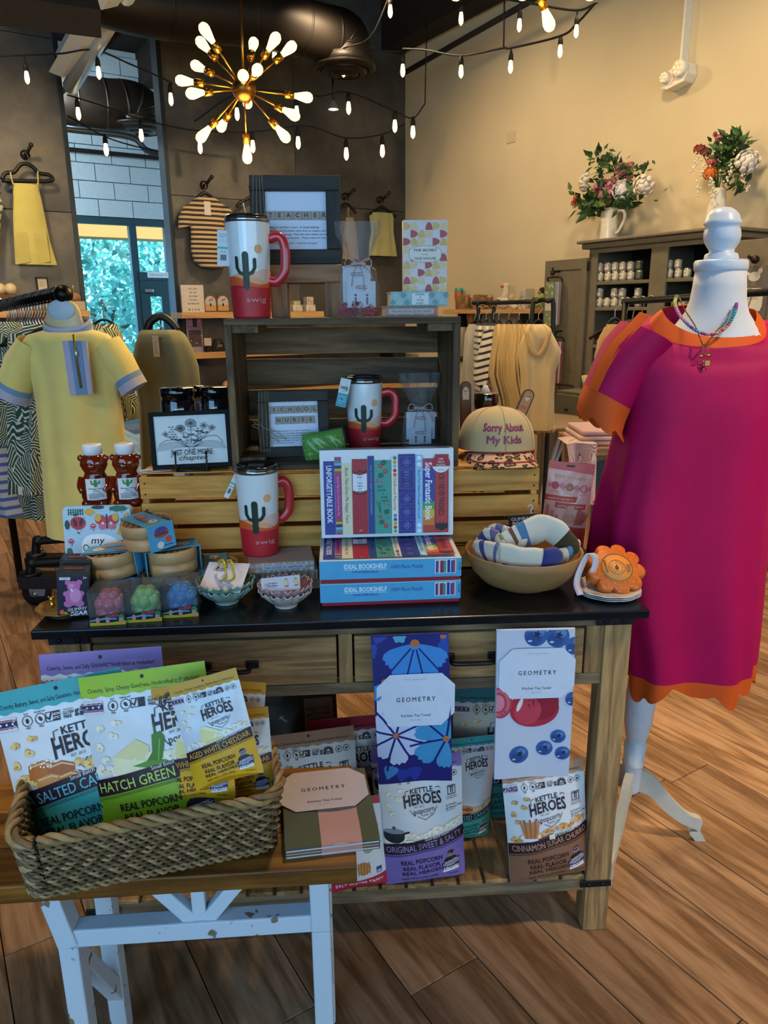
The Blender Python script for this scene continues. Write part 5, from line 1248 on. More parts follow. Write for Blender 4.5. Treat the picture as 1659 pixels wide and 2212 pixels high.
letter_frame('dark wooden frame spelling SCHOOL NURSE inside the crate',(tf(636,930,NY).x,NY,GF + .001),nw,nh,.026,[('SCHOOL',nw*.02,nh*.72,.0185),('NURSE',nw*.02,nh*.56,.0185)],nurse_body,R(5),R(6))
# ------------------------------------------------------------------ open-book picture on its easel
FY = .325; c0 = tf(330,1018,FY); c1 = tf(503,1004,FY); PWd = (c1.x - c0.x); PHt = tf(412,890,FY).z - CT - .004
t = tthing('book_picture','black framed line drawing of flowers growing from an open book','framed picture',((c0.x + c1.x)/2,FY,CT + .006)); t.rotation_euler = (MRot(TYAW,4,'Z') @ MRot(R(-7),4,'X') @ MRot(R(-1.5),4,'Y')).to_euler()
w2 = PWd/2; bb = .0105
MB().box(-w2,w2,0,.012,0,bb).box(-w2,w2,0,.012,PHt - bb,PHt).box(-w2,-w2 + bb,0,.012,bb,PHt - bb).box(w2 - bb,w2,0,.012,bb,PHt - bb).build('picture_frame',M('#050507',.6,vary=.1,spec=.15),t,.001)
bd = MB().box(-w2 + bb,w2 - bb,.005,.008,bb,PHt - bb).build('print_sheet',M('#c3cdd2',.6,vary=.01),t)
p = Print(lambda u,v,o: (u,.0048 - o,v)); k_ = PWd; K = '#15161c'; p.at(0,0,k_)
ar = PHt/PWd; bv = ar*.38; lw = .006
def arc(pts,wd=lw): p.line([tuple(x) for x in [(q.x,q.y) for q in smooth([(a,b_,0) for a,b_ in pts],5)]],wd,K)
for sgn in (-1,1):
 for j in range(6): arc([(sgn*.02,bv - .005),(sgn*.14,bv + .025 - .012*j + .03),(sgn*(.28 + .01*j),bv + .05 - .018*j + .01),(sgn*(.40 + .008*j),bv + .03 - .014*j)],.004)
 arc([(0,bv),(sgn*.1,bv + .07),(sgn*.22,bv + .09 + (.03 if sgn > 0 else 0)),(sgn*.32,bv + .085 + (.04 if sgn > 0 else 0))]); arc([(sgn*.32,bv + .085 + (.04 if sgn > 0 else 0)),(sgn*.40,bv + .04)])
p.ring(0,bv - .02,.04,.005,K,16,.015)
for (fu,fv,fr,n) in ((.01,.565,.07,12),(-.12,.505,.06,10),(.17,.53,.05,5),(-.31,.44,.042,4),(.27,.5,.045,5)):
 fv = fv*ar/.72
 for m_ in range(n):
  a = 2*pi*m_/n; p.ring(fu + fr*.62*cos(a),fv + fr*.5*sin(a),fr*.36,.005,K,10,fr*.24)
 p.ell(fu,fv,fr*.28,fr*.2,K,10); arc([(fu,fv - fr*.5),(fu*.6,(fv + bv)/2),(fu*.1,bv + .03)],.005)
 for m_ in range(3):
  tt = .25 + .22*m_; lu,lv_ = fu*(.15 + .75*tt),bv + (fv - bv)*tt
  for sgn in (-1,1): p.ell(lu + sgn*.022,lv_ + .012,.02,.008,K if (m_ + n) % 2 else '#c3cdd2',8,sgn*.6); p.ring(lu + sgn*.022,lv_ + .012,.02,.004,K,8,.01)
for fu in (-.24,.085,-.2):
 for m_ in range(6): p.ell(fu + .012*(-1) ** m_,bv + .1 + .03*m_,.012,.007,K,8)
p.text('JUST ONE MORE',-.0,ar*.285,.07,K,w=.52,bold=.002); p.text('chapter',.02,ar*.19,.062,K,w=.36,shear=.35)
p.at(); p.build(bd,'line_drawing')
e = tthing('wire_easel','black wire easel holding the open book picture on the crate','easel',((c0.x + c1.x)/2,FY,CT))
for s in (-1,1):
 MB().tube(smooth([(s*.036,-.014,.045),(s*.036,-.016,.012),(s*.036,-.014,.003),(s*.036,.06,.003)],5),.0022,8).build('hook_leg',m_black,e); MB().ball((s*.036,-.014,.046),.004,n=10).build('knob',m_black,e)
MB().tube([(-.036,-.014,.003),(.036,-.014,.003)],.0022,8).build('cross_bar',m_black,e)
o = thing('paper_slip','white paper slip lying on the crate corner beside the picture','paper',TBL @ Vector((tf(318,1012,.31).x + .012,.335,CT + .0004)),TYAW + .4); MB().box(-.035,.035,-.02,.02,0,.0008).build('sheet',M('#cfc9d6',.7),o); Print(lambda u,v,o_: (u,v,.0009 + o_)).text('$ 24',-.01,-.008,.006,'#2a2a38').build(o,'price')
# ------------------------------------------------------------------ jars behind the picture
def jar(label,q,r,h,group,glass='#120c10',lidc='#08090c',lab=None):
 t = tthing('preserve_jar',label,'jar',q,0,group)
 MB().lathe([(.001,0),(r*.92,0),(r,.005),(r,h*.68),(r*.9,h*.74)],28).build('glass_body',M(glass,.08,vary=.1,coat=.8,spec=.6),t)
 MB().lathe([(r*.9,h*.72),(r*.96,h*.73),(r*.96,h*.78),(r*.99,h*.79),(r*.99,h*.985),(r*.94,h),(.001,h)],28).build('lid',M(lidc,.12,vary=.05,coat=.6),t)
 p = Print(lambda u,v,o: ((r + o)*cos(u/r - pi/2),(r + o)*sin(u/r - pi/2),v),.006)
 if lab: lab(p,r,h)
 else: p.rect(-r*1.75,h*.05,-r*1.05,h*.6,'#a99a96'); p.greek(-r*1.7,h*.1,-r*1.1,h*.55,6,'#4a4048',1)
 p.build(t,'label_print')
 return t
JY = .47
blk = tthing('display_block','plain dark wooden block on the crate behind the open book picture','block',(tf(415,890,JY).x,JY - .05,CT))
jh = tf(384,836,JY).z - (CT + .085)
MB().box(-.1,.1,0,.13,0,.084).build('block_body',m_gx,blk,.002); MB().box(-.1,.1,-.001,0,.04,.043).build('groove',m_black,blk)
JZ = CT + .0845
jar('dark jam jar with black lid at the left behind the open book picture',(tf(384,860,JY).x,JY,JZ),36*tm((0,JY,JZ)),jh,'jam jars behind the open book picture')
def redlab(p,r,h): p.rect(-r*.2,h*.03,r*1.2,h*.62,'#b9c4d2'); p.rect(-r*.45,h*.03,-r*.2,h*.62,'#8a2030'); [p.rect(r*.0,h*(.3 + .03*k),r*.5,h*(.312 + .03*k),'#1f2f5a') for k in range(9)]; p.text('SALSA',r*.3,h*.14,h*.06,'#1f3a6a',bold=.02)
jar('honey coloured jar with barcode label in the middle of the three jars',(tf(424,860,JY + .06).x,JY + .055,JZ),20*tm((0,JY,JZ)),jh*.98,'jam jars behind the open book picture','#7a4a1e','#0c0b0c',redlab)
jar('dark jam jar with black lid beside the tall dark crate',(tf(464,860,JY).x,JY,JZ),30*tm((0,JY,JZ)),jh*1.0,'jam jars behind the open book picture','#0a0a14')
# ------------------------------------------------------------------ picture book at the left
q = tz(207,1284); s_ = tm(q); w_,h_ = 148*s_,.192
t = tthing('board_book','blue children\'s keepsake book with apple and butterfly cover at the table\'s left','book',(q.x,q.y + .042,TZ + .001)); t.rotation_euler = (MRot(TYAW - R(4),4,'Z') @ MRot(R(-9),4,'X') @ MRot(R(-1),4,'Y')).to_euler()
def rrect(x0,z0,x1,z1,r,n=5):
 out = []
 for cx,cz,a0 in ((x1 - r,z1 - r,0),(x0 + r,z1 - r,pi/2),(x0 + r,z0 + r,pi),(x1 - r,z0 + r,1.5*pi)):
  out += [(cx + r*cos(a0 + pi/2*k/n),cz + r*sin(a0 + pi/2*k/n)) for k in range(n + 1)]
 return out
MB().prism(rrect(-w_/2,0,w_/2,h_,.012),0,.0025).prism(rrect(-w_/2,0,w_/2,h_,.012),.0205,.023).build('covers',M('#9cbcd4',.4,vary=.02,coat=.2),t); MB().prism(rrect(-w_/2 + .003,.003,w_/2 - .002,h_ - .003,.01),.0025,.0205).build('pages',M('#cfd4d6',.8),t)
p = Print(); p.at(0,0,w_); H = h_/w_
cl = lambda x: x
bl = [(-.2,H*.28),(.0,H*.3),(.2,H*.33),(.3,H*.42),(.3,H*.55),(.22,H*.62),(.05,H*.66),(-.15,H*.64),(-.24,H*.55),(-.24,H*.42)]
p.poly([(q_.x,q_.y) for q_ in smooth([(a,b_,0) for a,b_ in bl],5,True)],'#dbe4ea')
p.text('my',.0,H*.585,.1,'#1b2030',w=.2,bold=.006,shear=.15); p.text('Quotable',.0,H*.495,.105,'#1b2030',w=.46,bold=.006); p.text('kid',-.06,H*.39,.1,'#1b2030',w=.16,bold=.006,shear=.1)
p.text('A Parents\' Journal',-.12,H*.1,.03,'#1b2030',shear=.1); p.text('of Unforgettable Quotes',-.1,H*.055,.03,'#1b2030',shear=.1)
p.line([(-.42,H*.93),(-.2,H*.935)],.012,'#1f4a3a')
for k in range(7): p.ell(-.41 + k*.035,H*.955,.012,.022,'#1f4a3a',8); p.ell(-.41 + k*.035,H*.91,.012,.022,'#1f4a3a',8)
p.ell(-.1,H*.93,.075,.055,'#c49a35',12,f=lambda a: 1 + .1*cos(4*a)); p.ell(.03,H*.985,.1,.03,'#1c3a34',10); p.ell(.33,H*.965,.14,.045,'#23604a',14,f=lambda a: 1 + .1*cos(7*a))
p.ell(-.28,H*.8,.115,.1,'#a3232f',20,f=lambda a: 1 - .1*math.exp(-((a - pi/2) ** 2)*6)); p.ell(-.32,H*.8,.028,.06,'#3a1420',12,.3); p.ell(-.23,H*.81,.028,.06,'#3a1420',12,-.3); p.ell(-.3,H*.9,.05,.018,'#1f4a3a',10,.3)
for s in (-1,1): p.ell(.15 + s*.09,H*.83,.09,.075,'#b9353f' if s < 0 else '#a92c44',14,s*.3); p.ell(.15 + s*.13,H*.86,.05,.06,'#c9a240',10); p.ell(.15 + s*.07,H*.75,.06,.05,'#c2607a',10); p.ell(.15 + s*.06,H*.79,.02,c='#e9eef2',n=10); p.ell(.15 + s*.06,H*.79,.008,c='#1b2030',n=6)
p.line([(.15,H*.9),(.15,H*.72)],.02,'#231c2c')
p.poly([(.28,H*.66),(.35,H*.63),(.47,H*.86),(.4,H*.885)],'#d3b23c'); p.poly([(.4,H*.885),(.47,H*.86),(.47,H*.92)],'#cf9a70'); [p.line([(.30 + k*.024,H*(.655 - .008*k)),(.42 + k*.024,H*(.88 - .008*k))],.006,'#2a2a22') for k in range(3)]
for u,v in ((-.06,.76),(-.4,.58),(-.4,.26)): p.rect(u - .012,H*(v - .06),u + .012,H*v,'#c48a94'); p.ell(u,H*v,.042,.035,'#b02a38',14); [p.ell(u + dx,H*v + .008,.008,c='#ece4e6',n=6) for dx in (-.02,0,.02)]
for u,v,a,b_,c in ((-.44,.78,.035,.07,'#1c3a34'),(-.43,.42,.045,.1,'#23604a'),(.4,.56,.075,.035,'#c9a240'),(-.38,.3,.05,.05,'#1b2030'),(-.28,.68,.02,.012,'#1f4a3a'),(.45,.75,.03,.05,'#1f4a3a'),(-.3,.38,.03,.03,'#3a78b8'),(.42,.3,.05,.06,'#23604a'),(.3,.2,.06,.05,'#b02a38')): p.ell(u,H*v,a,b_,c,14,f=lambda t_: 1 + .08*cos(6*t_))
for k in range(3): p.rect(.355 + k*.035,H*.54,.37 + k*.035,H*.58,'#1b2030')
rn = random.Random(4)
for k in range(14): p.ell(rn.uniform(-.45,.45),H*rn.uniform(.68,.98),.008,c=('#a3232f','#1b4a7a','#c9a240')[k % 3],n=6)
p.at(); p.build(t,'printed_cover')
# ------------------------------------------------------------------ toy steamer baskets
m_bam = M('#b08a5e',.45,vary=.06,scale=60,coat=.15); m_bam2 = M('#9a7448',.5,vary=.06,scale=60)
STR,STH = .0565,.056
def steamer(label,q,rz,rot=None,side=0.0,sl=True):
 t = tthing('toy_steamer',label,'toy steamer',q,rz,'toy steamer baskets')
 if rot: t.rotation_euler = (MRot(TYAW + rz,4,'Z') @ MRot(rot[0],4,'X') @ MRot(rot[1],4,'Y')).to_euler()
 r,h = STR,STH
 MB().lathe([(.001,0),(r*.96,0),(r*.98,.002),(r*.98,h*.52),(r*.9,h*.53)],40).build('basket_body',m_bam,t)
 MB().lathe([(r*.97,h*.5),(r,h*.51),(r,h*.97),(r*.97,h),(r*.9,h*.985),(r*.88,h*.93),(.001,h*.93)],40).build('lid',m_bam,t)
 bt = MB()
 for k in range(7): x = (-.75 + .25*k)*r; l = (max(0,(r*.88) ** 2 - x*x)) ** .5; bt.box(x - .005,x + .005,-l,l,h*.93,h*.95)
 bt.build('lid_slats',m_bam2,t)
 if sl:
  hw = .031
  top = MB().box(-r - .0035,r + .0035,-hw,hw,h + .0008,h + .0016)
  for s in (-1,1): top.box(s*(r + .0025) - .0006,s*(r + .0025) + .0006,-hw,hw,-.0005 if s > 0 else h*.02,h + .0012)
  o = top.build('card_sleeve',M('#5aa3c4',.5,vary=.04),t); o.rotation_euler = (0,0,side)
  p = Print(lambda u,v,o_: (u,v,h + .0018 + o_)); p.rect(-r,hw*.78,r,hw,'#3a2440'); p.text('STEAMED BUNS',0,hw*.89,.004,'#dfe8ee',bold=.02)
  p.ell(-r*.45,0,.02,.013,'#a85a3c',16); p.ell(-r*.45,.003,.017,.008,'#c98358',14); p.ell(r*.5,0,.014,.012,'#e4d6b8',14); p.ell(r*.46,.002,.002,c='#2a2030',n=6); p.ell(r*.55,.002,.002,c='#2a2030',n=6); p.ell(r*.3,-.01,.01,.007,'#c8603c',10); p.text('SQUISHY',0,-.012,.006,'#24243c',bold=.02)
  o2 = p.build(o,'printed_artwork')
  p = Print(lambda u,v,o_: (r + .0032 + o_,u,v)); p.rect(-hw + .001,.001,hw - .001,h - .001,'#4fa0cc'); p.ell(0,h*.68,.018,.012,'#b05a48',16); p.ell(0,h*.78,.015,.008,'#5a4a8c',12); p.text('YE KAWAI',0,h*.62,.005,'#1c1c30',bold=.02); p.ell(-.006,h*.2,.008,.008,'#e4dccb',12); p.ell(.015,h*.35,.008,c='#c8584a',n=12); p.rect(.002,h*.12,.024,h*.15,'#24243c'); p.build(o,'printed_flap')
 return t
sy = .178; ux = lambda px,py,d: tf(px,py,d).x
L1 = [(ux(256,1265,sy),sy),(ux(366,1262,sy),sy - .004)]
steamer('bamboo toy steamer at the bottom left of the stack',(L1[0][0],sy,TZ),0,side=R(-62)); steamer('bamboo toy steamer at the bottom right of the stack',(L1[1][0],sy - .004,TZ),.3,side=R(-100))
steamer('bamboo toy steamer in the middle row at the left, closed',(ux(250,1220,sy) ,sy,TZ + STH + .002),.1,(0,R(-5)),side=R(170)); steamer('bamboo toy steamer in the middle row at the right, lid ajar',(ux(370,1200,sy),sy + .01,TZ + STH + .002),0,(0,R(-1)),side=R(20))
steamer('bamboo toy steamer on top of the stack with a hanging blue flap',(ux(322,1150,sy),sy + .002,TZ + 2*STH + .012),0,(R(3),R(-4)),side=R(-48))
steamer('bamboo toy steamer standing alone behind the green flower dish',(ux(458,1240,.2),.241,TZ),0,side=R(100))
# ------------------------------------------------------------------ gold plate, charm and gummy bear boxes
q = tz(140,1322); t = tthing('gold_plate','small gold rimmed plate under the gummy bear boxes','plate',(q.x,q.y,TZ)); r = 57*tm(q)
MB().lathe([(.001,.003),(r*.55,.003),(r*.75,.006),(r,.014),(r*1.0,.0155),(r*.74,.008),(r*.5,.005),(.001,.005)],36,fold=lambda i,a: 1 + (.03*cos(9*a) if i in (3,4) else 0)).build('dish',M('#a37a38',.25,.5,vary=.1),t); MB().lathe([(.001,0),(r*.5,0),(r*.56,.003),(.001,.003)],30).build('foot',M('#b9b4a8',.3),t)
gp = q.copy()
def gummy(label,qq,rz,rot):
 t = tthing('gummy_box',label,'toy box',qq,rz,'gummy bear toy boxes'); t.rotation_euler = (MRot(TYAW + rz,4,'Z') @ MRot(rot,4,'Y')).to_euler()
 w_,h_,d_ = .062,.098,.05
 MB().box(-w_/2,w_/2,0,d_,0,h_).build('carton',M('#14141f',.35,vary=.05,coat=.2),t,.0006)
 p = Print(); p.rect(-w_/2,0,w_/2,h_,'#191c34'); p.rect(-w_/2,h_*.9,w_/2,h_,'#2a2a26'); p.rect(-w_*.42,h_*.83,-w_*.08,h_*.89,'#c9cdd6'); p.text('WARNING',-w_*.25,h_*.87,.0022,'#1c1c28'); p.text('3+',w_*.38,h_*.87,.005,'#d6dae6',bold=.02)
 c = '#b86aa4'; cx = w_*.02
 p.ell(cx,h_*.68,.013,.012,c,18); [p.ell(cx + s*.011,h_*.77,.006,c=c,n=12) for s in (-1,1)]; p.ell(cx,h_*.45,.017,.02,c,20); [p.ell(cx + s*.014,h_*.52,.007,.006,c,12) for s in (-1,1)]; [p.ell(cx + s*.011,h_*.29,.009,.008,c,12) for s in (-1,1)]
 p.ell(cx + .003,h_*.48,.011,.016,'#cd8dbd',14); p.ell(cx - .004,h_*.7,.006,.005,'#cd8dbd',10); p.ell(cx - .004,h_*.6,.002,.005,'#ead2e4',8,.5)
 p.text('GUMMY',w_*.13,h_*.17,.0068,'#dfe2ee',w=w_*.62,bold=.03,shear=.2,rot=.08); p.text('BEAR',w_*.17,h_*.075,.0085,'#dfe2ee',w=w_*.55,bold=.03,shear=.2,rot=.08); p.ell(-w_*.36,h_*.1,.005,.007,'#c8643a',5); p.ell(-w_*.24,h_*.07,.004,.005,'#c9a83a',4); p.build(t,'printed_front')
 p = Print(lambda u,v,o: (u,v,h_ + o)); p.rect(-w_*.3,d_*.3,w_*.34,d_*.7,'#3a2418'); p.text('SMOOSH',0,d_*.5,.007,'#c9784a',w=w_*.6,bold=.04,shear=.3); p.build(t,'printed_top')
 return t
gq = tz(160,1337); gummy('pink gummy bear toy box standing in front on the gold plate',(gq.x,gq.y,TZ + .006),R(12),R(5)); gummy('second gummy bear toy box half hidden behind the front one',(gq.x - .012,gq.y + .06,TZ + .012),R(10),R(4))
q = tz(108,1330); t = tthing('gold_charm','tiny gold bear charm resting on the plate edge','charm',(q.x + .004,q.y + .008,TZ + .0125)); mg = M('#c9a24a',.2,.9)
MB().ball((0,0,.009),.006,.004,.008,12).build('body',mg,t); MB().ball((0,0,.022),.0055,.004,.0055,12).build('head',mg,t); [MB().ball((s*.005,0,.027),.0022,n=8).build('ear',mg,t) for s in (-1,1)]
# ------------------------------------------------------------------ squeeze balls in clear boxes
def squeeze(label,px,py,col,dark,rz):
 q = tz(px,py); s_ = 75*tm(q); t = tthing('squeeze_ball_box',label,'toy box',(q.x,q.y,TZ),rz,'squeeze balls in clear boxes'); w2 = s_/2
 b_ = MB(); mc = M(col,.25,vary=.05,sss=.3,spec=.5,coat=.3); rn = random.Random(px)
 for z,n,rr,r in ((.017,6,.017,.0155),(.036,6,.018,.0155),(.052,4,.011,.013)):
  for k in range(n): a = 2*pi*(k + .5*(z > .03))/n; b_.ball((rr*cos(a),s_/2 + rr*sin(a),z + .001),r,n=14)
 b_.ball((0,s_/2,.03),.02,n=12); b_.build('squeeze_ball',mc,t)
 f = film('#e8ecee',.025,.08)
 for nm,args in (('clear_front',(-w2,w2,0,.0004,0,s_)),('clear_side',(-w2,-w2 + .0004,0,s_,0,s_)),('clear_side',(w2 - .0004,w2,0,s_,0,s_)),('clear_top',(-w2,w2,0,s_,s_ - .0004,s_)),('clear_back',(-w2,w2,s_ - .0004,s_,0,s_))): MB().box(*args).build(nm,f,t)
 MB().box(-w2 + .001,w2 - .001,.001,s_ - .001,0,.0012).build('box_floor',m_black,t)
 p = Print(lambda u,v,o: (u,-.0006 - o,v)); p.poly([(-w2,0),(w2,0),(w2,.024),(w2*.7,.026),(-w2*.8,.019),(-w2,.017)],'#15161c'); p.poly([(-w2,.0),(w2,.0),(w2,.009),(0,.005),(-w2,.007)],'#b9a92c'); p.poly([(-w2,.009),(0,.013),(w2*.5,.011),(w2*.5,.014),(0,.017),(-w2,.012)],'#5a9ac0')
 p.text('SQUEEZE',w2*.25,.0205,.0048,'#c24a58',w=w2*.75,bold=.03,shear=.2,rot=.1); p.text('BALL',w2*.3,.0145,.0048,'#4a86c0',w=w2*.5,bold=.03,shear=.2,rot=.1); p.ell(w2*.78,.016,.006,.008,dark,12); p.ell(w2*.76,.009,.005,.007,'#b98a7c',10); p.ell(-w2*.55,.011,.004,.007,'#b98a7c',10); p.ell(0,.008,.004,.006,'#b98a7c',10)
 p.build(t,'printed_band')
squeeze('pink squeeze ball in a clear box',234,1350,'#d86a86','#2f7a4a',R(3)); squeeze('pale green squeeze ball in a clear box',312,1343,'#a0d47e','#2f7a4a',R(4)); squeeze('blue squeeze ball in a clear box',391,1333,'#3a94dc','#2f7a4a',R(4))
# ------------------------------------------------------------------ flower dishes with earring cards
def dish(label,q,R_,c1,c2,z0,group,h=.034):
 t = tthing('flower_dish',label,'dish',(q.x,q.y,z0),.15,group); m = M(c1,.2,vary=.12,scale=60,coat=.5); mi = M(c2,.2,vary=.15,scale=80,coat=.5)
 MB().lathe([(.001,0),(R_*.42,0),(R_*.45,.004),(R_*.38,.005)],30).build('foot',m,t)
 for k in range(12):
  a = 2*pi*k/12
  def pt(u,v,o=0):
   w = (.16 + .13*sin(pi*min(1,v*.62 + .12)))*(1 - max(0,v - .75) ** 2*9) ; x = (u - .5)*2*w
   rr = R_*(.12 + .88*v); z = .004 + h*v ** 1.7 + .10*(abs(u - .5)*2) ** 2*R_*(v > .2)*v; ax = a + x/(.35 + .65*v); return (rr*cos(ax),rr*sin(ax),z + o)
  mb = MB(); mb.grid(lambda u,v: pt(u,v),8,8,1); mb.grid(lambda u,v: pt(1 - u,v,-.0035),8,8,0)
  edge = [Vector(pt(0,j/8,-.0018)) for j in range(2,9)] + [Vector(pt(i/8,1,-.0018)) for i in range(1,8)] + [Vector(pt(1,1 - j/8,-.0018)) for j in range(0,7)]
  mb.tube(edge,.0021,6,0); mb.build('petal',[m,mi],t)
 return t
qg = tz(490,1300); rg = 62*tm(qg)
dish('lower speckled green flower dish of the pair',qg,rg*.96,'#8fa89c','#6a7c66',TZ,'green flower dishes'); dish('upper speckled green flower dish holding the hoop earring card',qg,rg,'#7f9c90','#5f6f50',TZ + .0125,'green flower dishes')
qp = tz(618,1308); rp = 58*tm(qp)
dish('lower cream flower dish under the pink one',qp,rp*.98,'#c2b4ac','#b09a94',TZ,'pink flower dishes'); dish('upper pink flower dish holding the pencil earring card',qp,rp,'#a88a90','#94666a',TZ + .0125,'pink flower dishes')
def ear_card(label,loc,w_,h_,rot,extra,logo=True):
 t = tthing('earring_card',label,'earring card',loc); t.rotation_euler = (MRot(TYAW,4,'Z') @ MRot(rot[2],4,'Z') @ MRot(rot[0],4,'X') @ MRot(rot[1],4,'Y')).to_euler()
 MB().box(-w_/2,w_/2,0,.0008,0,h_).build('card',M('#d2cbd2',.7,vary=.02),t)
 p = Print(); extra[0](p,w_,h_); p.build(t); extra[1](t,w_,h_); return t
def lg(u,v,k):
 def f(p,w_,h_): p.ell(w_*u - .010*k,h_*v,.004*k,.005*k,'#c39a96',12,f=lambda a: 1 - .25*math.exp(-((a - pi/2) ** 2)*9)); p.text("birdie's",w_*u + .004*k,h_*v + .003*k,.0036*k,'#3a2c34',w=.019*k,bold=.02); p.text('baubles',w_*u + .004*k,h_*v - .002*k,.0036*k,'#3a2c34',w=.021*k,bold=.02); p.text('GIFTS & TREASURES',w_*u + .002*k,h_*v - .006*k,.0014*k,'#7a6a70')
 return f
my = M('#b9a41c',.2,vary=.05,coat=.5)
def hoops(t,w_,h_):
 for k,x in enumerate((-.004,.014)):
  pts = smooth([(x - .012,-.012,h_*.72),(x - .010,-.022,h_*.80),(x + .002,-.03,h_*.74),(x + .012,-.026,h_*.5),(x + .014,-.012,h_*.36),(x + .003,-.004,h_*.32)],5)
  MB().tube(pts,.0028,8).build('pencil_hoop',my,t); MB().tube([pts[0],pts[0] + Vector((-.004,.004,-.006))],[.0028,.0006],8).build('pencil_tip',M('#2a2420',.5),t); MB().tube([pts[-1],pts[-1] + Vector((-.005,0,-.002))],.003,8).build('eraser',M('#c98a9a',.5),t)
ear_card('white earring card with yellow pencil hoop earrings in the green dish',(qg.x - .008,qg.y - .045,TZ + .042),.095,.085,(R(-62),R(0),R(-12)),(lg(-.18,.75,1),hoops))
def studs(t,w_,h_):
 for x in (.012,.033): MB().prism([(x - .0035,h_*.35),(x + .0035,h_*.35),(x + .0035,h_*.68),(x,h_*.84),(x - .0035,h_*.68)],-.003,0).build('pencil_stud',my,t,.0008); MB().prism([(x - .0014,h_*.76),(x + .0014,h_*.76),(x,h_*.86)],-.0034,0).build('pencil_tip',m_black,t); MB().box(x - .0035,x + .0035,-.0034,0,h_*.28,h_*.36).build('eraser',M('#a8302c',.5),t)
ear_card('white strip card with two pencil stud earrings in the pink dish',(qp.x - .006,qp.y - .034,TZ + .047),.082,.031,(R(-16),R(-4),R(0)),(lg(-.25,.5,1.0),studs))
# ------------------------------------------------------------------ wooden bowl with socks
q = tz(1128,1262); t = tthing('wooden_bowl','round turned wooden bowl holding rolled socks','bowl',(q.x,q.y,TZ)); s_ = tm(q); RR = 124*s_; bh = .088
m_bowl = wood('turned_bowl',[(0,'#5f3f22'),(.4,'#86603a'),(.7,'#a07a4c'),(1,'#b59260')],'x',.8,.5,5,.1)
out = [(.001,0),(RR*.45,0),(RR*.5,.004),(RR*.72,.018),(RR*.88,.042),(RR*.97,.068),(RR,bh)]; inn = [(RR*.985,bh + .0015),(RR*.955,bh - .002),(RR*.9,.06),(RR*.75,.03),(RR*.5,.014),(.001,.01)]
MB().lathe(out + inn,48).build('bowl_body',m_bowl,t); p = Print(lambda u,v,o: ((RR*.93 + v*.3 + o)*cos(u/RR - pi/2 + .0),(RR*.93 + v*.3 + o)*sin(u/RR - pi/2),.058 + v)); p.text('Woodlot W',.055,.012,.0045,'#4a3422',shear=.2); p.build(t,'burnt_mark')
bq = q.copy()
def sock(label,path,widths,fl,cols,ribs=0,name='sock'):
 """path points in table coordinates; cols: list of (fraction, colour)"""
 o = Vector(path[0]); t = tthing(name,label,'sock',o,0,'socks in the wooden bowl'); P = smooth([Vector(a) - o for a in path],6); n = len(P); mats = [fabric(c,700) for _,c in cols]
 mb = MB(); secs = []
 for i,c in enumerate(P):
  tg = (P[min(i + 1,n - 1)] - P[max(i - 1,0)]).normalized(); sd = tg.cross(Vector((0,0,1)));
  if sd.length < .05: sd = Vector((0,1,0))
  sd.normalize(); up = sd.cross(tg); f = i/(n - 1); w_ = interp(widths,f); e = (1 - max(0,f - .9) ** 2*80) ** .5 if f > .9 else 1
  secs.append((c,(up + sd*.25).normalized()*w_*max(e,.3),sd*w_*fl*max(e,.3)))
 k0 = 0
 for k,(fr,c) in enumerate(cols):
  k1 = min(n - 1,int(round(fr*(n - 1))))
  if k1 > k0: mb.loft(secs[k0:k1 + 1],20,k,k in (0,len(cols) - 1),lambda i,a,k=k: 1 + (.03*cos(16*a) if ribs and k < ribs else 0) + .05*sin(2*a + i*.8) + .03*sin(3*a - i*1.3)); k0 = k1
 mb.build('sock_knit',mats,t); return t
z0 = TZ; X,Y = bq.x,bq.y
W_,BLU,BRN = '#cfc9ba','#333a78','#4a3a24'
PU = '#6a6490'
sock('white ribbed sock with purple bands bunched at the left of the bowl',[(X - .105,Y + .0,z0 + .085),(X - .085,Y - .045,z0 + .095),(X - .055,Y - .075,z0 + .088),(X - .02,Y - .085,z0 + .078)],[(0,.026),(.5,.03),(1,.022)],.45,[(.18,W_),(.26,BLU),(.42,W_),(.5,PU),(.62,W_),(.7,BLU),(1,W_)],7)
sock('white sock with striped cuff folded at the back left of the bowl',[(X - .085,Y + .03,z0 + .095),(X - .062,Y + .0,z0 + .122),(X - .04,Y - .02,z0 + .118),(X - .01,Y - .03,z0 + .098)],[(0,.024),(.5,.03),(1,.03)],.4,[(.2,W_),(.3,PU),(.4,W_),(.5,PU),(1,W_)],5)
sock('purple striped sock cuff standing up beside the bowl\'s left rim',[(X - .105,Y + .02,z0 + .082),(X - .088,Y - .0,z0 + .118),(X - .07,Y - .02,z0 + .126),(X - .055,Y - .045,z0 + .1)],[(0,.014),(.5,.018),(1,.016)],.6,[(.25,W_),(.4,BLU),(.55,W_),(.7,PU),(1,W_)],5)
sock('white sock with a navy blue heel lying across the front of the bowl',[(X - .07,Y - .07,z0 + .1),(X - .03,Y - .092,z0 + .098),(X + .02,Y - .098,z0 + .092),(X + .062,Y - .088,z0 + .088)],[(0,.03),(.3,.028),(.6,.029),(.8,.033),(1,.026)],.5,[(.6,W_),(1,BLU)])
sock('white sock with striped cuff and brown toe across the back of the bowl',[(X - .055,Y - .03,z0 + .106),(X - .01,Y - .03,z0 + .13),(X + .04,Y - .03,z0 + .145),(X + .075,Y - .04,z0 + .125),(X + .108,Y - .055,z0 + .092)],[(0,.032),(.4,.036),(.7,.03),(1,.02)],.42,[(.06,'#8a8a50'),(.12,W_),(.17,'#6a4a3a'),(.22,W_),(.3,'#4a78a0'),(.74,W_),(1,BRN)],6)
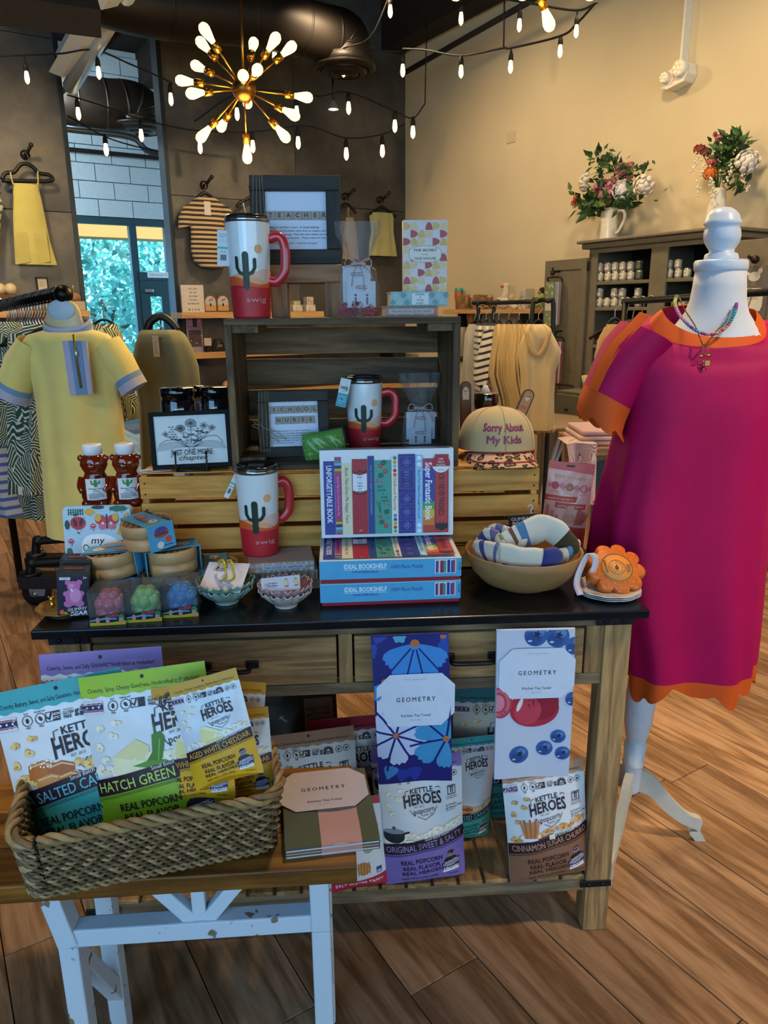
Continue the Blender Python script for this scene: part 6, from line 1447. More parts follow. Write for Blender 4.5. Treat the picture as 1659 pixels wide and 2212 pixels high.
sock('white sock with blue patterned cuff at the right of the bowl',[(X + .05,Y - .06,z0 + .08),(X + .09,Y - .05,z0 + .09),(X + .12,Y - .02,z0 + .1)],[(0,.022),(1,.02)],.5,[(.4,W_),(.55,'#4a86b4'),(.7,W_),(.85,'#4a86b4'),(1,W_)])
def sock_label(label,loc,w_,rot,hook=False):
 t = tthing('sock_label',label,'label',loc); t.rotation_euler = (MRot(TYAW,4,'Z') @ MRot(R(-14),4,'X') @ MRot(rot,4,'Y')).to_euler(); h_ = w_*.5
 MB().box(-w_/2,w_/2,0,.001,0,h_).build('card',M('#15131a',.5),t); p = Print(); p.text('GUMBALL',0,h_*.72,h_*.22,'#cfd0d6',w=w_*.8,bold=.03); p.text('POODLE',0,h_*.42,h_*.24,'#cfd0d6',w=w_*.74,bold=.03); p.greek(-w_*.3,h_*.06,w_*.3,h_*.22,2,'#8a8a94',1); p.build(t)
 if hook: MB().tube(smooth([(w_*.3,.0005,h_),(w_*.3,.0005,h_ + .008),(w_*.36,.0005,h_ + .016),(w_*.27,.0005,h_ + .022),(w_*.19,.0005,h_ + .016)],5),.0022,8).build('hook',M('#b9b4b8',.4),t)
sock_label('black sock label leaning at the left of the bowl',(X - .025,Y + .035,z0 + .105),.055,R(16)); sock_label('black sock label with a clear plastic hook at the back of the bowl',(X + .015,Y + .065,z0 + .115),.07,R(-3),True)
# ------------------------------------------------------------------ orange flower sponge on its plate
q = tz(1312,1283); t = tthing('scalloped_plate','blue and white scalloped plate under the orange flower sponge','plate',(q.x,q.y,TZ)); r = 68*tm(q)
for k in range(3): MB().lathe([(r*.5,.001 + .004*k),(r*.8,.004 + .004*k),(r,.010 + .004*k),(r*.99,.0115 + .004*k),(r*.78,.0058 + .004*k),(.001,.003 + .004*k)],48,fold=lambda i,a: 1 + (.035*abs(cos(5*a)) if i in (2,3) else 0)).build('rim_layer',M('#b9b6b8',.2,coat=.5),t)
MB().lathe([(.001,.0112),(r*.6,.0115)],30).build('blue_centre',M('#27407c',.3),t)
t2 = tthing('flower_sponge','orange flower shaped soap sponge leaning on its plate','soap sponge',(q.x + .012,q.y - .040,TZ + .016)); t2.rotation_euler = (MRot(TYAW,4,'Z') @ MRot(R(-50),4,'X') @ MRot(R(8),4,'Y')).to_euler()
rr = 64*tm(q); mo = M('#c8641c',.45,vary=.25,scale=160,bump=.6,coat=.4)
pet = lambda a: .78 + .22*abs(cos(4.5*a)) ** .55
MB().loft([((0,y,rr),(rr*k,0,0),(0,0,rr*k)) for y,k in ((.036,.9),(.03,1),(.006,1),(.0,.92))],72,fold=lambda i,a: pet(a)).build('sponge_body',mo,t2)
MB().cyl((0,.0,rr),(0,-.0015,rr),rr*.56,n=32).build('round_label',M('#d98a3c',.5),t2)
p = Print(lambda u,v,o: (u,-.0016 - o,rr + v)); kk = rr*.56
p.ring(0,0,kk*.94,.0018,'#2a1a14',36); p.ring(0,0,kk*.5,.0011,'#2a1a14',30); p.ring(0,0,kk*.3,.0005,'#2a1a14',24); p.ell(0,-kk*.05,kk*.12,kk*.15,'#1c1210',14); p.poly([(-kk*.1,kk*.0),(0,kk*.22),(kk*.1,0)],'#1c1210')
for k,ch in enumerate('BROAD UNIVERSALLY '): a = pi*.5 - 2*pi*k/18; p.text(ch,kk*.4*cos(a),kk*.4*sin(a),.0028,'#2a1a14',rot=a - pi/2,bold=.02)
p.text('SPONGELLE',-kk*.68,0,.0042,'#2a1a14',w=kk*.9,rot=pi/2 + .2,bold=.02); p.greek(kk*.56,-kk*.3,kk*.85,kk*.3,6,'#2a1a14',4); p.build(t2,'label_print')
rb = tthing('satin_ribbon','white satin ribbon loop beside the orange flower sponge','ribbon',(q.x - .072,q.y - .012,TZ + .016))
def strip(path,wd,n=6):
 P = smooth(path,n); mb = MB()
 vs = [];
 for i,c in enumerate(P):
  vs += [c,c + Vector(wd)]
 mb.add(vs,[(2*i,2*i + 1,2*i + 3,2*i + 2) for i in range(len(P) - 1)],0,True); return mb
o = strip([(-.012,-.03,.0),(-.015,-.01,.02),(-.005,.0,.05),(.012,.0,.085),(.028,.0,.07),(.022,-.002,.04)],(.016,.004,.0)).build('ribbon_band',M('#c4bcc8',.35,sheen=.3),rb)
o.modifiers.new('thick','SOLIDIFY').thickness = .0006
# ------------------------------------------------------------------ pink pouch behind the crate's right end
def pinkpouch(p,W,H,th):
 p.at(0,0,W); H1 = H/W; p.poly([(-.5,H1),(-.5,H1 - .16),(.0,H1 - .19),(.5,H1 - .24),(.5,H1)],'#d0605c'); p.rect(-.12,H1 - .1,.06,H1 - .06,'#201a1c'); p.poly([(-.5,0),(.5,0),(.5,.52),(-.5,.62)],'#c0402f'); p.poly([(-.47,.1),(-.05,.1),(-.05,.5),(-.47,.54)],'#d6a4a4'); p.greek(-.44,.14,-.08,.48,7,'#8a5a60',1); p.greek(.02,.1,.44,.46,14,'#7c2a24',2)
 p.text('SAVOR THE FLAVOR!',.0,H1 - .33,.06,'#c9a050',w=.7,bold=.01,rot=-.06)
 for k,c in enumerate(('#c04048','#8a9a3a','#d49a9a')): u = -.32 + .32*k; v = H1 - .52 - .02*k; p.ell(u,v,.085,c='#c04048',n=16); p.ell(u,v,.065,c=c,n=16); p.poly([(u - .07,v),(u - .15,v + .07),(u - .15,v - .07)],'#cf7a78'); p.poly([(u + .07,v),(u + .15,v - .07),(u + .15,v + .07)],'#cf7a78'); p.text(('Sweet Chile','Prickly','Watermelon')[k],u,v - .13,.025,'#a84048')
 p.poly([(-.5,H1 - .74),(.2,H1 - .74),(.17,H1 - .86),(-.5,H1 - .86)],'#c2452e'); p.text('stand tall, my heat dry,',-.15,H1 - .8,.045,'#f0d6cc',w=.6,shear=.15); p.poly([(-.28,H1 - .88),(.42,H1 - .9),(.4,H1 - 1.02),(-.28,H1 - 1.0)],'#c2452e'); p.text('and my candy chewy',.07,H1 - .95,.045,'#f0d6cc',w=.6,shear=.15)
 for k in range(6): p.line([(.2 + .03*k,.6),(.26 + .05*k,.62 + .35 - .03*k)],.04,'#b5604e')
 for k in range(3): p.line([(-.42 + .1*k,.6),(-.42 + .1*k,1.0 - .1*k)],.06,'#c07a68')
 p.ell(.06,.75,.14,.13,'#c48a70',16); p.ell(.06,.93,.1,.1,'#cf9a86',14)
q = tf(1210,1185,.43); W_p = 98*tm((q.x,.43,1.0)); pouch('pink candy pouch standing behind the right end of the crate',dict(low='#c0402f',seed=21),W_p,(tf(1210,1000,.43).z - TZ),.04,TBL @ Vector((q.x,.43,TZ + .001)),TYAW - R(6),R(1),R(-5),name='candy_pouch',film_c='#dfa69c',draw=pinkpouch)
# ------------------------------------------------------------------ honey bears on a riser
HY = .36; hz = tf(240,1090,HY).z
x0,x1 = tf(178,1100,HY).x,xa_ - .006
t = tthing('wooden_riser','small pine box riser at the left under the honey bears','riser',((x0 + x1)/2,HY - .035,TZ)); hw = (x1 - x0)/2
for z in (.004,(hz - TZ)*.36,(hz - TZ)*.7): MB().box(-hw,hw,0,.008,z,z + (hz - TZ)*.27).build('slat',m_crx,t,.001)
MB().box(-hw,hw,.0,.11,hz - TZ - .006,hz - TZ).build('top_board',m_crx,t,.001); [MB().box(s*hw - (.008 if s > 0 else 0),s*hw + (.008 if s < 0 else 0),.008,.11,0,hz - TZ - .006).build('end_board',m_crz,t,.001) for s in (-1,1)]
m_honey = M('#7c2408',.06,vary=.15,scale=20,trans=.45,coat=.6,spec=.6)
def bear(label,px,hpx):
 q = tf(px,1085,HY); t = tthing('honey_bear',label,'honey bottle',(q.x,HY,hz),0,'honey bear bottles'); S = hpx*tm((q.x,HY,hz + .07))/1.0
 k = S; mb = MB()
 secs = [(0,.17,.15),(.02,.205,.18),(.08,.215,.19),(.16,.235,.2),(.3,.225,.2),(.42,.2,.18),(.5,.165,.15),(.54,.15,.14),(.58,.175,.16),(.66,.21,.185),(.74,.2,.18),(.8,.165,.15),(.83,.13,.13)]
 mb.loft([((0,0,z*k),(a*k,0,0),(0,b_*k,0)) for z,a,b_ in secs],32)
 for s in (-1,1):
  mb.ball((s*.19*k,0,.765*k),.055*k,.04*k,.055*k,14); mb.tube(smooth([(s*.2*k,-.02*k,.46*k),(s*.215*k,-.08*k,.34*k),(s*.17*k,-.15*k,.25*k)],5),[.055*k]*8 + [.05*k]*3,12); mb.ball((s*.12*k,-.1*k,.06*k),.1*k,.12*k,.065*k,14)
 mb.ball((0,-.17*k,.66*k),.075*k,.05*k,.06*k,14); mb.build('bottle',m_honey,t)
 MB().lathe([(.13*k,.825*k),(.14*k,.83*k),(.145*k,.86*k),(.15*k,.87*k),(.15*k,.96*k),(.14*k,.985*k),(.001,.985*k)],28).build('cap',M('#cdd3da',.35),t)
 for s in (-1,1): MB().ball((s*.07*k,-.178*k,.715*k),.018*k,.01*k,.018*k,10).build('eye',M('#3a0d04',.1),t)
 def lf(u,v,o): a = u/(.21*k) - pi/2 + .25; return ((.222*k + o)*cos(a),(.205*k + o)*sin(a),v)
 p = Print(lf,.01,.0012); hw = .145*k; p.rect(-hw,.13*k,hw,.47*k,'#c4cdd6'); p.lev(2); capsule(p,[(0,.36*k),(0,.435*k)],.045*k,'#2f7a3c'); capsule(p,[(-.055*k,.42*k),(-.05*k,.39*k),(0,.38*k)],.026*k,'#2f7a3c'); capsule(p,[(.055*k,.43*k),(.05*k,.4*k),(0,.385*k)],.026*k,'#2f7a3c'); p.ell(-.06*k,.44*k,.012*k,c='#b53a4a',n=8)
 p.text('Honey Hive',0,.315*k,.026*k,'#23324a',w=.2*k,bold=.01); p.text('Farms',0,.28*k,.024*k,'#23324a',bold=.01); p.text('Desert Cactus',0,.245*k,.016*k,'#23324a',bold=.03); p.greek(-.11*k,.15*k,.11*k,.23*k,4,'#23324a',2); p.build(t,'paper_label'); return t
bear('honey bear bottle with white cap at the left',212,136); bear('honey bear bottle with white cap beside the pale crate',280,136)
# ------------------------------------------------------------------ clear gift bags
def gift_bag(label,q,w_,h_,neck,cards,shred=None,tie='#8c2a38'):
 t = tthing('gift_bag',label,'gift bag',q,0,'clear gift bags'); f = film('#f0f2f4',.02,.04); rn = random.Random(int(w_*1e5)); ph = rn.random()*6
 def sec(v):
  if v < neck: k = 1 - .25*(v/neck) ** 2; d = .42*(1 - .5*v/neck)
  else: k = .42 + .5*min(1,(v - neck)/(1 - neck)*1.4) ; d = .14 + .1*(v - neck)
  if abs(v - neck) < .05: k *= .55 + .45*abs(v - neck)/.05
  return k,d
 secs = []
 for i in range(29):
  v = i/28; k,d = sec(v); secs.append(((0,0,v*h_),(w_/2*k,0,0),(0,w_/2*d,0)))
 MB().loft(secs,40,0,False,lambda i,a: 1 + (.06 + .4*max(0,i/28 - neck))*sin(7*a + ph + i*.12) + (.04 + .2*max(0,i/28 - neck))*sin(13*a + i*.3)).build('cellophane',f,t)
 MB().lathe([(.001,.0005),(w_*.45,.0005)],24,fold=lambda i,a: 1 if abs(cos(a)) > .3 else .6).build('cellophane_base',f,t)
 for k in range(2): MB().tube([(w_*.155*cos(a),w_*.055*sin(a) - .002,neck*h_ + .002*k) for a in [2*pi*j/16 for j in range(16)]],.0016,6,closed=True).build('tie',stripes(tie,'#d8d0d2','x',300,.5),t)
 for s,l in ((-.3,.05),(.25,.06),(.6,.035)): MB().tube(smooth([(.004*s,-w_*.06,neck*h_),(w_*s*.4,-w_*.1,neck*h_ - l*.4),(w_*s*.55,-w_*.09,neck*h_ - l)],5),.0013,6).build('tie_end',stripes(tie,'#d8d0d2','z',260,.5),t)
 for s in (-1,1): MB().tube(smooth([(0,-w_*.06,neck*h_),(s*w_*.25,-w_*.1,neck*h_ + .012),(s*w_*.3,-w_*.1,neck*h_ - .004),(0,-w_*.07,neck*h_)],5),.0013,6).build('bow_loop',stripes(tie,'#d8d0d2','x',260,.5),t)
 for (cx,cy,cz,cw,ch,ln_) in cards:
  c = MB().box(cx - cw/2,cx + cw/2,cy,cy + .0008,cz,cz + ch).build('earring_card',M('#cfd2dc',.7),t); p = Print(lambda u,v,o,cx=cx,cy=cy,cz=cz: (cx + u,cy - .0002 - o,cz + v)); lg(0,.78,1.0)(p,cw,ch); p.build(c,'card_print')
  for s in (-1,1) if ln_ else ():
   MB().box(cx + s*cw*.2 - .0022,cx + s*cw*.2 + .0022,cy - .0016,cy,cz + ch*.12,cz + ch*.4).build('bar_earring',M(ln_,.3,.3),t); MB().ball((cx + s*cw*.2,cy - .002,cz + ch*.48),.0028,n=10).build('bead',M('#b5305a',.2),t)
 if shred:
  mb = MB()
  for k in range(130):
   a = rn.random()*6.28; r_ = rn.random() ** .5*w_*.46; b0 = Vector((r_*cos(a),r_*sin(a)*.5,rn.random()*h_*.13 + .002)); pts = [b0]
   for j in range(4): pts.append(pts[-1] + Vector((rn.uniform(-1,1),rn.uniform(-.6,.6),rn.uniform(-.6,.7)))*.007)
   pts = [Vector((max(-w_*.47,min(w_*.47,p_.x)),max(-w_*.2,min(w_*.2,p_.y)),max(.001,p_.z))) for p_ in pts]
   mb.tube(pts,.0011,4,k % 2)
  mb.build('paper_shred',[M('#8e1a34',.5),M('#a82c48',.5)],t,kind='stuff')
 return t
q = tf(776,682,.37); s_ = tm((q.x,.37,GT)); gh_ = tf(776,476,.37).z - GT
gift_bag('tall clear gift bag with red paper shred on top of the crate',(q.x,.385,GT),90*s_,gh_,.56,[(-.004,.004,gh_*.16,60*s_,gh_*.38,None),(.006,-.006,gh_*.1,62*s_,gh_*.28,'#3a3440')],True)
q = tf(908,950,.46); s_ = tm((q.x,.46,GF)); gh_ = tf(908,806,.46).z - GF
gift_bag('small clear gift bag with earring cards inside the crate',(q.x,.47,GF),82*s_,gh_,.55,[(.002,.002,gh_*.14,62*s_,gh_*.36,None),(.0,-.006,gh_*.08,48*s_,gh_*.2,'#8a7a70')])
# green wrapped package
q = tf(705,1000,.345); q.z = CT; t = tthing('green_package','shiny green dotted package leaning in front of the school nurse frame','package',(q.x,.365,GF + .0)); s_ = tm(q); t.rotation_euler = (MRot(TYAW,4,'Z') @ MRot(R(-8),4,'X') @ MRot(R(-8),4,'Y')).to_euler()
pw,phh = 92*s_,62*s_
def pk(u,v,o): a = (u - .5)*2; b_ = (v - .5)*2; e = max(0,1 - abs(a) ** 3)*max(0,1 - abs(b_) ** 3); return (a*pw/2*(1 - .06*b_*b_),-.016*e ** .5 - .0015*sin(9*a + 5*b_)*e - o,phh*v)
mb = MB(); mb.grid(lambda u,v: pk(u,v,0),24,16); mb.grid(lambda u,v: (lambda q_: (q_[0],.004,q_[2]))(pk(1 - u,v,0)),24,16); mb.build('tin_body',M('#4f9a1c',.25,vary=.05,coat=.6),t)
p = Print(lambda u,v,o: pk(u,v,o),.03,.0006); [p.ell((i + .5*(j % 2) + .3)/9,(j + .7)/6,.012,.018,'#a9d07a',8) for i in range(9) for j in range(5)]; p.build(t,'printed_dots')
MB().grid(lambda u,v: (lambda q_: (q_[0]*1.08,q_[1] - .003 - .003*sin(23*u)*sin(17*v),q_[2]*1.08 - .002))(pk(u,v,0)),30,20).build('clear_wrap',film('#f4f6f2',.03,.04),t)
# ================================================================== RIGHT: DRESS FORM, CABINET, RACK
MY = 1.82
def A3(x,y,Y=MY): return atY(x,y,Y)
base = A3(1358,1715); base.z = 0
t = thing('dress_form','white dress form with turned wooden finial and tripod foot','dress form',base); B0 = Vector(base)
m_wht = M('#c4ccd8',.35,vary=.03); m_linen = fabric('#c9cad0',500)
foot = atZ(1520,1812,0)
P0,P1 = A3(1362,1690),A3(1560,600)
ax = lambda py: A3(interp([(440,1563),(600,1556),(700,1545),(900,1508),(1100,1468),(1480,1388),(1700,1361)],py),py) - B0
px_m = lambda py: mpp(ax(py) + B0)
def turned(name,rows,m,n=32):
 MB().loft([(ax(py),(r*px_m(py),0,0),(0,r*px_m(py),0)) for py,r in rows],n).build(name,m,t)
turned('finial',[(447,4),(449,16),(455,25),(465,33),(476,36),(480,39),(486,38),(489,34),(498,37),(512,38),(525,35),(538,27),(545,25),(549,33),(556,35),(560,35),(568,34)],m_wht)
turned('neck_cap',[(562,52),(566,55),(582,55),(587,52),(589,46)],m_wht)
MB().loft([(ax(py),(r*px_m(py),0,0),(0,dd_,0)) for py,r,dd_ in ((587,52,.056),(620,55,.056),(650,58,.057),(675,66,.06),(700,84,.062),(722,108,.066),(745,130,.07))],36).build('neck',m_linen,t)
tor = [(745,130),(800,140),(900,130),(1000,120),(1100,120),(1200,115),(1300,100)]
MB().loft([(ax(py),(r*px_m(py),0,0),(0,r*px_m(py)*.45,0)) for py,r in tor],36).build('torso',m_linen,t)
turned('pole',[(1290,28),(1440,32),(1500,32),(1560,29),(1592,22),(1600,18),(1604,24),(1640,21),(1644,24),(1650,21),(1700,20),(1706,18)],m_wht,24)
hub = ax(1690)
for k,a in enumerate((math.atan2(foot.y - base.y,foot.x - base.x) ,math.atan2(foot.y - base.y,foot.x - base.x) + 2.094,math.atan2(foot.y - base.y,foot.x - base.x) + 4.189)):
 L = (Vector((foot.x,foot.y,0)) - Vector((base.x,base.y,0))).length
 top = [(0.015,.215),(.03,.215),(.07,.19),(.12,.13),(.17,.085),(.21,.07),(L - .02,.035),(L,.0)]; bot = [(L - .03,0),(L - .05,.025),(.2,.035),(.15,.055),(.1,.09),(.06,.13),(.03,.145),(0.015,.145)]
 up = [(q.x,q.y) for q in smooth([(x,z,0) for x,z in top],3)] + [(q.x,q.y) for q in smooth([(x,z,0) for x,z in bot],3)]
 zc = hub.z - .155
 MB().prism([(x,z + zc*max(0,1 - x/.2)*.6) for x,z in up],-.011,.011,X=T(hub.x*max(0,1),hub.y,0,a)).build('tripod_leg',M('#b9b9b0',.45),t,.003)
# the magenta dress
mag,org = fabric('#a0004a',1200,.6,0),fabric('#c2501a',1200,.6,0)
d = thing('tee_dress','magenta tee dress with orange scalloped trim on the white form','dress',base)
rows = [(700,1350,1722),(740,1346,1712),(800,1346,1698),(900,1344,1676),(1000,1322,1664),(1100,1298,1655),(1200,1287,1645),(1300,1306,1634),(1380,1328,1626),(1432,1334,1619)]
N = 96
def ell_ring(py,L,R_,hd,fold=0,ph=0,zf=None):
 c = A3((L + R_)/2,py) - B0; hw = (R_ - L)/2*mpp(c + B0); out = []
 for j in range(N):
  a = 2*pi*j/N; q = 1 + fold*(sin(5*a + ph)*.5 + .4*sin(9*a + 2*ph) + .3*sin(3*a + .7)); e = .8
  x = hw*(abs(cos(a)) ** e)*(1 if cos(a) > 0 else -1); y = hd*(abs(sin(a)) ** e)*(1 if sin(a) > 0 else -1)
  out.append(c + Vector((x*q,y*q,zf(a) if zf else 0)))
 return out
nc = A3(1533,670) - B0; pm = mpp(nc + B0)
def neck_ring(k):                              # tilted neckline: low in front, high at the back
 out = []
 for j in range(N):
  a = 2*pi*j/N; out.append(nc + Vector((100*pm*k*cos(a),.070*k*sin(a) + .004,(.060*(1 + (k - 1)*1.5) if sin(a) < 0 else .012)*sin(a) - .016*(k - 1)*8*abs(cos(a)) ** 2)))
 return out
hds = [.085,.098,.11,.115,.11,.112,.12,.122,.122,.122]
body = [ell_ring(py,L,R_,hds[i],.02 + .15*max(0,(py - 850)/600),.5,(lambda a,d_=(.078,.05,.012)[min(i,2)],e_=(.02,0,0)[min(i,2)]: -e_*abs(cos(a)) ** 3 - d_*max(0,-sin(a)) ** 1.5) if i < 3 else None) for i,(py,L,R_) in enumerate(rows)]
n1 = neck_ring(1.24); mid = [(Vector(a)*.5 + Vector(b_)*.5) + Vector((0,-.004,.008)) for a,b_ in zip(n1,body[0])]
hemf = lambda j: .03*abs(sin(2*pi*j/N*7.0 + .6)) ** .7 + .02*sin(2*pi*j/N*5 + 1.2)
hb = [Vector(p_) for p_ in body[-1]]; low = [p_ + Vector((0,0,-.004)) for p_ in hb]
MB().rings([n1,mid] + body).build('dress_body',mag,d)
dn = [Vector(p_)*1 for p_ in hb]
b2_ = [p_ + Vector((0,0,-.024 - hemf(j))) for j,p_ in enumerate(hb)]; b1_ = [p_ + Vector((0,0,-.012 - hemf(j)*.4)) for j,p_ in enumerate(hb)]
ins = [Vector((q.x*.985 + base.x*0,q.y*.985,q.z + .002)) for q in b2_]
MB().rings([hb,b1_,b2_]).build('scalloped_hem',org,d)
MB().rings([neck_ring(1.0),[p_ + Vector((0,0,.003)) for p_ in neck_ring(1.13)],neck_ring(1.26)]).build('neckband',org,d)
def sleeve(side):
 mx = lambda px: px if side < 0 else 2*1531 - px
 cs = [((1398,722),62,.09),((1362,765),66,.085),((1332,815),62,.08),((1310,858),57,.075)]
 ce = [((1310,858),57,.075),((1300,882),56,.073),((1293,908),55,.072)]
 def sec(q): (x,y),hw,hd = q; c = A3(mx(x),y,MY - .005) - B0; k = mpp(c + B0); dr = Vector((.86,0,-.46 if side < 0 else .46)); return (c,dr*hw*k,Vector((0,hd,0)))
 f = lambda i,a: 1 + .03*sin(3*a + i)
 sl = MB().loft([sec(q) for q in cs],40,0,False,f).build('sleeve',mag,d)
 S = [sec(q) for q in ce]; c2,u2,v2 = S[-1]; mb = MB(); R3 = []
 for i,(c,u,v) in enumerate(S): R3.append([c + u*cos(2*pi*j/40)*f(3,2*pi*j/40)*1.01 + v*sin(2*pi*j/40)*1.01 for j in range(40)])
 dv = Vector((-.3*-side*-1,0,-1)).normalized(); R3.append([p_ + dv*.026*abs(sin(2*pi*j/40*3 + .4)) for j,p_ in enumerate(R3[-1])])
 mb.rings(R3).build('scalloped_cuff',org,sl)
 st = [sec(q) for q in [((1418,700),62,.09)] + cs]; mb = MB()
 R4 = []
 for i,(c,u,v) in enumerate(st):
  a0 = (pi + .62) if side < 0 else -.62; R4.append([c + (u*cos(a0 + w*(1 if side < 0 else -1)) + v*sin(a0 + w*(1 if side < 0 else -1)))*1.015*f(i - 1,a0) for w in (-.22,0,.22)])
 vs = [p_ for r in R4 for p_ in r]; mb.add(vs,[(i*3 + j,i*3 + j + 1,(i + 1)*3 + j + 1,(i + 1)*3 + j) for i in range(len(R4) - 1) for j in range(2)],0,True); mb.build('sleeve_stripe',org,sl)
sleeve(-1); sleeve(1)
# necklaces
BEADS = ['#2f7a4a','#8a9a4a','#9aa84e','#a9a85a','#b96a86','#b97a90','#c48a9a','#b98a96','#b07a90','#5a78b0','#6a1a3a','#4a70a8','#6a86b8','#8a2a5a','#b0707a','#a8323c','#b07a5a','#8a2a34','#c0805a','#b53a2a','#3a8a8a','#2a8a90','#2f94a0','#2a8a90','#8a2a7a','#a0307a','#6a1a4a','#a0307a','#b0408a','#902a70']
bn = thing('bead_necklace','colourful glass bead necklace around the neck of the white form','necklace',base)
path = smooth([A3(x,y,Y_) - B0 for x,y,Y_ in ((1462,640,1.80),(1458,655,1.775),(1468,680,1.748),(1492,706,1.736),(1520,721,1.727),(1548,720,1.727),(1572,703,1.736),(1588,672,1.748),(1590,650,1.775),(1584,638,1.80))],10)
acc = [0]
for a,b_ in zip(path,path[1:]): acc.append(acc[-1] + (b_ - a).length)
nb = 46; bm = MB().ball((0,0,0),.0046,.0046,.0037,12)
for k in range(nb):
 s = acc[-1]*k/(nb - 1); i = max(j for j in range(len(acc)) if acc[j] <= s + 1e-9); i = min(i,len(path) - 2); q = path[i] + (path[i + 1] - path[i])*((s - acc[i])/max(1e-9,acc[i + 1] - acc[i]))
 bm.build('bead',M(BEADS[int(k*len(BEADS)/nb)],.1,vary=.1,coat=.6),bn,X=MTr(q))
cn = thing('charm_necklace','thin gold chain necklace with charms hanging on the dress front','necklace',base); mgold = M('#8a6a3a',.25,.9,vary=.1)
ch = smooth([A3(x,y,Y_) - B0 for x,y,Y_ in ((1466,640,1.79),(1480,670,1.752),(1502,705,1.735),(1516,740,1.722),(1522,746,1.72),(1528,740,1.722),(1548,715,1.735),(1570,690,1.745),(1584,640,1.79))],12)
mb = MB()
for i,q in enumerate(ch): mb.ball(q,.0017,.0017,.0022,6)
mb.tube(ch,.0008,5); mb.build('chain',mgold,cn)
lp = A3(1523,754,1.718) - B0; k = mpp(lp + B0)
MB().tube([lp + Vector((6*k*cos(a),0,11*k*sin(a))) for a in [2*pi*j/16 for j in range(16)]],.001,6,closed=True).build('clasp',mgold,cn)
for x,y,nm in ((1514,770,'bow_charm'),(1519,786,'key_charm'),(1528,784,'lock_charm'),(1530,768,'leaf_charm')):
 q = A3(x,y,1.716) - B0
 if nm == 'lock_charm': MB().box(-.006,.006,-.0015,.0015,-.007,.006,X=MTr(q)).build(nm,mgold,cn,.001)
 elif nm == 'key_charm': MB().cyl(q + Vector((0,0,-.014)),q + Vector((0,0,.008)),.0014,n=8).box(q.x,q.x + .004,q.y - .001,q.y + .001,q.z - .014,q.z - .010).build(nm,mgold,cn)
 else: MB().ball(q,.008,.0015,.003,10).build(nm,mgold,cn)
# ------------------------------------------------------------------ grey hutch on the right wall
CD = .42
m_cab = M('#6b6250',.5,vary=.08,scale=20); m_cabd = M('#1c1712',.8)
def cr(x,y,dd=CD): return rt(x,y,dd)     # room coordinates on the cabinet's front plane
yA,yB = cr(1264,700).y,cr(1540,700).y; ztop = cr(1262,540).z
t = thing('hutch_cabinet','tall grey painted hutch with open shelves against the beige wall','cabinet',RM @ Vector((0,(yA + yB)/2,0)),ROOM); cy = (yA + yB)/2
def cb(name,x0,x1,y0,y1,z0,z1,m=m_cab,bev=.003,par=None): return MB().box(x0,x1,min(y0,y1) - cy,max(y0,y1) - cy,z0,z1).build(name,m,par or t,bev)
a0,a1 = cr(1281,700).y,cr(1394,700).y; b0,b1 = cr(1429,700).y,cr(1538,700).y
zt0 = cr(1281,548).z; zl = .45
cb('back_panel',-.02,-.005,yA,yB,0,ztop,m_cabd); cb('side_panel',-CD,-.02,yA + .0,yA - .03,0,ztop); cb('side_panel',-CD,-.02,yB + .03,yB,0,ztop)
cb('stile',-CD - .0,-CD + .02,yA,a0,0,ztop); cb('stile',-CD,-CD + .02,a1,b0,0,ztop); cb('stile',-CD,-CD + .02,b1,yB,0,ztop); cb('divider',-CD + .02,-.02,a1,a1 - .02,0,ztop)
cb('top_rail',-CD - .001,-CD + .02,yA,yB,zt0,ztop); cb('cornice',-CD - .04,0,yA + .04,yB - .04,ztop,ztop + .035,bev=.01); cb('cornice_cap',-CD - .065,0,yA + .065,yB - .065,ztop + .035,ztop + .055,bev=.006)
zs = [cr(1281,609).z,cr(1281,664).z,cr(1281,745).z,cr(1281,830).z,.3]
for z in zs: cb('shelf',-CD + .005,-.02,yA - .03,a1,z - .022,z); cb('shelf',-CD + .005,-.02,a1 - .02,yB + .03,z - .022 + .0,z)
# door opened flat to the left, with towels on its hooks
dz0,dz1 = .05,cr(1182,565,.40).z; dy0,dy1 = yA + .004,rt(1180,700,.40).y
dr = cb('door',-CD - .01,-CD + .02,dy0,dy1,dz0,dz1)
fr = MB()
for (y0,y1,z0,z1) in ((dy0,dy0 + .05,dz0,dz1),(dy1 - .05,dy1,dz0,dz1),(dy0 + .05,dy1 - .05,dz1 - .07,dz1),(dy0 + .05,dy1 - .05,dz0,dz0 + .1),(dy0 + .05,dy1 - .05,.95,1.02)): MB().box(-CD - .018,-CD - .01,y0 - cy,y1 - cy,z0,z1).build('door_frame',m_cab,dr,.002)
for (y,z) in ((yA,cr(1268,575).z),): MB().box(-CD - .012,-CD + .005,y - cy - .01,y - cy + .012,z - .03,z + .03).build('hinge',m_black,t,.002)
# right-hand door, open towards us, half hidden behind the form
e0 = yB - .002; MB().box(-CD - .02,-CD + .01,e0 - .62 - cy,e0 - cy,.05,ztop - .03).build('door',m_cab,t,.003)
MB().box(-CD - .05,-CD + .02,e0 - .64 - cy,e0 - .3 - cy,ztop - .0,ztop + .03).build('door_cap',M('#4a5560',.5),t,.004)
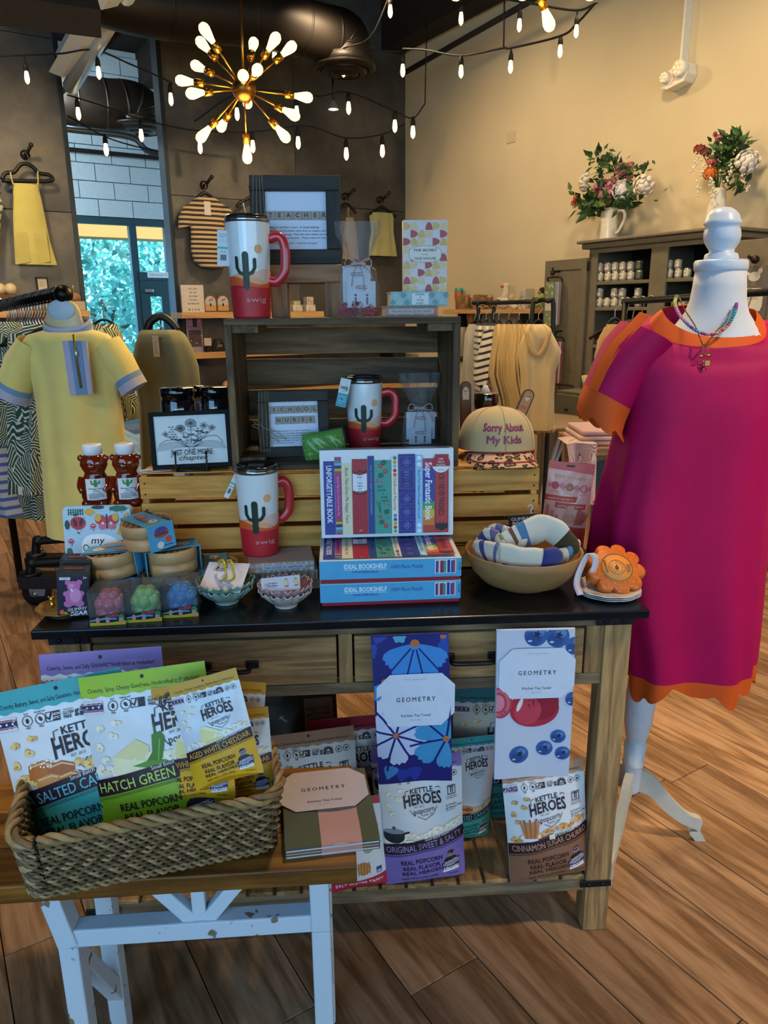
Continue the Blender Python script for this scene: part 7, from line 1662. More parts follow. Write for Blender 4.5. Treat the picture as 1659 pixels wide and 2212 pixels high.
# tins on the shelves: white, two of them green
def tin(label,px,py,grp,c='#b9b09a',z=None,rpx=7.9,h=None,dd=.36):
 P = cr(px,py,dd); s = mpp(RM @ P); r = rpx*s; hh = h or 20*s
 zz = z if z is not None else P.z
 t = thing('candle_tin',label,'tin',RM @ Vector((P.x,P.y,zz)),ROOM - pi/2,grp)
 MB().lathe([(.001,0),(r,0),(r,hh*.88),(r*.96,hh*.9)],20).build('tin_body',M(c,.45,vary=.03),t); MB().lathe([(r*1.02,hh*.86),(r*1.03,hh*.99),(r*.97,hh),(.001,hh)],20).build('lid',M('#a9a498',.25,.8),t)
 p = Print(lambda u,v,o: ((r + o)*cos(u/r - pi/2),(r + o)*sin(u/r - pi/2),v),.01,.001); p.rect(-r*.75,hh*.2,r*.75,hh*.75,'#cfc6b0' if c != '#4a5240' else '#5a6250'); p.greek(-r*.45,hh*.38,r*.35,hh*.6,2,'#4a4438',px); p.build(t,'paper_label'); return hh
pos = ['first','second','third','fourth','fifth','sixth']
sA = [1297,1314,1330,1346,1363,1381]
for k,x in enumerate(sA):
 c = '#4a5240' if k == 5 else '#b9b09a'; cw = 'dark green' if k == 5 else 'white'
 hh = tin(f'{cw} candle tin on the cabinet\'s top left shelf, lower row, {pos[k]} from the left',x,600,'candle tins on the cabinet shelves',c,zs[0])
 tin(f'{cw} candle tin on the cabinet\'s top left shelf, upper row, {pos[k]} from the left',x,578,'candle tins on the cabinet shelves',c,zs[0] + hh + .001)
for k,x in enumerate((1296,1312,1328,1345,1379)):
 hh = tin(f'white candle tin on the cabinet\'s second left shelf, lower row, {pos[k]} from the left',x,655,'candle tins on the cabinet shelves',z=zs[1])
 if k != 1: tin(f'white candle tin on the cabinet\'s second left shelf, upper row, above the {pos[k]} below',x,632,'candle tins on the cabinet shelves',z=zs[1] + hh + .001)
for k,x in enumerate((1447,1466,1485)):
 hh = tin(f'white candle tin on the cabinet\'s top right shelf, lower row, {pos[k]} from the left',x,588,'candle tins on the cabinet shelves',z=zs[0])
 if k < 2: tin(f'white candle tin on the cabinet\'s top right shelf, upper row, {pos[k]} from the left',x,565,'candle tins on the cabinet shelves',z=zs[0] + hh + .001)
for k,(x,c) in enumerate(((1440,'#1c1a1c'),(1461,'#8a5a3c'),(1477,'#c0b6a4'))):
 P = cr(x,640,.34); o = thing('small_carton',('black','brown photo','cream')[k] + ' little carton on the cabinet\'s right bay','carton',RM @ Vector((P.x,P.y,zs[1])),ROOM - pi/2,'cartons in the cabinet'); s = mpp(RM @ P); MB().box(-7*s,7*s,-.02,.03,0,24*s).build('carton_body',M(c,.5),o,.001); p = Print(lambda u,v,o_: (u,-.0205 - o_,v)); p.rect(-5*s,8*s,5*s,18*s,('#b9b0a0','#c9a27c','#7a5a40')[k]); p.build(o)
for k,x in enumerate((1297,1318,1340)): tin(f'white candle tin on the cabinet\'s third left shelf, {pos[k]} from the left',x,740,'candle tins on the cabinet shelves',z=zs[2])
# towels on the open door
def door_towels(label,px,py,w_,h_,cols,pattern):
 P = rt(px,py,CD + .02); s = mpp(RM @ P); t = thing('towel_stack',label,'towels',RM @ Vector((-CD - .022,P.y,P.z - h_*s)),ROOM - pi/2); W_,H_ = w_*s,h_*s
 for k,c in enumerate(cols):
  MB().box(-W_/2 + .004*k,W_/2 + .004*k,-.09 + .016*k,-.09 + .016*k + .013,.004*k,H_).build('hung_towel',fabric(c),t,.004)
 p = Print(lambda u,v,o: (u,-.0905 - o,v)); rn = random.Random(px)
 for k in range(26): p.ell(rn.uniform(-.42,.42)*W_,rn.uniform(.03,.97)*H_,W_*.09,c=pattern,n=10)
 p.lev(2); p.rect(-W_*.4,H_*.36,W_*.4,H_*.64,'#b9b4a8'); p.text('GEOMETRY',0,H_*.52,W_*.06,'#3a3834'); p.build(t,'printed_pattern')
 MB().tube(smooth([(-W_*.55,-.06,H_ + .01),(-W_*.5,-.07,H_ + .03),(0,-.05,H_ + .035),(W_*.5,-.03,H_ + .03),(W_*.6,-.02,H_)],4),.006,8).build('clip_hanger',m_black,t)
 MB().tube([(0,0,H_ + .075),(0,-.06,H_ + .07),(0,-.07,H_ + .1)],.008,8).ball((0,-.065,H_ + .06),.016,n=10).build('door_hook',M('#2a2520',.4,.6),t); return t
door_towels('green patterned kitchen towels hanging on the open cabinet door',1208,610,26,92,['#6f7a52','#8a9aa0','#a8a49a','#8a6a70'],'#a9ad8a')
door_towels('red and white patterned towels hanging low on the cabinet door',1212,738,26,90,['#9a8f88','#8a3a3c','#b0a8a0','#7a3a40'],'#a8504c')
def hen(p,W_,H_): pass
P = rt(1625,610,CD + .03); s = mpp(RM @ P)
t = thing('hen_towel','grey kitchen towel with a white hen hanging behind the form','towel',RM @ Vector((P.x,P.y,P.z - 70*s)),ROOM - pi/2); MB().box(-38*s,38*s,0,.012,-30*s,105*s).build('cloth',fabric('#5c5650'),t,.003)
p = Print(lambda u,v,o: (u*s,-o,v*s)); p.ell(3,82,14,10,'#b9b4aa',16); p.ell(15,93,5,7,'#b9b4aa',10,-.4); p.ell(17,101,4,3,'#a84a40',8); p.poly([(-12,84),(-20,98),(-6,88)],'#c9c4ba'); [p.line([(x,72),(x,62)],1.2,'#a87a50') for x in (0,5)]
p.poly([(-24,10),(24,10),(28,20),(28,48),(22,58),(-22,58),(-28,48),(-28,20)],'#c4bfb6'); p.text('GEOMETRY',2,36,4.5,'#3a3834',w=30); p.build(t)
MB().tube(smooth([(0,.0,118*s),(0,-.03,118*s),(-.01,-.05,124*s)],4),.008,8).ball((.02,-.03,116*s),9*s,n=12).build('iron_hook',M('#2a2018',.4,.6),t)
# ------------------------------------------------------------------ pitchers of flowers on the hutch
def bloom(mb,c,r,mi,rn,n=3):
 nn = Vector((rn.gauss(0,.5),rn.gauss(-.6,.3),rn.gauss(.5,.4))).normalized(); X = nn.to_track_quat('Z','Y').to_matrix().to_4x4(); X.translation = c
 mb.ball((0,0,0),r*.45,r*.45,r*.4,8,mi,X)
 for ring in range(n):
  k = 5 + 2*ring; ra = r*(.3 + .3*ring); tl = .2 + .35*ring
  for j in range(k):
   a = 2*pi*(j + .5*ring)/k; X2 = X @ MRot(a,4,'Z') @ MTr((ra,0,r*(.35 - .18*ring))) @ MRot(tl - 1.0,4,'Y')
   mb.ball((0,0,0),r*.1,r*.3,r*.36,6,mi,X2)
def leaf(mb,c,l,rn,mi=0):
 u = Vector((rn.gauss(0,1),rn.gauss(-.2,.8),rn.gauss(.2,.8))).normalized(); v = u.orthogonal().normalized(); n = u.cross(v)
 mb.add([c,c + u*l*.4 + v*l*.22 + n*l*.03,c + u*l,c + u*l*.4 - v*l*.22 + n*l*.03,c + u*l*.5 - n*l*.04],[(0,1,4),(1,2,4),(2,3,4),(3,0,4)],mi)
def bouquet(label,pitcher,pp,flowers,greens,handle,seed):
 """pp: base pixel, height px, radii px; flowers: (px, py, radius px, colour)"""
 (bx,by,hp,r0,r1) = pp; dd = .22; P = rt(bx,by,dd); s = mpp(RM @ P); zc = ztop + .056; P.z = zc; rn = random.Random(seed)
 hp_m = rt(bx,by - hp,dd).z - zc
 t = thing('white_pitcher',pitcher,'pitcher',RM @ P,ROOM - pi/2); n = 14
 MB().lathe([(.001,0),(r0*s,0)] + [((r0 + (r1 - r0)*k/n)*s*(1 + (.018 if k % 2 else 0)),hp_m*k/n) for k in range(n + 1)] + [(r1*s*.9,hp_m - .004),(r1*s*.85,hp_m*.4),(.001,hp_m*.4)],28).build('pitcher_body',M('#cfc6b4',.25,coat=.4),t)
 if handle: MB().tube(smooth([(r1*s*.9,0,hp_m*.9),((r1 + 22)*s,0,hp_m*.86),((r1 + 24)*s,0,hp_m*.6),((r0 + 8)*s,0,hp_m*.28),(r0*s*.95,0,hp_m*.25)],5),3.2*s,8).build('handle',M('#cfc6b4',.25,coat=.4),t)
 f = thing('flower_bouquet',label,'bouquet',RM @ (P + Vector((0,0,hp_m))),ROOM - pi/2); RL = MRot(pi/2 - ROOM,4,'Z')
 inv = (MTr(RM @ (P + Vector((0,0,hp_m)))) @ MRot(ROOM - pi/2,4,'Z')).inverted()
 gm = [M('#2a4a1e',.6,vary=.2),M('#3f5f2a',.6,vary=.2),M('#1c3a1c',.6,vary=.2)]
 st = MB(); org_ = Vector((0,0,-.03))
 for (x,y,r,c) in flowers:
  q = inv @ (RM @ rt(x,y,dd + rn.uniform(-.06,.1))); mb = MB(); bloom(mb,q,r*s*1.12,0,rn); mb.build('bloom',M(c,.7,vary=.15,scale=60),f); st.tube(smooth([org_,(org_ + q)/2 + Vector((0,0,.02)),q],4),.003,5)
 st.build('stems',gm[1],f)
 for gx,gy,sx,sy,n_,l in greens:
  mb = MB()
  for k in range(int(n_*1.7)): leaf(mb,inv @ (RM @ rt(gx + rn.gauss(0,sx),gy + rn.gauss(0,sy),dd + rn.uniform(-.08,.1))),l*s*rn.uniform(.8,1.5),rn,k % 3)
  mb.build('leaf_spray',gm,f,kind='stuff')
 return f,inv,dd,s
f,inv,dd,s = bouquet('bouquet of pink, white and orange silk flowers in the handled pitcher','white ribbed pitcher with a handle on the hutch',(1312,523,72,20,17),[(1262,391,19,'#d6c9b8'),(1298,403,17,'#b06a72'),(1318,398,15,'#b8787c'),(1322,415,12,'#c07a90'),(1345,410,20,'#d2cdd0'),(1360,372,18,'#a85a62'),(1345,368,14,'#b57a78'),(1390,402,20,'#d8cdbc'),(1309,436,14,'#c2601e'),(1314,440,10,'#d0742a'),(1244,428,9,'#a8453a'),(1242,438,8,'#b0503c'),(1300,420,10,'#a86a70')],
 [(1310,355,22,16,34,16),(1275,430,22,8,26,22),(1340,440,22,8,26,24),(1330,395,40,25,46,16),(1300,335,8,8,12,16),(1278,455,14,6,10,28),(1375,362,14,8,12,14)],True,3)
f,inv,dd,s = bouquet('bouquet of red, orange and white silk flowers in the slim vase','slim white textured vase on the hutch behind the form',(1545,478,70,25,15),[(1512,322,12,'#8a2430'),(1526,328,10,'#7c1c2c'),(1537,347,10,'#b8585a'),(1545,352,8,'#c06a60'),(1533,373,13,'#c46a1e'),(1540,378,8,'#d8842a'),(1616,347,22,'#cfc6bc'),(1570,315,8,'#b8623a'),(1553,298,7,'#b06070'),(1545,290,5,'#9a4a5a')],
 [(1585,312,16,14,40,22),(1572,345,20,18,40,20),(1552,325,16,12,26,16),(1590,385,16,10,16,20),(1600,400,10,8,8,20)],False,4)
rn = random.Random(9)
for k,(x0,y0,x1,y1) in enumerate(((1520,345,1508,420),(1535,380,1545,430),(1582,352,1570,400),(1600,370,1612,410),(1512,335,1496,370))):
 mb = MB()
 for j in range(16): q = inv @ (RM @ rt(x0 + (x1 - x0)*j/15 + rn.gauss(0,4),y0 + (y1 - y0)*j/15 + rn.gauss(0,3),dd + .1)); mb.ball(q,2.2*s,n=6)
 mb.tube([inv @ (RM @ rt(x0,y0,dd + .09)),inv @ (RM @ rt(x1,y1,dd + .09))],.0018,4); mb.build('white_sprig',M('#d0c8b4',.7),f,kind='stuff')
# ------------------------------------------------------------------ clothes rails, shelf with toys, little tables
def rail(label,pts,Y_,r=.013):
 P = [atY(x,y,yy) for x,y,yy in pts]; t = thing('clothes_rail',label,'clothes rail',(P[0].x,P[0].y,0)); return t,Vector((P[0].x,P[0].y,0))
RY = 3.9
p1,p2 = atY(1195,662,RY),atY(1040,672,RY + .9)
t = thing('clothes_rail','black metal clothes rail carrying striped and cream tops','clothes rail',(p1.x,p1.y,0)); O = Vector((p1.x,p1.y,0))
for (a,b_,yy) in (((1196,668),(1150,660),RY),((1034,678),(1066,672),RY + .9)):
 A_,B_2 = atY(*a,yy),atY(*b_,yy + .08); A_.z = B_2.z = 1.52
 A0,B00 = Vector((A_.x,A_.y,0)),Vector((atY(1136,980,yy + .1).x if yy == RY else B_2.x - .05,B_2.y + .02,0))
 MB().tube(smooth([A0 - O,Vector((A_.x,A_.y,.8)) - O,Vector((A_.x,A_.y,1.46)) - O,Vector((A_.x - .03,A_.y,1.52)) - O,B_2 + Vector((.03,0,0)) - O,Vector((B_2.x,B_2.y,1.46)) - O,(Vector((B_2.x,B_2.y,1.46)) + B00)/2 - O,B00 - O],5),.012,8).build('end_frame',m_black,t)
bar0 = atY(1160,662,RY + .04); bar1 = atY(1050,676,RY + .94); bar0.z = bar1.z = 1.52
MB().tube([bar0 - O,bar1 - O],.012,8).build('top_bar',m_black,t)
MB().tube([Vector((p1.x,p1.y,.12)) - O,Vector((p2.x,p2.y,.12)) - O],.01,6).build('base_bar',m_black,t)
def hanging(name,label,cat,rows,Y_,hd,m,fold=.05,ph=0,group=None,k=5,hanger=True,yaw=0,skew=0,parts=None):
 """garment from its outline: rows of (y, left, right) pixels at distance Y_"""
 c0 = atY((rows[0][1] + rows[0][2])/2,rows[0][0],Y_); t = thing(name,label,cat,c0,yaw,group); N_ = 48; R_ = []
 iv = MRot(-yaw,3,'Z')
 for i,(y,L,R2) in enumerate(rows):
  c = atY((L + R2)/2,y,Y_ + skew*i) - c0; hw = (R2 - L)/2*mpp(c + c0)/max(.3,abs(cos(yaw))); f = fold*min(1,i/3); ring = []
  for j in range(N_):
   a = 2*pi*j/N_; q = f*(sin(k*a + ph + .2*i) + .5*sin(2*k*a + 2*ph)); h = hd if i > 0 else hd*.5
   ring.append(iv @ c + Vector((hw*abs(cos(a)) ** .75*(1 if cos(a) > 0 else -1),h*sin(a)*(1 + 3*q) ,0)))
  R_.append(ring)
 MB().rings(R_).build('garment_body',m,t)
 if hanger:
  zt_ = R_[0][0].z; w0 = (rows[0][2] - rows[0][1])/2*mpp(c0)/max(.3,abs(cos(yaw)))
  MB().tube(smooth([(0,0,zt_ + .01),(0,0,zt_ + .05),(.018,0,zt_ + .075),(0,0,zt_ + .1),(-.015,0,zt_ + .088)],4),.0022,6).build('hanger_hook',M('#9a9488',.3,.8),t)
  MB().tube(smooth([(-w0*1.05,0,zt_ - .01),(-w0*.5,0,zt_ + .012),(0,0,zt_ + .02),(w0*.5,0,zt_ + .012),(w0*1.05,0,zt_ - .01)],4),.006,6).build('hanger_arms',m_black,t)
 return t,c0
cream,cream2 = fabric('#c8ac74'),fabric('#bfa269'); navy = stripes('#c9c2b0','#1c2438','z',27,.62)
grp = 'tops on the black rail'
hanging('blouse','pale grey top at the far left end of the black rail','top',[(700,1012,1040),(720,1004,1048),(780,1000,1052),(830,998,1058),(870,1012,1066),(960,1018,1068)],RY + .95,.05,fabric('#a9a497'),.06,0,grp)
for k,(dx,lab) in enumerate(((0,'navy striped top behind the front striped one on the rail'),(14,'navy striped top in the middle of the striped three'),(30,'navy striped top hanging nearest to the cream tops'))):
 hanging('blouse',lab,'top',[(698,1030 + dx,1042 + dx),(720,1026 + dx,1046 + dx),(800,1024 + dx,1048 + dx),(900,1034 + dx,1072 + dx)],RY + .84 - .12*k,.13,navy,.1,k,grp)
 if k == 2: pass
t,c0 = hanging('blouse','navy striped sleeve top pushed forward on the rail','top',[(712,1045,1068),(750,1036,1066),(790,1024,1062),(815,1022,1060),(830,1026,1054)],RY + .5,.05,stripes('#cfc8b6','#1c2438','z',27,.62,.25),.05,0,grp,hanger=False)
for k in range(7):
 x = 1070 + 11*k; hanging('blouse',f'cream cotton top on the rail, {["first", "second", "third", "fourth", "fifth", "sixth", "seventh"][k]} after the striped tops','top',[(700 - 0*k,x,x + 14),(722,x - 4,x + 18),(770,x - 12,x + 20),(805 + 4*k,x - 16 + 2*k,x + 22),(860,x,x + 30),(930,x + 6,x + 40)],RY + .46 - .055*k,.12,cream if k % 2 else cream2,.14,k*1.3,grp,hanger=(k % 2 == 0))
t,c0 = hanging('blouse','cream hooded pullover with scalloped hem hanging at the front of the rail','top',[(700,1150,1176),(712,1138,1188),(735,1126,1200),(760,1118,1212),(800,1124,1200),(850,1126,1196),(900,1122,1196),(925,1118,1196)],RY - .02,.09,fabric('#c4ab7c'),.05,.4,grp)
for sgn in (-1,1):
 c = atY(1162 + sgn*16,725,RY - .11) - c0; MB().tube(smooth([c + Vector((0,.05,.05)),c + Vector((sgn*.02,0,.02)),c + Vector((-sgn*.005,-.01,-.06)),c + Vector((-sgn*.035,-.01,-.1))],5),.013,8,flat=.5).build('hood_edge',fabric('#bda06c'),t)
mb = MB()
for k in range(7): c = atY(1124 + 11*k,925,RY - .02) - c0; mb.ball(c + Vector((0,-.075 + .02*abs(k - 3)*.6,0)),6.5*mpp(c + c0),.01,8*mpp(c + c0),10)
mb.build('scalloped_hem',fabric('#b99c68'),t)
# rail behind the form, with dark hangers
a_,b_ = atY(1345,652,2.9),atY(1700,628,2.4)
t = thing('clothes_rail','black rail with dark hangers behind the dress form','clothes rail',(a_.x,a_.y,0)); O = Vector((a_.x,a_.y,0)); MB().tube([a_ - O,a_.lerp(b_,1.5) - O],.012,8).build('top_bar',m_black,t)
for e in (a_.lerp(b_,.02),a_.lerp(b_,1.5)): MB().tube([e - O,Vector((e.x,e.y,0)) - O],.012,8).build('post',m_black,t)
MB().tube([Vector((a_.x,a_.y - .2,.02)) - O,Vector((a_.x,a_.y + .2,.02)) - O],.012,8).build('foot_bar',m_black,t)
ps = ['at the left end','near the left end','left of the form\'s neck','close to the form\'s neck','just right of the neck','right of the neck','further right','at the right edge']
for k,f_ in enumerate((.03,.08,.14,.2,.62,.68,.74,.8)):
 c = a_.lerp(b_,f_); o = thing('clothes_hanger','black hanger hooked on the rail behind the form, ' + ps[k],'hanger',c,.5,'hangers on the rail behind the form')
 MB().tube(smooth([(0,.01,.005),(0,0,.015),(0,-.014,.004),(0,-.004,-.04),(0,0,-.07)],4),.002,6).build('hook',M('#b0a898',.3,.8),o); MB().tube(smooth([(0,.18,-.14),(0,.1,-.1),(0,0,-.07),(0,-.1,-.1),(0,-.18,-.14)],4),.007,6).build('arms',m_black,o)
hanging('blouse','tan top on a hanger behind the sleeve of the magenta dress','top',[(700,1310,1345),(730,1296,1352),(770,1286,1356),(860,1290,1350)],2.75,.06,fabric('#b08a58'),.06)
hanging('hanging_skirt','white floral skirt hanging at the right edge behind the magenta dress','skirt',[(900,1640,1700),(1060,1640,1705),(1150,1630,1705),(1170,1636,1700)],2.6,.07,leaves('#a8304a','#c2c8cc',40,'floral_cloth'),.1,hanger=False)
hanging('blouse','red garment hanging behind the magenta dress at the right edge','top',[(880,1646,1700),(980,1642,1700),(1055,1644,1700)],2.75,.06,fabric('#b0301c'),.06,hanger=False)
# ------------------------------------------------------------------ cap on the right crate
q = tf(1082,1010,.34); s = tm((q.x,.34,CT + .05))
t = tthing('trucker_cap','beige cap reading Sorry About My Kids with a leopard print brim','cap',(tf(1075,1000,.4).x,.425,CT + .001)); cw = 86*s; chh = tf(1075,884,.40).z - CT
m_cap = fabric('#bfa676',700)
def crown(a,v): # a: angle, v: 0 rim .. 1 top
 e = cos(v*pi/2) ** .62; z = .022 + (chh - .022)*sin(v*pi/2) ** .95 ; fr = max(0,-sin(a)); z *= 1 + .0*fr
 return (cw*e*cos(a)*(1 - .02*v),.098*e*sin(a)*(1.0 + (.12*fr)),z + .006*fr)
mb = MB(); mb.grid(lambda u,v: crown(2*pi*u,v),60,18); mb.build('crown',m_cap,t)
for a in (-pi/2,-pi/2 - .95,-pi/2 + .95,pi/2): MB().tube([Vector(crown(a,k/12))*1.004 for k in range(13)],.0012,5).build('seam',fabric('#a88e60',700),t)
MB().ball((0,0,chh),.006,.006,.003,10).build('button',m_cap,t)
def fc(u,v,o): # front panel print: u metres across, v height
 a = -pi/2 + u/(cw*.86); vv = min(.98,max(.02,math.asin(min(.99,max(0,(v - .022)/(chh - .022)) ** (1/.95)))/(pi/2))); x,y,z = crown(a,vv); k = 1 + o/.09; return (x*k,y*k,v + .006*max(0,-sin(a)))
p = Print(fc,.008,.0012); p.text('Sorry About',-.002,chh*.66,chh*.15,'#8c2c54',w=cw*1.02,bold=.03); p.text('My Kids',-.002,chh*.43,chh*.15,'#8c2c54',w=cw*.78,bold=.03); p.build(t,'embroidery')
m_leo,nt,b,nd,ln = new_mat('leopard_cloth'); v = coords(nd,ln,(52,52,52),False)
vo = nd.new('ShaderNodeTexVoronoi'); vo.inputs['Scale'].default_value = 1; vo.inputs['Randomness'].default_value = .9; ln.new(v,vo.inputs['Vector']); r_ = ramp(nd,[(0,'#8a5a34'),(.2,'#9a6a40'),(.25,'#1c120e'),(.46,'#1c120e'),(.5,'#c99f7c'),(1,'#d4ae8c')]); r_.color_ramp.interpolation = 'CONSTANT'; ln.new(vo.outputs['Distance'],r_.inputs[0]); ln.new(r_.outputs[0],b.inputs['Base Color']); b.inputs['Roughness'].default_value = .8
def brim(u,v,o=0): # u -1..1 across, v 0..1 outward
 a = -pi/2 + u*1.12; x,y,_ = crown(a,0); l = .062*(1 - abs(u) ** 2.6)*v; dx,dy = sin(u*.55),-cos(u*.55); w_ = 1 + .1*v
 return (x*w_ + dx*l*.3,y + dy*l,.024 - .020*v*(1 - .2*abs(u)) - .017*u*u*(.5 + v) + o)
mb = MB(); mb.grid(lambda i,j: brim(i*2 - 1,j,.0018),40,10); mb.grid(lambda i,j: brim(1 - i*2,j,-.0018),40,10); mb.tube([brim(k/20 - 1,1) for k in range(41)],.002,6); bo = mb.build('brim',m_leo,t)
MB().tube([Vector(brim(k/20 - 1,0,.004))*1.004 for k in range(41)],.0024,6).build('red_piping',M('#8e1f2e',.5),bo); MB().tube([Vector(brim((k/20 - 1)*.9,.72*(1 - abs(k/20 - 1) ** 8),.003)) for k in range(41)],.0016,6).build('red_piping',M('#8e1f2e',.5),bo)
# jar and little plaques behind the cap
def salt_lab(p,r,h): p.rect(-r*1.0,h*.5,r*.6,h*.66,'#b0a290'); p.text('SALT TASTE',-r*.15,h*.6,h*.05,'#3a3228',w=r*1.4); p.greek(-r*.8,h*.51,r*.4,h*.56,1,'#6a5f50',1)
q = tf(1057,880,.52); jar('wide jar of salt with black lid and cream label behind the cap',(q.x,.562,CT),27*tm((q.x,.52,1.2)),tf(1057,853,.52).z - CT,None,'#8f7656','#15120f',salt_lab)
def plaque(label,px,py,d,wpx,hpx,rot,c,face,name='ghost_plaque'):
 q = tf(px,py,d); s = tm(q); t = tthing(name,label,'plaque',(q.x,d,CT)); t.rotation_euler = (MRot(TYAW,4,'Z') @ MRot(R(-8),4,'X') @ MRot(rot,4,'Y')).to_euler()
 h_ = q.z - CT + hpx/2*s; w_ = wpx*s; pts = rrect(-w_/2,0,w_/2,h_,w_*.49,8); MB().prism(pts,0,.012).build('plaque_rim',M('#3a2414',.5),t,.002)
 MB().prism(rrect(-w_*.4,w_*.1,w_*.4,h_ - w_*.1,w_*.39,8),-.001,.002).build('plaque_face',M(c,.6),t); p = Print(lambda u,v,o: (u*s,-.0014 - o,h_ - hpx*s*.5 + v*s)); face(p); p.build(t)
def ghost(p): p.ell(0,0,7,14,'#c9b698',16); p.rect(-7,-14,7,0,'#c9b698'); p.ell(-2.5,4,1.2,2,'#1c1410',8); p.ell(2.5,4,1.2,2,'#1c1410',8); p.ell(0,-1,2,1,'#8a5a40',8)
def fall(p): p.ell(0,6,5,6,'#c9b698',12); p.line([(-4,8),(5,12)],1.5,'#1c1410'); [p.ell(-6 + 4*k,-16 + 2*(k % 2),3,c='#b5622a',n=10) for k in range(4)]
plaque('oval ghost plaque standing behind the cap beside the dark crate',1009,850,.55,24,52,0,'#6a4a30',ghost); plaque('tilted oval autumn plaque leaning behind the cap',1097,858,.56,26,52,R(24),'#a8855a',fall)
q = tf(1052,845,.6); t = tthing('ghost_figure','tiny white ghost figure peeking above the salt jar','figurine',(q.x,.62,CT)); gz = tf(1052,833,.6).z - CT; MB().lathe([(.014,0),(.014,gz*.8),(.011,gz*.92),(.006,gz*.985),(.001,gz)],18).build('ghost_body',M('#cfc8bc',.5),t); [MB().ball((sx*.005,-.0125,gz*.88),.002,n=8).build('eye',m_black,t) for sx in (-1,1)]
# ------------------------------------------------------------------ shelf of toys on the right wall
ya,yb = rt(985,660,.15).y,rt(1178,660,.15).y; zsf = rt(1080,668,.15).z
t = thing('wall_shelf','pine wall shelf with toys and tumblers behind the black rail','shelf',RM @ Vector((0,(ya + yb)/2,zsf)),ROOM - pi/2); L = abs(ya - yb)/2
MB().box(-L,L,-.30,0,-.035,0).build('shelf_board',m_pine,t,.003); [MB().box(x - .015,x + .015,-.25,0,-.15,-.035).build('bracket',m_black,t) for x in (-L*.7,L*.7)]
MB().box(-L,L,-.30,0,-.45,-.42).build('lower_board',M('#2a2018',.7),t,.003)
def sh(px,py,d=.16): P = rt(px,py,d); P.z = zsf; return RM @ P,mpp(RM @ P)
def tumbler(label,px,hpx,lid,body,z=None):
 P,s = sh(px,660); t = thing('handled_tumbler',label,'tumbler',P,ROOM - pi/2,'tumblers on the toy shelf'); h = hpx*s; r = 9*s
 if z: t.location.z += z
 MB().lathe([(.001,0),(r*.75,0),(r*.8,h*.4),(r,h*.5),(r,h*.9)],20).build('tumbler_body',M(body,.4,vary=.2,scale=20),t); MB().lathe([(r*1.03,h*.88),(r*1.03,h*.96),(r*.8,h),(.001,h)],20).build('lid',M(lid,.3),t); MB().tube(smooth([(r*.9,0,h*.88),(r*1.9,0,h*.85),(r*1.9,0,h*.5),(r*.9,0,h*.48)],4),r*.2,6).build('handle',M(lid,.3),t)
tumbler('rust tumbler with turquoise lid and handle at the shelf\'s left end',991,45,'#2f9a90','#b0642c'); tumbler('rust tumbler with turquoise handle below the toy shelf',1017,42,'#2f9a90','#b0642c',-.16)
for k,(x,c) in enumerate(((1008,'#b08050'),(1022,'#9a7a50'),(1034,'#8a6a44'),(1058,'#8a6238'))):
 P,s = sh(x,660); o = thing('tan_tumbler',['tan tumbler with orange lid in the wooden tray','tan tumbler in the middle of the wooden tray','tan tumbler at the right of the wooden tray','cow print tumbler beside the wooden tray'][k],'tumbler',P,ROOM,'tan tumblers on the toy shelf'); MB().lathe([(.001,.012),(6*s,.012),(7*s,26*s)],16).build('tumbler_body',M(c,.5,vary=.3,scale=30),o); MB().lathe([(7.2*s,25*s),(7.2*s,28*s),(4*s,31*s),(.001,31*s)],16).build('lid',M(('#a8502a','#b0a48c','#8a7a60','#9a8a70')[k],.4),o)
P,s = sh(1026,660); t = thing('wooden_tray','wooden tray box holding tan tumblers on the toy shelf','tray',P,ROOM - pi/2); MB().box(-28*s,24*s,-.1,.1,0,.01).box(-28*s,-26*s,-.1,.1,.01,30*s).box(22*s,24*s,-.1,.1,.01,30*s).box(-26*s,22*s,.09,.1,.01,30*s).build('tray_body',m_agx,t,.002)
pl = fabric('#c9bda6',300)
P,s = sh(1086,660); t = thing('plush_goose','white plush goose with orange beak on the toy shelf','soft toy',P,ROOM - pi/2); MB().ball((0,0,14*s),22*s,14*s,14*s,18).build('body',pl,t); MB().tube(smooth([(4*s,0,18*s),(9*s,0,34*s),(8*s,0,46*s)],5),[9*s]*5 + [7.5*s]*6,12).ball((8*s,0,47*s),8*s,n=12).build('neck_and_head',pl,t); MB().ball((5*s,-6*s,47*s),6*s,5*s,3.4*s,10).build('beak',M('#c25a2a',.6),t)
P,s = sh(1112,660); t = thing('plush_lamb','cream plush lamb beside the goose on the toy shelf','soft toy',P,ROOM - pi/2); MB().ball((0,0,11*s),13*s,10*s,12*s,14,fold=lambda i,a: 1 + .06*sin(9*a + i)).build('body',fabric('#bfa878',250),t); MB().ball((-4*s,-6*s,23*s),8*s,n=12).build('head',fabric('#bfa878',250),t); MB().ball((6*s,-8*s,5*s),12*s,6*s,6*s,10).build('folded_leg',pl,t)
P,s = sh(1137,660); t = thing('gift_carton','tall white carton on the toy shelf between the plush toys','carton',P,ROOM - pi/2); MB().box(-12*s,10*s,-.05,.05,0,42*s).build('carton_body',M('#bdb3a0',.6),t,.002); p = Print(lambda u,v,o: (u*s,-.0505 - o,v*s)); p.ring(-1,33,3,.6,'#6a5f50',10); p.greek(-8,20,6,28,3,'#6a5f50',1); p.rect(-8,8,6,12,'#a89a84'); p.build(t)
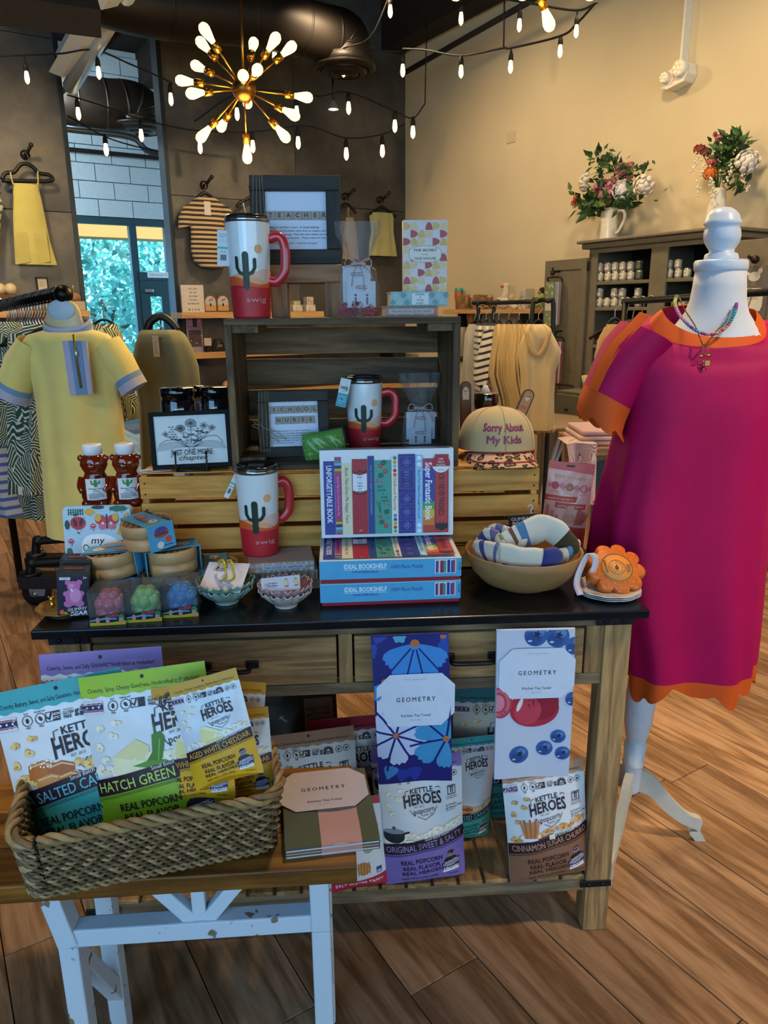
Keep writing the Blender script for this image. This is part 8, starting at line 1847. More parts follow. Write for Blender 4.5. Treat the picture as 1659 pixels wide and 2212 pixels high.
P,s = sh(1163,660); t = thing('plush_bird','yellow green plush bird with black cap on the toy shelf','soft toy',P,ROOM - pi/2); MB().ball((-8*s,-6*s,12*s),13*s,11*s,12*s,14).build('body',fabric('#9aa03a',300),t); MB().ball((8*s,0,18*s),9*s,9*s,16*s,12).build('wing',fabric('#7f9a4a',300),t); MB().ball((6*s,4*s,36*s),9*s,8*s,9*s,12).build('head',fabric('#1c1a18',300),t); MB().ball((6*s,-4*s,34*s),4*s,n=10).build('face',M('#b5622a',.7),t); MB().ball((-14*s,-14*s,10*s),3*s,n=8).build('beak',M('#c2702a',.6),t)
# ------------------------------------------------------------------ side table, drawer unit, folded clothes behind
c = atY(1160,906,4.35); t = thing('side_table','white side table with curved legs behind the clothes rail','table',(c.x,c.y,0)); h = c.z; m_wl = M('#b9bfc4',.5)
MB().lathe([(.001,h - .03),(.3,h - .03),(.31,h - .01),(.3,h),(.001,h)],36).build('table_top',M('#8a7458',.5),t)
for a in (.4,1.97,3.54,5.1):
 MB().tube(smooth([(.24*cos(a),.24*sin(a),h - .03),(.12*cos(a),.12*sin(a),h*.6),(.1*cos(a),.1*sin(a),h*.4),(.25*cos(a),.25*sin(a),0)],6),.022,8,flat=.6).build('curved_leg',m_wl,t)
P = rt(1232,846,.95); zt2 = P.z; t = thing('drawer_unit','grey painted drawer unit left of the form\'s sleeve','drawer unit',RM @ Vector((P.x,P.y,0)),ROOM - pi/2); s = mpp(RM @ P); w2 = 40*s
MB().box(-w2,w2*1.6,0,.4,.55,zt2).build('unit_body',M('#5f5a48',.5),t,.004);
for k in range(2): z1 = zt2 - .02 - k*.2; d_ = MB().box(-w2*.9,w2*1.5,-.015,0,z1 - .18,z1).build('drawer',M('#666049',.5),t,.003); MB().ball((0,-.03,z1 - .09),.012,n=8).build('knob',m_black,d_)
MB().box(-w2,w2*1.6,0,.4,.1,.14).box(-w2,-w2 + .03,0,.4,0,.55).box(w2*1.6 - .03,w2*1.6,0,.4,0,.55).build('open_base',M('#2f4258',.6),t)
t2 = thing('striped_basket','cream striped pot with cellophane bags on the drawer unit','basket',RM @ Vector((P.x + .2,P.y,zt2)),ROOM - pi/2); MB().lathe([(.001,0),(20*s,0),(26*s,30*s),(25*s,30*s),(19*s,.01),(.001,.01)],28).build('pot',stripes('#a88a64','#b9a888','x',60,.5),t2)
rn = random.Random(6); mb = MB()
for k in range(5): X = T(rn.uniform(-12,12)*s,rn.uniform(-10,10)*s,34*s,rn.random()*3,rn.uniform(-.5,.5),rn.uniform(-.5,.5)); MB().ball((0,0,0),14*s,7*s,20*s,10,0,X,lambda i,a: 1 + .15*sin(5*a + i)).build('cellophane_bag',film('#d8cdb8',.12,.06),t2)
c = atY(1300,950,3.3); t = thing('low_table','brown wooden low table behind the form\'s sleeve','table',(c.x,c.y,0)); MB().box(-.14,.5,-.2,.25,c.z - .035,c.z).build('table_top',wood('low_table',OAK,'x',1.2,.5,7),t,.004); [MB().box(x,x + .04,y,y + .04,0,c.z - .035).build('leg',m_agz,t) for x in (-.12,.44) for y in (-.18,.19)]
t2 = thing('folded_clothes','folded pale pink clothes on the low table behind the form','clothes',(c.x - .02,c.y,c.z)); [MB().box(-.13 + .01*k,.13,-.16,.12,.022*k,.022*k + .02).build('folded_layer',fabric(('#b98a90','#c9a8a4','#b9929a')[k]),t2,.009,3) for k in range(3)]
t2 = thing('floral_scarf','white and pink floral scarf hanging over the low table edge','scarf',(c.x - .15,c.y - .19,c.z)); m_flo = leaves('#b0587a','#c4c6c8',22,'floral_scarf'); MB().grid(lambda u,v: ((u - .5)*.13*(1 - .35*v) + .03*v,-.03 - .015*sin(7*u + 2) - (.0 if v > 0 else 0),.02 - .26*v),14,12).grid(lambda u,v: ((.5 - u)*.13*(1 - .35*v) + .03*v,-.022 - .015*sin(7*(1 - u) + 2),.02 - .26*v),14,12).grid(lambda u,v: ((u - .5)*.13,-.03 - .015*sin(7*u + 2) + .17*v,.022),14,4).build('scarf_cloth',m_flo,t2)
MB().prism([(x,z) for x,z in rrect(-.09,0,.09,.24,.015)],-.004,.004,X=T(*(atY(1248,990 - 40,3.6)),0)).build('pink_sign',M('#b98a80',.6),None) if False else None
# ------------------------------------------------------------------ rack behind left: caster base
f0 = atZ(92,1306,0)
t = thing('rolling_rack','black pipe rolling rack base with caster behind the table\'s left end','clothes rack',(f0.x,f0.y,0)); O = Vector((f0.x,f0.y,0)); Yr = f0.y
L_ = lambda x,y,Y_=None: atY(x,y,Y_ or Yr) - O
def bpipe(name,pts,r,m=m_black): MB().tube(smooth(pts,5),r,10).build(name,m,t)
c1,c2 = L_(48,1252),L_(250,1242); MB().box(c1.x,c2.x,-.05,.05,L_(60,1266).z,L_(60,1240).z).build('base_beam',m_black,t,.004)
q1 = L_(60,1200,Yr + .45); MB().box(q1.x,q1.x + .5,.40,.5,q1.z - .06,q1.z).build('base_beam',m_black,t,.004)
for (x,y0,y1,Yo,xe) in ((66,1215,1240,0,200),(78,1168,1198,.45,200)):
 a_ = L_(x,y1,Yr + Yo); b_ = L_(x,y0,Yr + Yo); e_ = L_(xe,y0 - 6,Yr + Yo); bpipe('pipe_loop',[a_,b_ + Vector((0,0,-.02)),b_ + Vector((.03,0,0)),e_,e_ + Vector((.03,0,-.03))],.024); MB().cyl(a_ - Vector((0,0,.002)),a_ + Vector((0,0,.012)),.055,n=18).build('pipe_flange',m_black,t); MB().ball(b_ + Vector((.01,0,0)),.032,n=12).build('pipe_elbow',m_black,t)
def caster(x,y):
 k = MB().tube([(x - .02,y - .018,.07),(x - .02,y + .018,.07)],.07,24).build('caster_wheel',M('#15171c',.5),t); MB().prism([(x - .06,.16),(x + .06,.16),(x + .03,.06),(x - .04,.06)],y - .03,y - .022).prism([(x - .06,.16),(x + .06,.16),(x + .03,.06),(x - .04,.06)],y + .022,y + .03).build('caster_fork',M('#8a98a4',.3,.8),k); MB().cyl((x - .02,y - .035,.07),(x - .02,y + .035,.07),.016,n=10).build('axle',M('#8a98a4',.3,.8),k)
caster(.0,0); caster(.02,.45)
pt = L_(137,640,3.0);
# ------------------------------------------------------------------ left: rail with hangers, leaf print shirts, yellow dress
LY = 3.25
ball = atY(137,636,LY - .25); far = atY(-40,672,LY + .75)
t = thing('pipe_rail','black pipe clothes rail with ball end at the left','clothes rail',(far.x,far.y,0)); O = Vector((far.x,far.y,0)); MB().tube([far - O,ball - O],.021,12).build('pipe',m_blackm,t); MB().ball(ball - O,.036,n=18).build('ball_end',m_blackm,t); MB().tube([far - O,Vector((far.x,far.y,0)) - O],.02,10).build('post',m_blackm,t)
for k in range(20):
 f_ = .30 + .033*k; c = far.lerp(ball,f_); o = thing('wire_hanger','chrome hook hanger crowded on the ball-ended black rail at left','hanger',c,1.15,'crowded chrome hangers on the left rail'); mh = M(('#b9b9bc','#b08a78','#a8b0bc')[k % 3],.25,.8)
 MB().tube(smooth([(0,.03,-.02),(0,.032,.012),(0,.0,.033),(0,-.032,.008),(0,-.036,-.04),(0,-.016,-.08),(0,-.034,-.12)],4),.0042,6).build('hook',mh,o); MB().tube(smooth([(0,.2,-.19),(0,.1,-.145),(0,-.034,-.12),(0,-.12,-.145),(0,-.2,-.19)],4),.008,6).build('arms',m_black,o)
lf = leaves('#c9c4b4','#1f4434',13)
grp = 'clothes on the left rail'
hanging('shirt','leaf print shirt nearest to the yellow dress, its front in view','shirt',[(700,55,100),(720,20,118),(800,18,120),(900,20,112),(985,22,108),(1062,24,104)],LY + .06,.07,lf,.08,.3,grp,hanger=False)
hanging('shirt','leaf print shirt at the far left edge behind another','shirt',[(695,-20,40),(720,-50,60),(800,-54,56),(900,-50,50),(960,-48,44)],LY + .28,.07,lf,.08,1.3,grp,hanger=False)
hanging('shirt','leaf print skirt panel hanging lowest under the leaf shirts','shirt',[(940,20,100),(1000,22,112),(1070,40,118),(1118,60,120)],LY + .2,.05,leaves('#b9b49c','#1a3428',15),.1,2,grp,hanger=False)
hanging('shirt','blue and white striped garment hanging at the bottom left edge','shirt',[(900,-40,30),(1000,-40,34),(1080,-36,46),(1112,-30,60)],LY + .5,.06,stripes('#a8a4a8','#3a5590','z',22,.6),.07,1,grp,hanger=False)
hanging('shirt','mustard yellow garment edge below the leaf prints','shirt',[(1060,18,84),(1100,22,88),(1116,24,84)],LY + .6,.05,fabric('#a08434'),.07,1,grp,hanger=False)
hanging('shirt','leaf print shirt half hidden behind the yellow dress at the right','shirt',[(700,200,250),(720,190,262),(800,200,275),(880,235,300),(905,240,298)],LY + .35,.07,lf,.08,.3,grp,hanger=True)
ye = fabric('#decd7a',900,.7,.35)
DY = 3.0
rows = [(712,98,198),(722,62,232),(738,50,246),(800,68,252),(870,80,260),(1000,92,276),(1090,98,285),(1156,104,293)]
t,c0 = hanging('polo_dress','pale yellow dress with blue and white zip placket on a neck form','dress',rows,DY,.085,ye,.075,.8,None,4,hanger=False)
DS = mpp(c0)
whi,blu = fabric('#a9aac2',900),fabric('#6f90b8',900)
for sd,pts in ((-1,[((70,740),30),((46,785),37),((34,830),38)]),(1,[((232,742),28),((258,785),32),((275,815),30)])):
 S = []
 for (x,y),hw in pts: c = atY(x,y,DY) - c0; dr = Vector((.82,0,.57*-sd*-1*(1 if sd > 0 else -1))); S.append((c,Vector((.84,0,.54*(1 if sd > 0 else -1)))*hw*DS,Vector((0,.075,0))))
 sl = MB().loft(S,28,0,False,lambda i,a: 1 + .04*sin(3*a)).build('sleeve',ye,t)
 c2,u2,v2 = S[-1]; dv = (S[-1][0] - S[-2][0]).normalized()
 for k,(m_,a,b_) in enumerate(((blu,0,.022),(whi,.022,.055))): MB().loft([(c2 + dv*a,u2*1.012,v2*1.012),(c2 + dv*b_,u2*1.02,v2*1.02)],28,0,False,lambda i,a_: 1 + .04*sin(3*a_)).build('cuff_band',m_,sl)
def col_ring(k,dz,rr):
 c = atY(147,712,DY - .005) - c0; return [c + Vector((50*DS*rr*cos(a),.062*rr*sin(a),dz - .035*max(0,-sin(a)) + .01*max(0,sin(a)))) for a in [2*pi*j/40 for j in range(40)]]
for k,(m_,a,b_) in enumerate(((whi,.028,.042),(blu,.008,.028),(whi,-.02,.008))): MB().rings([col_ring(0,a,1.06 - a*2),col_ring(0,b_,1.06 - b_*2)]).build('collar_band',m_,t)
yf = DY - .125
for k,(m_,x0,x1,dy_) in enumerate(((whi,134,200,0),(blu,148,188,.004))):
 a0 = [atY(x0,736,yf - dy_) - c0,atY(x1 - 14,736,yf - dy_) - c0,atY(x1,852,yf - dy_ - .0) - c0,atY(x0 + 17,854,yf - dy_) - c0]
 mb = MB(); mb.add([a0[3],a0[2],a0[1],a0[0]] + [q + Vector((0,.012,0)) for q in (a0[3],a0[2],a0[1],a0[0])],[(0,1,2,3),(7,6,5,4),(0,4,5,1),(1,5,6,2),(2,6,7,3),(3,7,4,0)]); mb.build('placket',m_,t)
MB().tube([atY(159,722,yf - .008) - c0,atY(163,765,yf - .008) - c0,atY(175,838,yf - .008) - c0],.0045,6).build('zip',M('#8a7a3a',.3,.6),t); MB().ball(atY(164,764,yf - .012) - c0,.007,.004,.012,8).build('zip_pull',M('#c9c4a8',.3,.6),t)
t = thing('neck_form','cream plastic neck form inside the yellow dress collar','hanger form',atY(139,715,DY),0); o0 = Vector(t.location); c = atY(139,690,DY) - o0; MB().loft([(c + Vector((0,0,z)),(w_,0,0),(0,.022,0)) for z,w_ in ((-.09,.11),(-.04,.09),(.0,.07),(.03,.066),(.055,.055),(.07,.035),(.075,.004))],28).build('neck_plate',M('#c9b890',.35),t); MB().ball(c + Vector((0,-.02,.035)),.052,.004,.04,20).build('oval_inset',M('#a9bccb',.3),t); MB().tube(smooth([c + Vector((0,0,.06)),c + Vector((.004,-.012,.09)),c + Vector((-.01,0,.12)),c + Vector((-.02,.0,.1))],4),.003,6).build('hook',M('#9a9a9a',.3,.8),t)
# grey tee
tr = [(712,306,386),(722,300,398),(745,292,412),(790,284,428),(830,292,432),(870,300,434),(960,304,436),(1015,306,438)]
t,c0 = hanging('grey_tee','olive grey long tee on a thick black hanger behind the jars','tee',tr,3.45,.07,fabric('#6d6a50',900),.05,.2,hanger=False)
MB().tube([(lambda c,a: c + Vector((42*mpp(c0)*cos(a),.05*sin(a),-.02*max(0,-sin(a)))))(atY(346,720,3.44) - c0,2*pi*j/28) for j in range(28)],.009,8,closed=True).build('neck_rib',fabric('#65624a',900),t)
o = MB().box(-6.5*mpp(c0),6.5*mpp(c0),-.001,.001,-22*mpp(c0),22*mpp(c0),X=MTr(atY(337,748,3.34) - c0)).build('swing_tag',M('#b09a7a',.6),t); Print(lambda u,v,o_: (atY(337,748,3.34) - c0) + Vector((u,-.0012 - o_,v))).text('P L E A T',0,-.005,.008,'#3a3020',w=.05,rot=-pi/2).build(o,'tag_print')
t = thing('thick_hanger','thick black velvet hanger holding the grey tee','hanger',c0); MB().tube(smooth([atY(x,y,3.45) - c0 for x,y in ((316,718),(322,700),(333,688),(346,683),(360,688),(374,700),(384,714))],4),.018,10).build('arms',m_black,t); MB().tube([atY(347,690,3.45) - c0,atY(347,720,3.45) - c0],.004,6).build('stem',M('#9aa0a4',.3,.8),t)
# ------------------------------------------------------------------ clothes pegged on the steel wall
def peg(par,P,long=.12):
 MB().cyl(P,P + Vector((0,-.015,0)),.035,n=16).build('peg_flange',M('#2a2622',.45,.6),par); MB().tube([P,P + Vector((.01,-long*.5,.01)),P + Vector((.03,-long,.05))],.013,8).ball(P + Vector((.03,-long,.05)),.018,n=10).build('peg',M('#3a342e',.45,.6),par)
def wall_garment(name,label,cat,rows,m,d=.07,hd=.03,fold=.1,hang=None,straps=None,extra=None,k=4):
 """rows of (y, left, right) pixels on the back wall; hang: pixel of the peg"""
 P0 = bk((rows[0][1] + rows[0][2])/2,rows[0][0],d); t = thing(name,label,cat,RM @ P0,ROOM); R_ = []; N_ = 40
 for i,(y,L,R2) in enumerate(rows):
  a,b_ = bk(L,y,d) - P0,bk(R2,y,d) - P0; c = (a + b_)/2; hw = (b_.x - a.x)/2
  R_.append([c + Vector((hw*abs(cos(q)) ** .7*(1 if cos(q) > 0 else -1),hd*sin(q)*(1 + fold*sin(k*q + i*.3)*min(1,i/2)),0)) for q in [2*pi*j/N_ for j in range(N_)]])
 MB().rings(R_).build('garment_body',m,t)
 for pts in straps or (): MB().tube(smooth([bk(x,y,d) - P0 for x,y in pts],4),.018,8,flat=.35).build('strap',m,t)
 hx,hy,arms = hang
 h = MB().tube(smooth([bk(x,y,d) - P0 for x,y in arms],4),.014,8).build('hanger_arms',m_black,t)
 tp = bk(hx,hy,d) - P0; md = bk(*arms[len(arms) // 2],d) - P0; MB().tube(smooth([md,md + (tp - md)*.5,tp + Vector((.02,0,-.01)),tp + Vector((0,0,.02)),tp + Vector((-.02,0,0))],4),.005,6).build('hanger_hook',M('#6a5a4a',.3,.8),t)
 w = thing('wall_peg','iron peg on the steel wall holding the ' + ' '.join(label.split(' hanging')[0].split()[:8]),'wall peg',RM @ (bk(hx,hy,0)),ROOM,'iron pegs on the steel wall'); peg(w,Vector((0,0,0)),d + .05)
 if extra: extra(t,P0,d)
 return t
def ypock(t,P0,d):
 for x,y in ((48,535),(90,535)): c = bk(x,y,d + .035) - P0; MB().prism([(-.045,.1),(.045,.12),(.05,-.1),(-.04,-.12)],-.006,.004,X=MTr(c)).build('pocket',fabric('#b5a85c',700),t,.004)
 MB().box(-.02,.02,-.004,0,-.02,.03,X=MTr(bk(57,412,d - .0) - P0)).build('label',M('#cfc8c0',.6),t)
wall_garment('overall_dress','pale yellow overall dress hanging on the left steel wall','dress',[(398,30,82),(415,28,86),(430,29,90),(470,28,98),(520,30,108),(572,33,124)],fabric('#bdb060',700),.09,.035,.12,(54,335,[(4,388),(12,374),(30,372),(44,356),(58,354),(72,362),(84,374),(106,378),(112,390),(60,391),(4,390)]),[[(22,372),(26,392),(32,402)],[(81,370),(82,390),(81,402)]],ypock)
def tee_ex(t,P0,d):
 m_ = stripes('#2c1c12','#b59a70','z',26,.5)
 for sd,pts in ((-1,[((412,442),14),((402,466),15),((400,490),14)]),(1,[((482,445),14),((490,468),14),((490,484),13)])):
  MB().loft([((bk(x,y,d) - P0),(hw*.0045,0,.012*-sd),(0,.035,0)) for (x,y),hw in pts],20,0,False).build('sleeve',m_,t)
 MB().box(-.028,.028,-.004,0,-.055,.055,X=MTr(bk(448,450,d + .04) - P0)).build('swing_tag',M('#c4b8a8',.6),t)
 MB().tube([bk(x,y,d + .02) - P0 for x,y in ((426,428),(434,440),(446,444),(458,438),(463,428))],.01,6).build('neck_rib',M('#a88a68',.7),t)
wall_garment('striped_tee','brown and cream striped tee hanging on the dark steel wall','tee',[(428,424,466),(436,412,480),(450,404,488),(480,408,486),(500,412,484),(540,412,492),(565,418,490),(580,438,478)],stripes('#2c1c12','#b59a70','z',26,.5),.08,.04,.1,(440,400,[(420,436),(430,424),(441,417),(452,422),(468,434)]),None,tee_ex)
wall_garment('white_camisole','white strappy camisole hanging behind the teacher frame','camisole',[(462,528,560),(480,526,562),(520,520,566)],fabric('#b4b2b0',700),.08,.03,.1,(545,405,[(512,448),(516,440),(530,432),(545,424),(560,432),(574,446)]),[[(524,438),(530,462)],[(566,440),(558,462)]])
wall_garment('ruffle_top','small sage green sleeveless top with ruffled hem on the steel wall','blouse',[(460,803,848),(470,798,850),(500,802,850),(525,798,854),(540,797,856),(553,797,858)],fabric('#a59c66',300),.08,.03,.35,(820,432,[(800,462),(810,458),(825,447),(842,458),(855,468)]),None,None,9)
wall_garment('bare_strap_top','tan top on a hanger right of the teacher frame','blouse',[(470,748,764),(500,742,770),(560,740,775)],fabric('#8a7a62',500),.08,.02,.1,(745,425,[(728,465),(735,450),(748,440),(765,455),(768,462)]),[[(752,448),(752,470)]])
t = wall_garment('striped_sleeve_top','green and cream striped top cut off by the left edge','blouse',[(415,-60,-6),(440,-62,8),(470,-62,2),(560,-60,-2)],stripes('#c4bda8','#2f5a44','z',16,.6),.12,.05,.1,(-30,380,[(-60,420),(-30,400),(0,420)]))
# framed note on the left steel wall
def wall_sign(name,label,cat,x0,y0,x1,y1,d,frame_c,face_c,draw,bw=.012,dep=.02,shelfz=None):
 a,b_ = bk(x0,y1,d),bk(x1,y0,d); t = thing(name,label,cat,RM @ Vector(((a.x + b_.x)/2,-d,a.z if shelfz is None else shelfz)),ROOM); w_,h_ = (b_.x - a.x),(b_.z - a.z)
 MB().box(-w_/2,w_/2,-dep,0,0,h_).build('board',M(frame_c,.5),t,.002); MB().box(-w_/2 + bw,w_/2 - bw,-dep - .002,-dep,bw,h_ - bw).build('face',M(face_c,.6),t)
 p = Print(lambda u,v,o: (u,-dep - .0025 - o,v)); draw(p,w_,h_); p.build(t); return t
wall_sign('framed_note','small black framed paper note on the left steel wall','framed note',80,599,102,632,.0,'#0f0e10','#b9ac94',lambda p,w_,h_: p.greek(-w_*.25,h_*.35,w_*.25,h_*.75,4,'#8a7d68',2))
def wshelf(label,x0,x1,y,d=.3,x_=None):
 a,b_ = bk(x0,y,d),bk(x1,y,d); t = thing('pine_shelf',label,'shelf',RM @ Vector(((a.x + b_.x)/2,0,a.z)),ROOM,'pine shelves on the steel wall'); w_ = (b_.x - a.x)/2
 MB().box(-w_,w_,-d,0,-.05,0).build('shelf_board',m_pine,t,.003)
 for x in (-w_*.8,w_*.8): MB().box(x - .012,x + .012,-d*.8,0,-.12,-.05).build('bracket',m_black,t)
 return a.z,d
z1,d1 = wshelf('pine shelf at left behind the yellow dress with amber bottles',-60,194,672)
z2,d2 = wshelf('upper pine shelf carrying the bathroom notice',392,700,675); z3,d3 = wshelf('middle pine shelf with jewellery seen left of the crate',388,900,764); z4,d4 = wshelf('lower pine shelf behind the dark crate',388,900,860)
def bath(p,w_,h_):
 for k,s_ in enumerate(('YOU CAN','TRY ON','CLOTHES','IN OUR','BATHROOM')): p.text(s_,0,h_*(.86 - .135*k),h_*.055,'#2a2622',bold=.01)
 for k in range(4): p.ell(w_*(-.2 + .14*k),h_*.1,w_*.04,h_*.04,('#4a6a3a','#b08a5a','#a86a70','#5a7a4a')[k],8); [p.ell(sx*w_*.42,h_*(.15 + .22*k),w_*.05,c='#c9a8a0',n=8) for sx in (-1,1)]
wall_sign('bathroom_notice','white notice board telling about trying on clothes in the bathroom','sign',393,614,437,673,.18,'#b9ad9c','#c2b8a8',bath,.002,.02,z2)
for k,(x,lab) in enumerate(((453,'arched brown plaque with flag picture beside the notice'),(480,'arched brown plaque with flag picture next to the mug'))):
 a,b_ = bk(x - 13,674,.18),bk(x + 13,636,.18); t = thing('arched_plaque',lab,'plaque',RM @ Vector(((a.x + b_.x)/2,-.18,z2)),ROOM,'arched plaques on the upper shelf'); w_,h_ = b_.x - a.x,b_.z - a.z
 arch = lambda w2,h2,b2: [(-w2,b2),(w2,b2)] + [(w2*cos(pi*j/14),h2 - w2 + w2*sin(pi*j/14)) for j in range(15)]
 MB().prism(arch(w_/2,h_,0),-.02,.01).build('arch_frame',M('#6a4424',.5),t,.003); MB().prism(arch(w_*.4,h_ - w_*.1,w_*.1),-.022,-.019).build('arch_picture',M('#a8a8a0',.6),t)
 p = Print(lambda u,v,o: (u,-.0225 - o,v)); p.poly([(-w_*.4,w_*.1),(w_*.4,w_*.1),(w_*.4,h_*.4),(-w_*.4,h_*.45)],'#b58a50'); p.poly([(-w_*.1,h_*.6),(w_*.2,h_*.7),(w_*.2,h_*.8),(-w_*.1,h_*.72)],'#b5584a'); p.ell(0,h_*.42,w_*.07,h_*.1,'#1c1a1c',8); p.build(t)
for k,(x,d_) in enumerate(((6,.1),(29,.1))):
 P = bk(x,668,d_ + .05); t = thing('perfume_bottle',('amber bottle with round white stopper at the left edge','amber bottle with round white stopper beside the rail')[k],'bottle',RM @ Vector((P.x,P.y,z1)),ROOM,'amber bottles on the left shelf'); MB().lathe([(.001,0),(.06,0),(.07,.05),(.06,.1),(.03,.12)],18).build('bottle_body',M('#6a4020',.15,coat=.5),t); MB().ball((0,0,.16),.045,n=14).build('stopper',M('#c9b48c',.4),t)
P = bk(163,668,.15); t = thing('trinket_box','tiny cream trinket box on the shelf behind the yellow dress','box',RM @ Vector((P.x,P.y,z1)),ROOM); MB().box(-.07,.07,-.05,.05,0,.07).build('box_body',M('#a89a80',.5),t,.004); MB().ball((0,0,.1),.05,.04,.04,12).build('figure',M('#9a6a44',.5),t); MB().cyl((0,0,.13),(0,0,.2),.006,n=6).build('finial',M('#9a8a60',.3,.6),t)
def shelf_item(name,label,cat,px,d,zz,build,grp=None):
 P = bk(px,700,d); t = thing(name,label,cat,RM @ Vector((P.x,P.y,zz)),ROOM,grp); build(t,mpp(RM @ P)); return t
def lotus(t,s): MB().box(-17*s,17*s,-.004,.004,0,76*s).build('card',M('#8a7f84',.6),t); p = Print(lambda u,v,o: (u*s,-.0045 - o,v*s)); p.rect(-17,50,17,76,'#84566a'); p.text('LOTUS',0,67,5.5,'#c9a4b0',w=26,sp=1.2); p.greek(-10,57,10,61,1,'#b08a98',1); p.rect(-14,12,14,48,'#4a3438'); p.build(t); [MB().ball(((-14 + 4*k)*s,-.012,(20 + 5*(k % 4))*s),1.5*s,n=6).build('bead',M(('#8a2a34','#c9b8a8','#2a4a5a')[k % 3],.3),t) for k in range(8)]
shelf_item('jewellery_card','mauve jewellery card with strings of beads on the middle shelf','card',419,.2,z3,lotus)
def cards(t,s): MB().box(-8*s,8*s,-.003,.003,14*s,30*s).build('card',M('#b5a094',.6),t); MB().box(-.01,.01,0,.06,0,14*s).build('stand',m_black,t)
shelf_item('earring_stand','small earring card on a stand right of the mauve card','earring card',446,.24,z3,cards)
def blackp(t,s): MB().prism([(x*s,z*s) for x,z in ((-14,0),(14,0),(12,16),(6,27),(-6,27),(-12,16))],-.02,.02).build('ornament_body',M('#15120f',.4),t,.004); p = Print(lambda u,v,o: (u*s,-.0205 - o,v*s)); p.text('Joy',2,14,6,'#a8803a',shear=.3,bold=.02); p.ring(0,21,3,.6,'#8a8478',12); p.build(t)
shelf_item('black_ornament','black ornament with gold script on the middle shelf','ornament',468,.2,z3,blackp)
def lowbox(c):
 def f(t,s): MB().box(-14*s,14*s,-.06,.06,0,12*s).build('box_body',M(c,.5),t,.004); MB().box(-14.5*s,14.5*s,-.064,.064,9*s,13*s).build('lid',M(c,.45),t,.003)
 return f
rn = random.Random(12)
for k,(x,c,lab) in enumerate(((560,'#1c2a4a','navy'),(592,'#a8303c','red'),(630,'#9a2430','dark red'),(662,'#b9a89a','cream'),(700,'#b9a27a','tan'),(735,'#b08a40','ochre'),(770,'#c4a020','bright yellow'),(805,'#a88a1c','yellow'),(840,'#8a7a60','brown'))):
 shelf_item('small_box',f'{lab} little box seen through the gap in the dark crate\'s back','box',x,.2,z3,lowbox(c),'little boxes on the middle shelf')
for k,(x,lab) in enumerate(((640,'clear block ornament seen under the stool at left'),(668,'clear stacked ornament seen under the stool at right'))):
 shelf_item('clear_ornament',lab,'ornament',x,.2,z2,lambda t,s,k=k: (MB().box(-11*s,11*s,-.05,.05,0,14*s).build('block',M('#b9b09a',.2,vary=.3,scale=30,coat=.5),t,.006),MB().box(-8*s,8*s,-.04,.04,14*s,(22 + 8*k)*s).build('upper_block',M('#a89c84',.2,vary=.3,scale=30,coat=.5),t,.006)),'clear ornaments on the upper shelf')
shelf_item('round_plaque','round wooden plaque on the lower shelf above the dark jars','plaque',485,.2,z4,lambda t,s: (MB().cyl((0,.02,15*s),(0,0,15*s),14*s,n=24).build('disc',M('#8a5a2c',.5),t),MB().cyl((0,-.002,15*s),(0,0,15*s),11*s,n=24).build('face',M('#b58a5c',.6),t)))
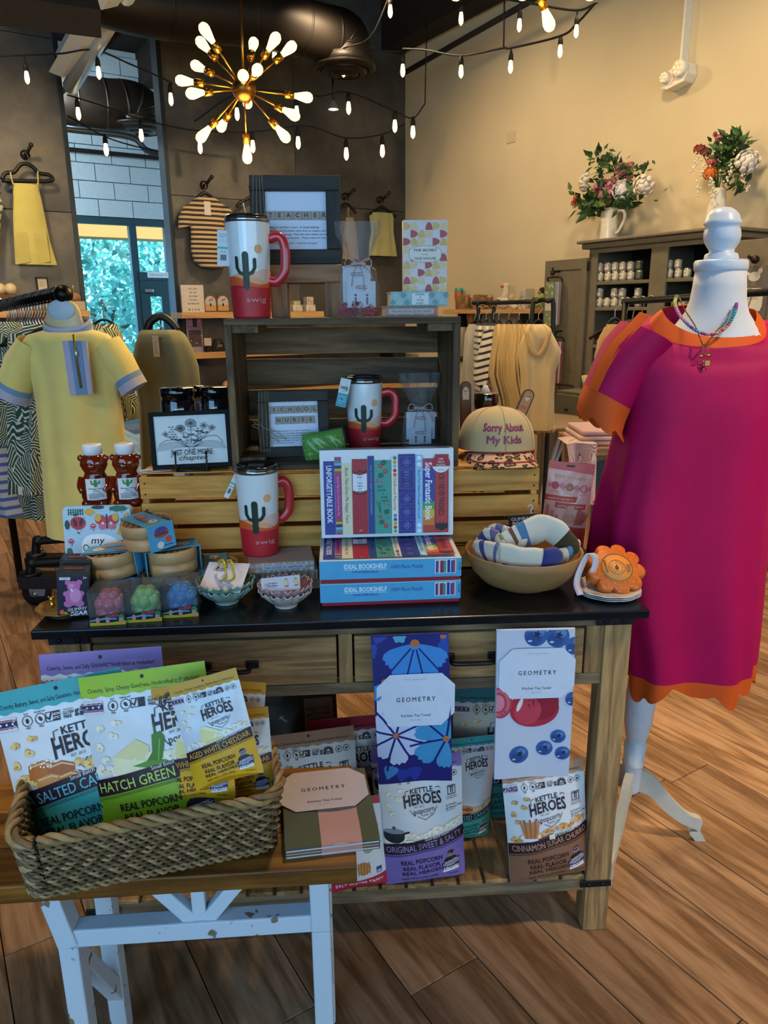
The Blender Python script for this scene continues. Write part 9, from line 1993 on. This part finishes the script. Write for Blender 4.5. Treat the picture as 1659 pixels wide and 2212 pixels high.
# ------------------------------------------------------------------ chandeliers
m_brass = M('#6a4a20',.3,.85,vary=.1); m_brass2 = M('#a8762a',.25,.9,vary=.1)
def glow(name,col,st):
 m,nt,b,nd,ln = new_mat(name); b.inputs['Base Color'].default_value = rgb(col); b.inputs['Emission Color'].default_value = rgb(col); b.inputs['Emission Strength'].default_value = st; b.inputs['Roughness'].default_value = .2
 n = nd.new('ShaderNodeTexNoise'); n.inputs['Scale'].default_value = 60; r = ramp(nd,[(.3,col),(.7,'#fff2c0')]); ln.new(n.outputs['Fac'],r.inputs[0]); ln.new(r.outputs[0],b.inputs['Emission Color']); return m
m_bulb = glow('amber_bulb_glass','#d89a2a',1.1); m_fil = glow('filament','#ffe89a',16)
def sputnik(label,cx,cy,Y_,bulbs,rod_top,Rm,ball_px,size=1.0,power=25):
 C0 = atY(cx,cy,Y_); s = mpp(C0); t = thing('sputnik_chandelier',label,'chandelier',C0)
 fw = (C0 - CAM).normalized(); ri = Vector((1,0,0)); up = ri.cross(fw)*1
 rt_ = CROT @ Vector((1,0,0)); u_ = CROT @ Vector((0,1,0)); bwd = CROT @ Vector((0,0,1))
 MB().ball((0,0,0),ball_px*s,n=28).build('hub',m_brass,t); top = atY(*rod_top,Y_) - C0; MB().tube([(0,0,0),top],2.6*s,10).build('down_rod',m_brass2,t)
 for (x,y,front) in bulbs:
  v = rt_*((x - cx)*s) + u_*(-(y - cy)*s); r2 = v.length; dep = (max(0,(Rm*s) ** 2 - r2*r2)) ** .5; v = v + bwd*dep*(1 if front else -1); dv = v.normalized()
  tip = dv*Rm*s*1.0; L = Rm*s; bl = 44*s*size; arm = MB().tube([dv*ball_px*s*.9,tip - dv*bl*.5],2.0*s,8).build('arm',m_brass2,t); q0 = tip - dv*bl*.5
  MB().tube([q0 - dv*22*s*size,q0],8.5*s*size,14).build('socket',m_brass2,arm)
  X = dv.to_track_quat('Z','Y').to_matrix().to_4x4(); X.translation = q0; k = s*size
  MB().lathe([(6*k,0),(7*k,6*k),(10*k,18*k),(12.5*k,30*k),(11.5*k,38*k),(7*k,44*k),(.1*k,46*k)],16,X=X).build('bulb',bulb_mat,arm)
  MB().loft([(X @ Vector((0,0,z*k)),(X.to_3x3() @ Vector((r_*k,0,0))),(X.to_3x3() @ Vector((0,r_*k,0)))) for z,r_ in ((4,1.5),(8,5),(30,7.5),(36,6),(38,1))],10).build('filament',m_bulb if False else glow_mat,arm)
 lamp('chandelier_light','POINT',C0 - Vector((0,.0,Rm*s*1.25)),power,(1,.68,.25),shadow_soft_size=.25)
 return t
glow_mat = glow('lit_filament','#ffb62e',7); bulb_mat = glow('amber_bulb','#ffb830',2.0)
sputnik('lit brass sputnik chandelier with amber filament bulbs above the crate',527,192,3.6,[(539,72,0),(428,85,1),(626,104,0),(422,126,0),(604,150,1),(472,138,1),(512,155,0),(398,175,0),(652,194,0),(458,214,0),(574,222,1),(442,246,1),(548,235,1),(436,280,0),(632,260,1),(611,290,1),(520,296,0)],(518,-30),128,26,.9,34)
sputnik('second lit brass chandelier mostly above the frame at upper right',1130,-130,2.9,[(966,2,0),(1116,26,1),(1290,-2,0),(1040,-30,1),(1210,-40,0)],(1130,-300),172,30,1.15,20)
# ------------------------------------------------------------------ strings of lights
m_sb = glow('string_bulb_glass','#ffcf70',1.9); m_cable = M('#0d0b0a',.7)
def string(label,pts,bulbs,Y0,Y1,drop=30):
 xs = [p_[0] for p_ in pts]; x0,x1 = min(xs),max(xs); dep = lambda x: Y0 + (Y1 - Y0)*(x - x0)/max(1,x1 - x0); b0 = atY(pts[0][0],pts[0][1],dep(pts[0][0])); t = thing('string_lights',label,'string lights',b0,0,'strings of festoon bulbs')
 W_ = smooth([atY(x,y,dep(x)) - b0 for x,y in pts],6); MB().tube(W_,.006,6).build('cable',m_cable,t)
 for (x,y) in bulbs:
  c = atY(x,y,dep(x)) - b0; s = mpp(c + b0); near = min(W_,key=lambda q: abs(q.x - c.x)); tp = Vector((c.x,c.y,near.z))
  dp = MB().tube([tp,c + Vector((0,0,26*s))],.004,5).tube([c + Vector((0,0,10*s)),c + Vector((0,0,20*s)),c + Vector((0,0,28*s))],[5.5*s,5*s,2.5*s],10).build('bulb_socket',m_cable,t)
  MB().lathe([(3.4*s,10*s),(4.6*s,3*s),(5.4*s,-5*s),(4.4*s,-11*s),(1.3*s,-15*s),(.1*s,-15.5*s)],12,X=MTr(c)).build('bulb',m_sb,dp)
string('festoon lights crossing the right wall below the ceiling beam',[(870,105),(920,108),(996,120),(1085,104),(1103,104),(1210,78),(1245,52),(1285,8)],[(996,152),(1103,142),(1210,108)],5.6,4.2)
string('festoon lights along the top of the right wall',[(1000,-20),(1060,-8),(1150,8),(1245,22),(1290,5)],[(1245,65),(1122,52),(996,38)],4.6,4.0)
string('festoon lights from the left edge across the steel wall gap',[(-20,121),(58,119),(130,116),(205,108),(280,138),(365,176),(366,186)],[(58,165),(213,155),(369,212)],5.2,6.0)
string('festoon lights hanging before the far window',[(145,205),(169,212),(240,235),(305,258),(380,275),(430,282),(545,285),(660,272),(748,298),(826,290),(874,268)],[(169,243),(305,290),(432,316),(546,314),(644,306),(748,330),(826,324)],6.2,7.2)
string('festoon lights strung high in front of the bronze duct',[(-10,-12),(55,-8),(255,-10),(350,0),(430,35),(590,78),(742,104),(870,112)],[(55,22),(255,18),(593,118),(742,150),(870,150)],5.4,6.4)
string('festoon lights dipping towards the right wall corner',[(420,262),(520,200),(640,200),(690,208),(753,200),(853,240),(892,255),(918,224)],[(512,244),(641,240),(753,231),(853,270),(892,283)],6.6,7.0)
string('festoon lights across the far window opening',[(145,250),(229,296),(300,318),(360,330)],[(229,321)],7.0,7.6)
string('festoon lights at the top centre by the ceiling',[(742,104),(800,80),(843,-10),(880,-60)],[(843,22)],6.0,5.4)
t = thing('cone_spot','small white cone pendant lamp below the round diffuser','lamp',atY(720,228,6.8)); s = mpp(Vector(t.location)); MB().lathe([(12*s,-8*s),(6*s,4*s),(3*s,10*s),(.1*s,11*s)],20).build('shade',M('#8a8680',.4,.3),t); MB().lathe([(.1*s,-6*s),(10*s,-7.5*s)],18).build('lens',glow('lamp_lens','#fff0d0',6),t); MB().tube([(0,0,10*s),(0,0,60*s)],.008,6).build('stem',m_black,t)
t = thing('hanging_chain','thin black hanger chain dropping beside the right wall corner','chain',RM @ rt(918,224,.5)); O = Vector(t.location); MB().tube([(0,0,0),RM @ rt(922,40,.5) - O],.005,5).build('chain',m_cable,t); MB().tube([RM @ rt(1088,105,.5) - O,RM @ rt(1090,-20,.5) - O],.006,5).build('rod',m_cable,t)
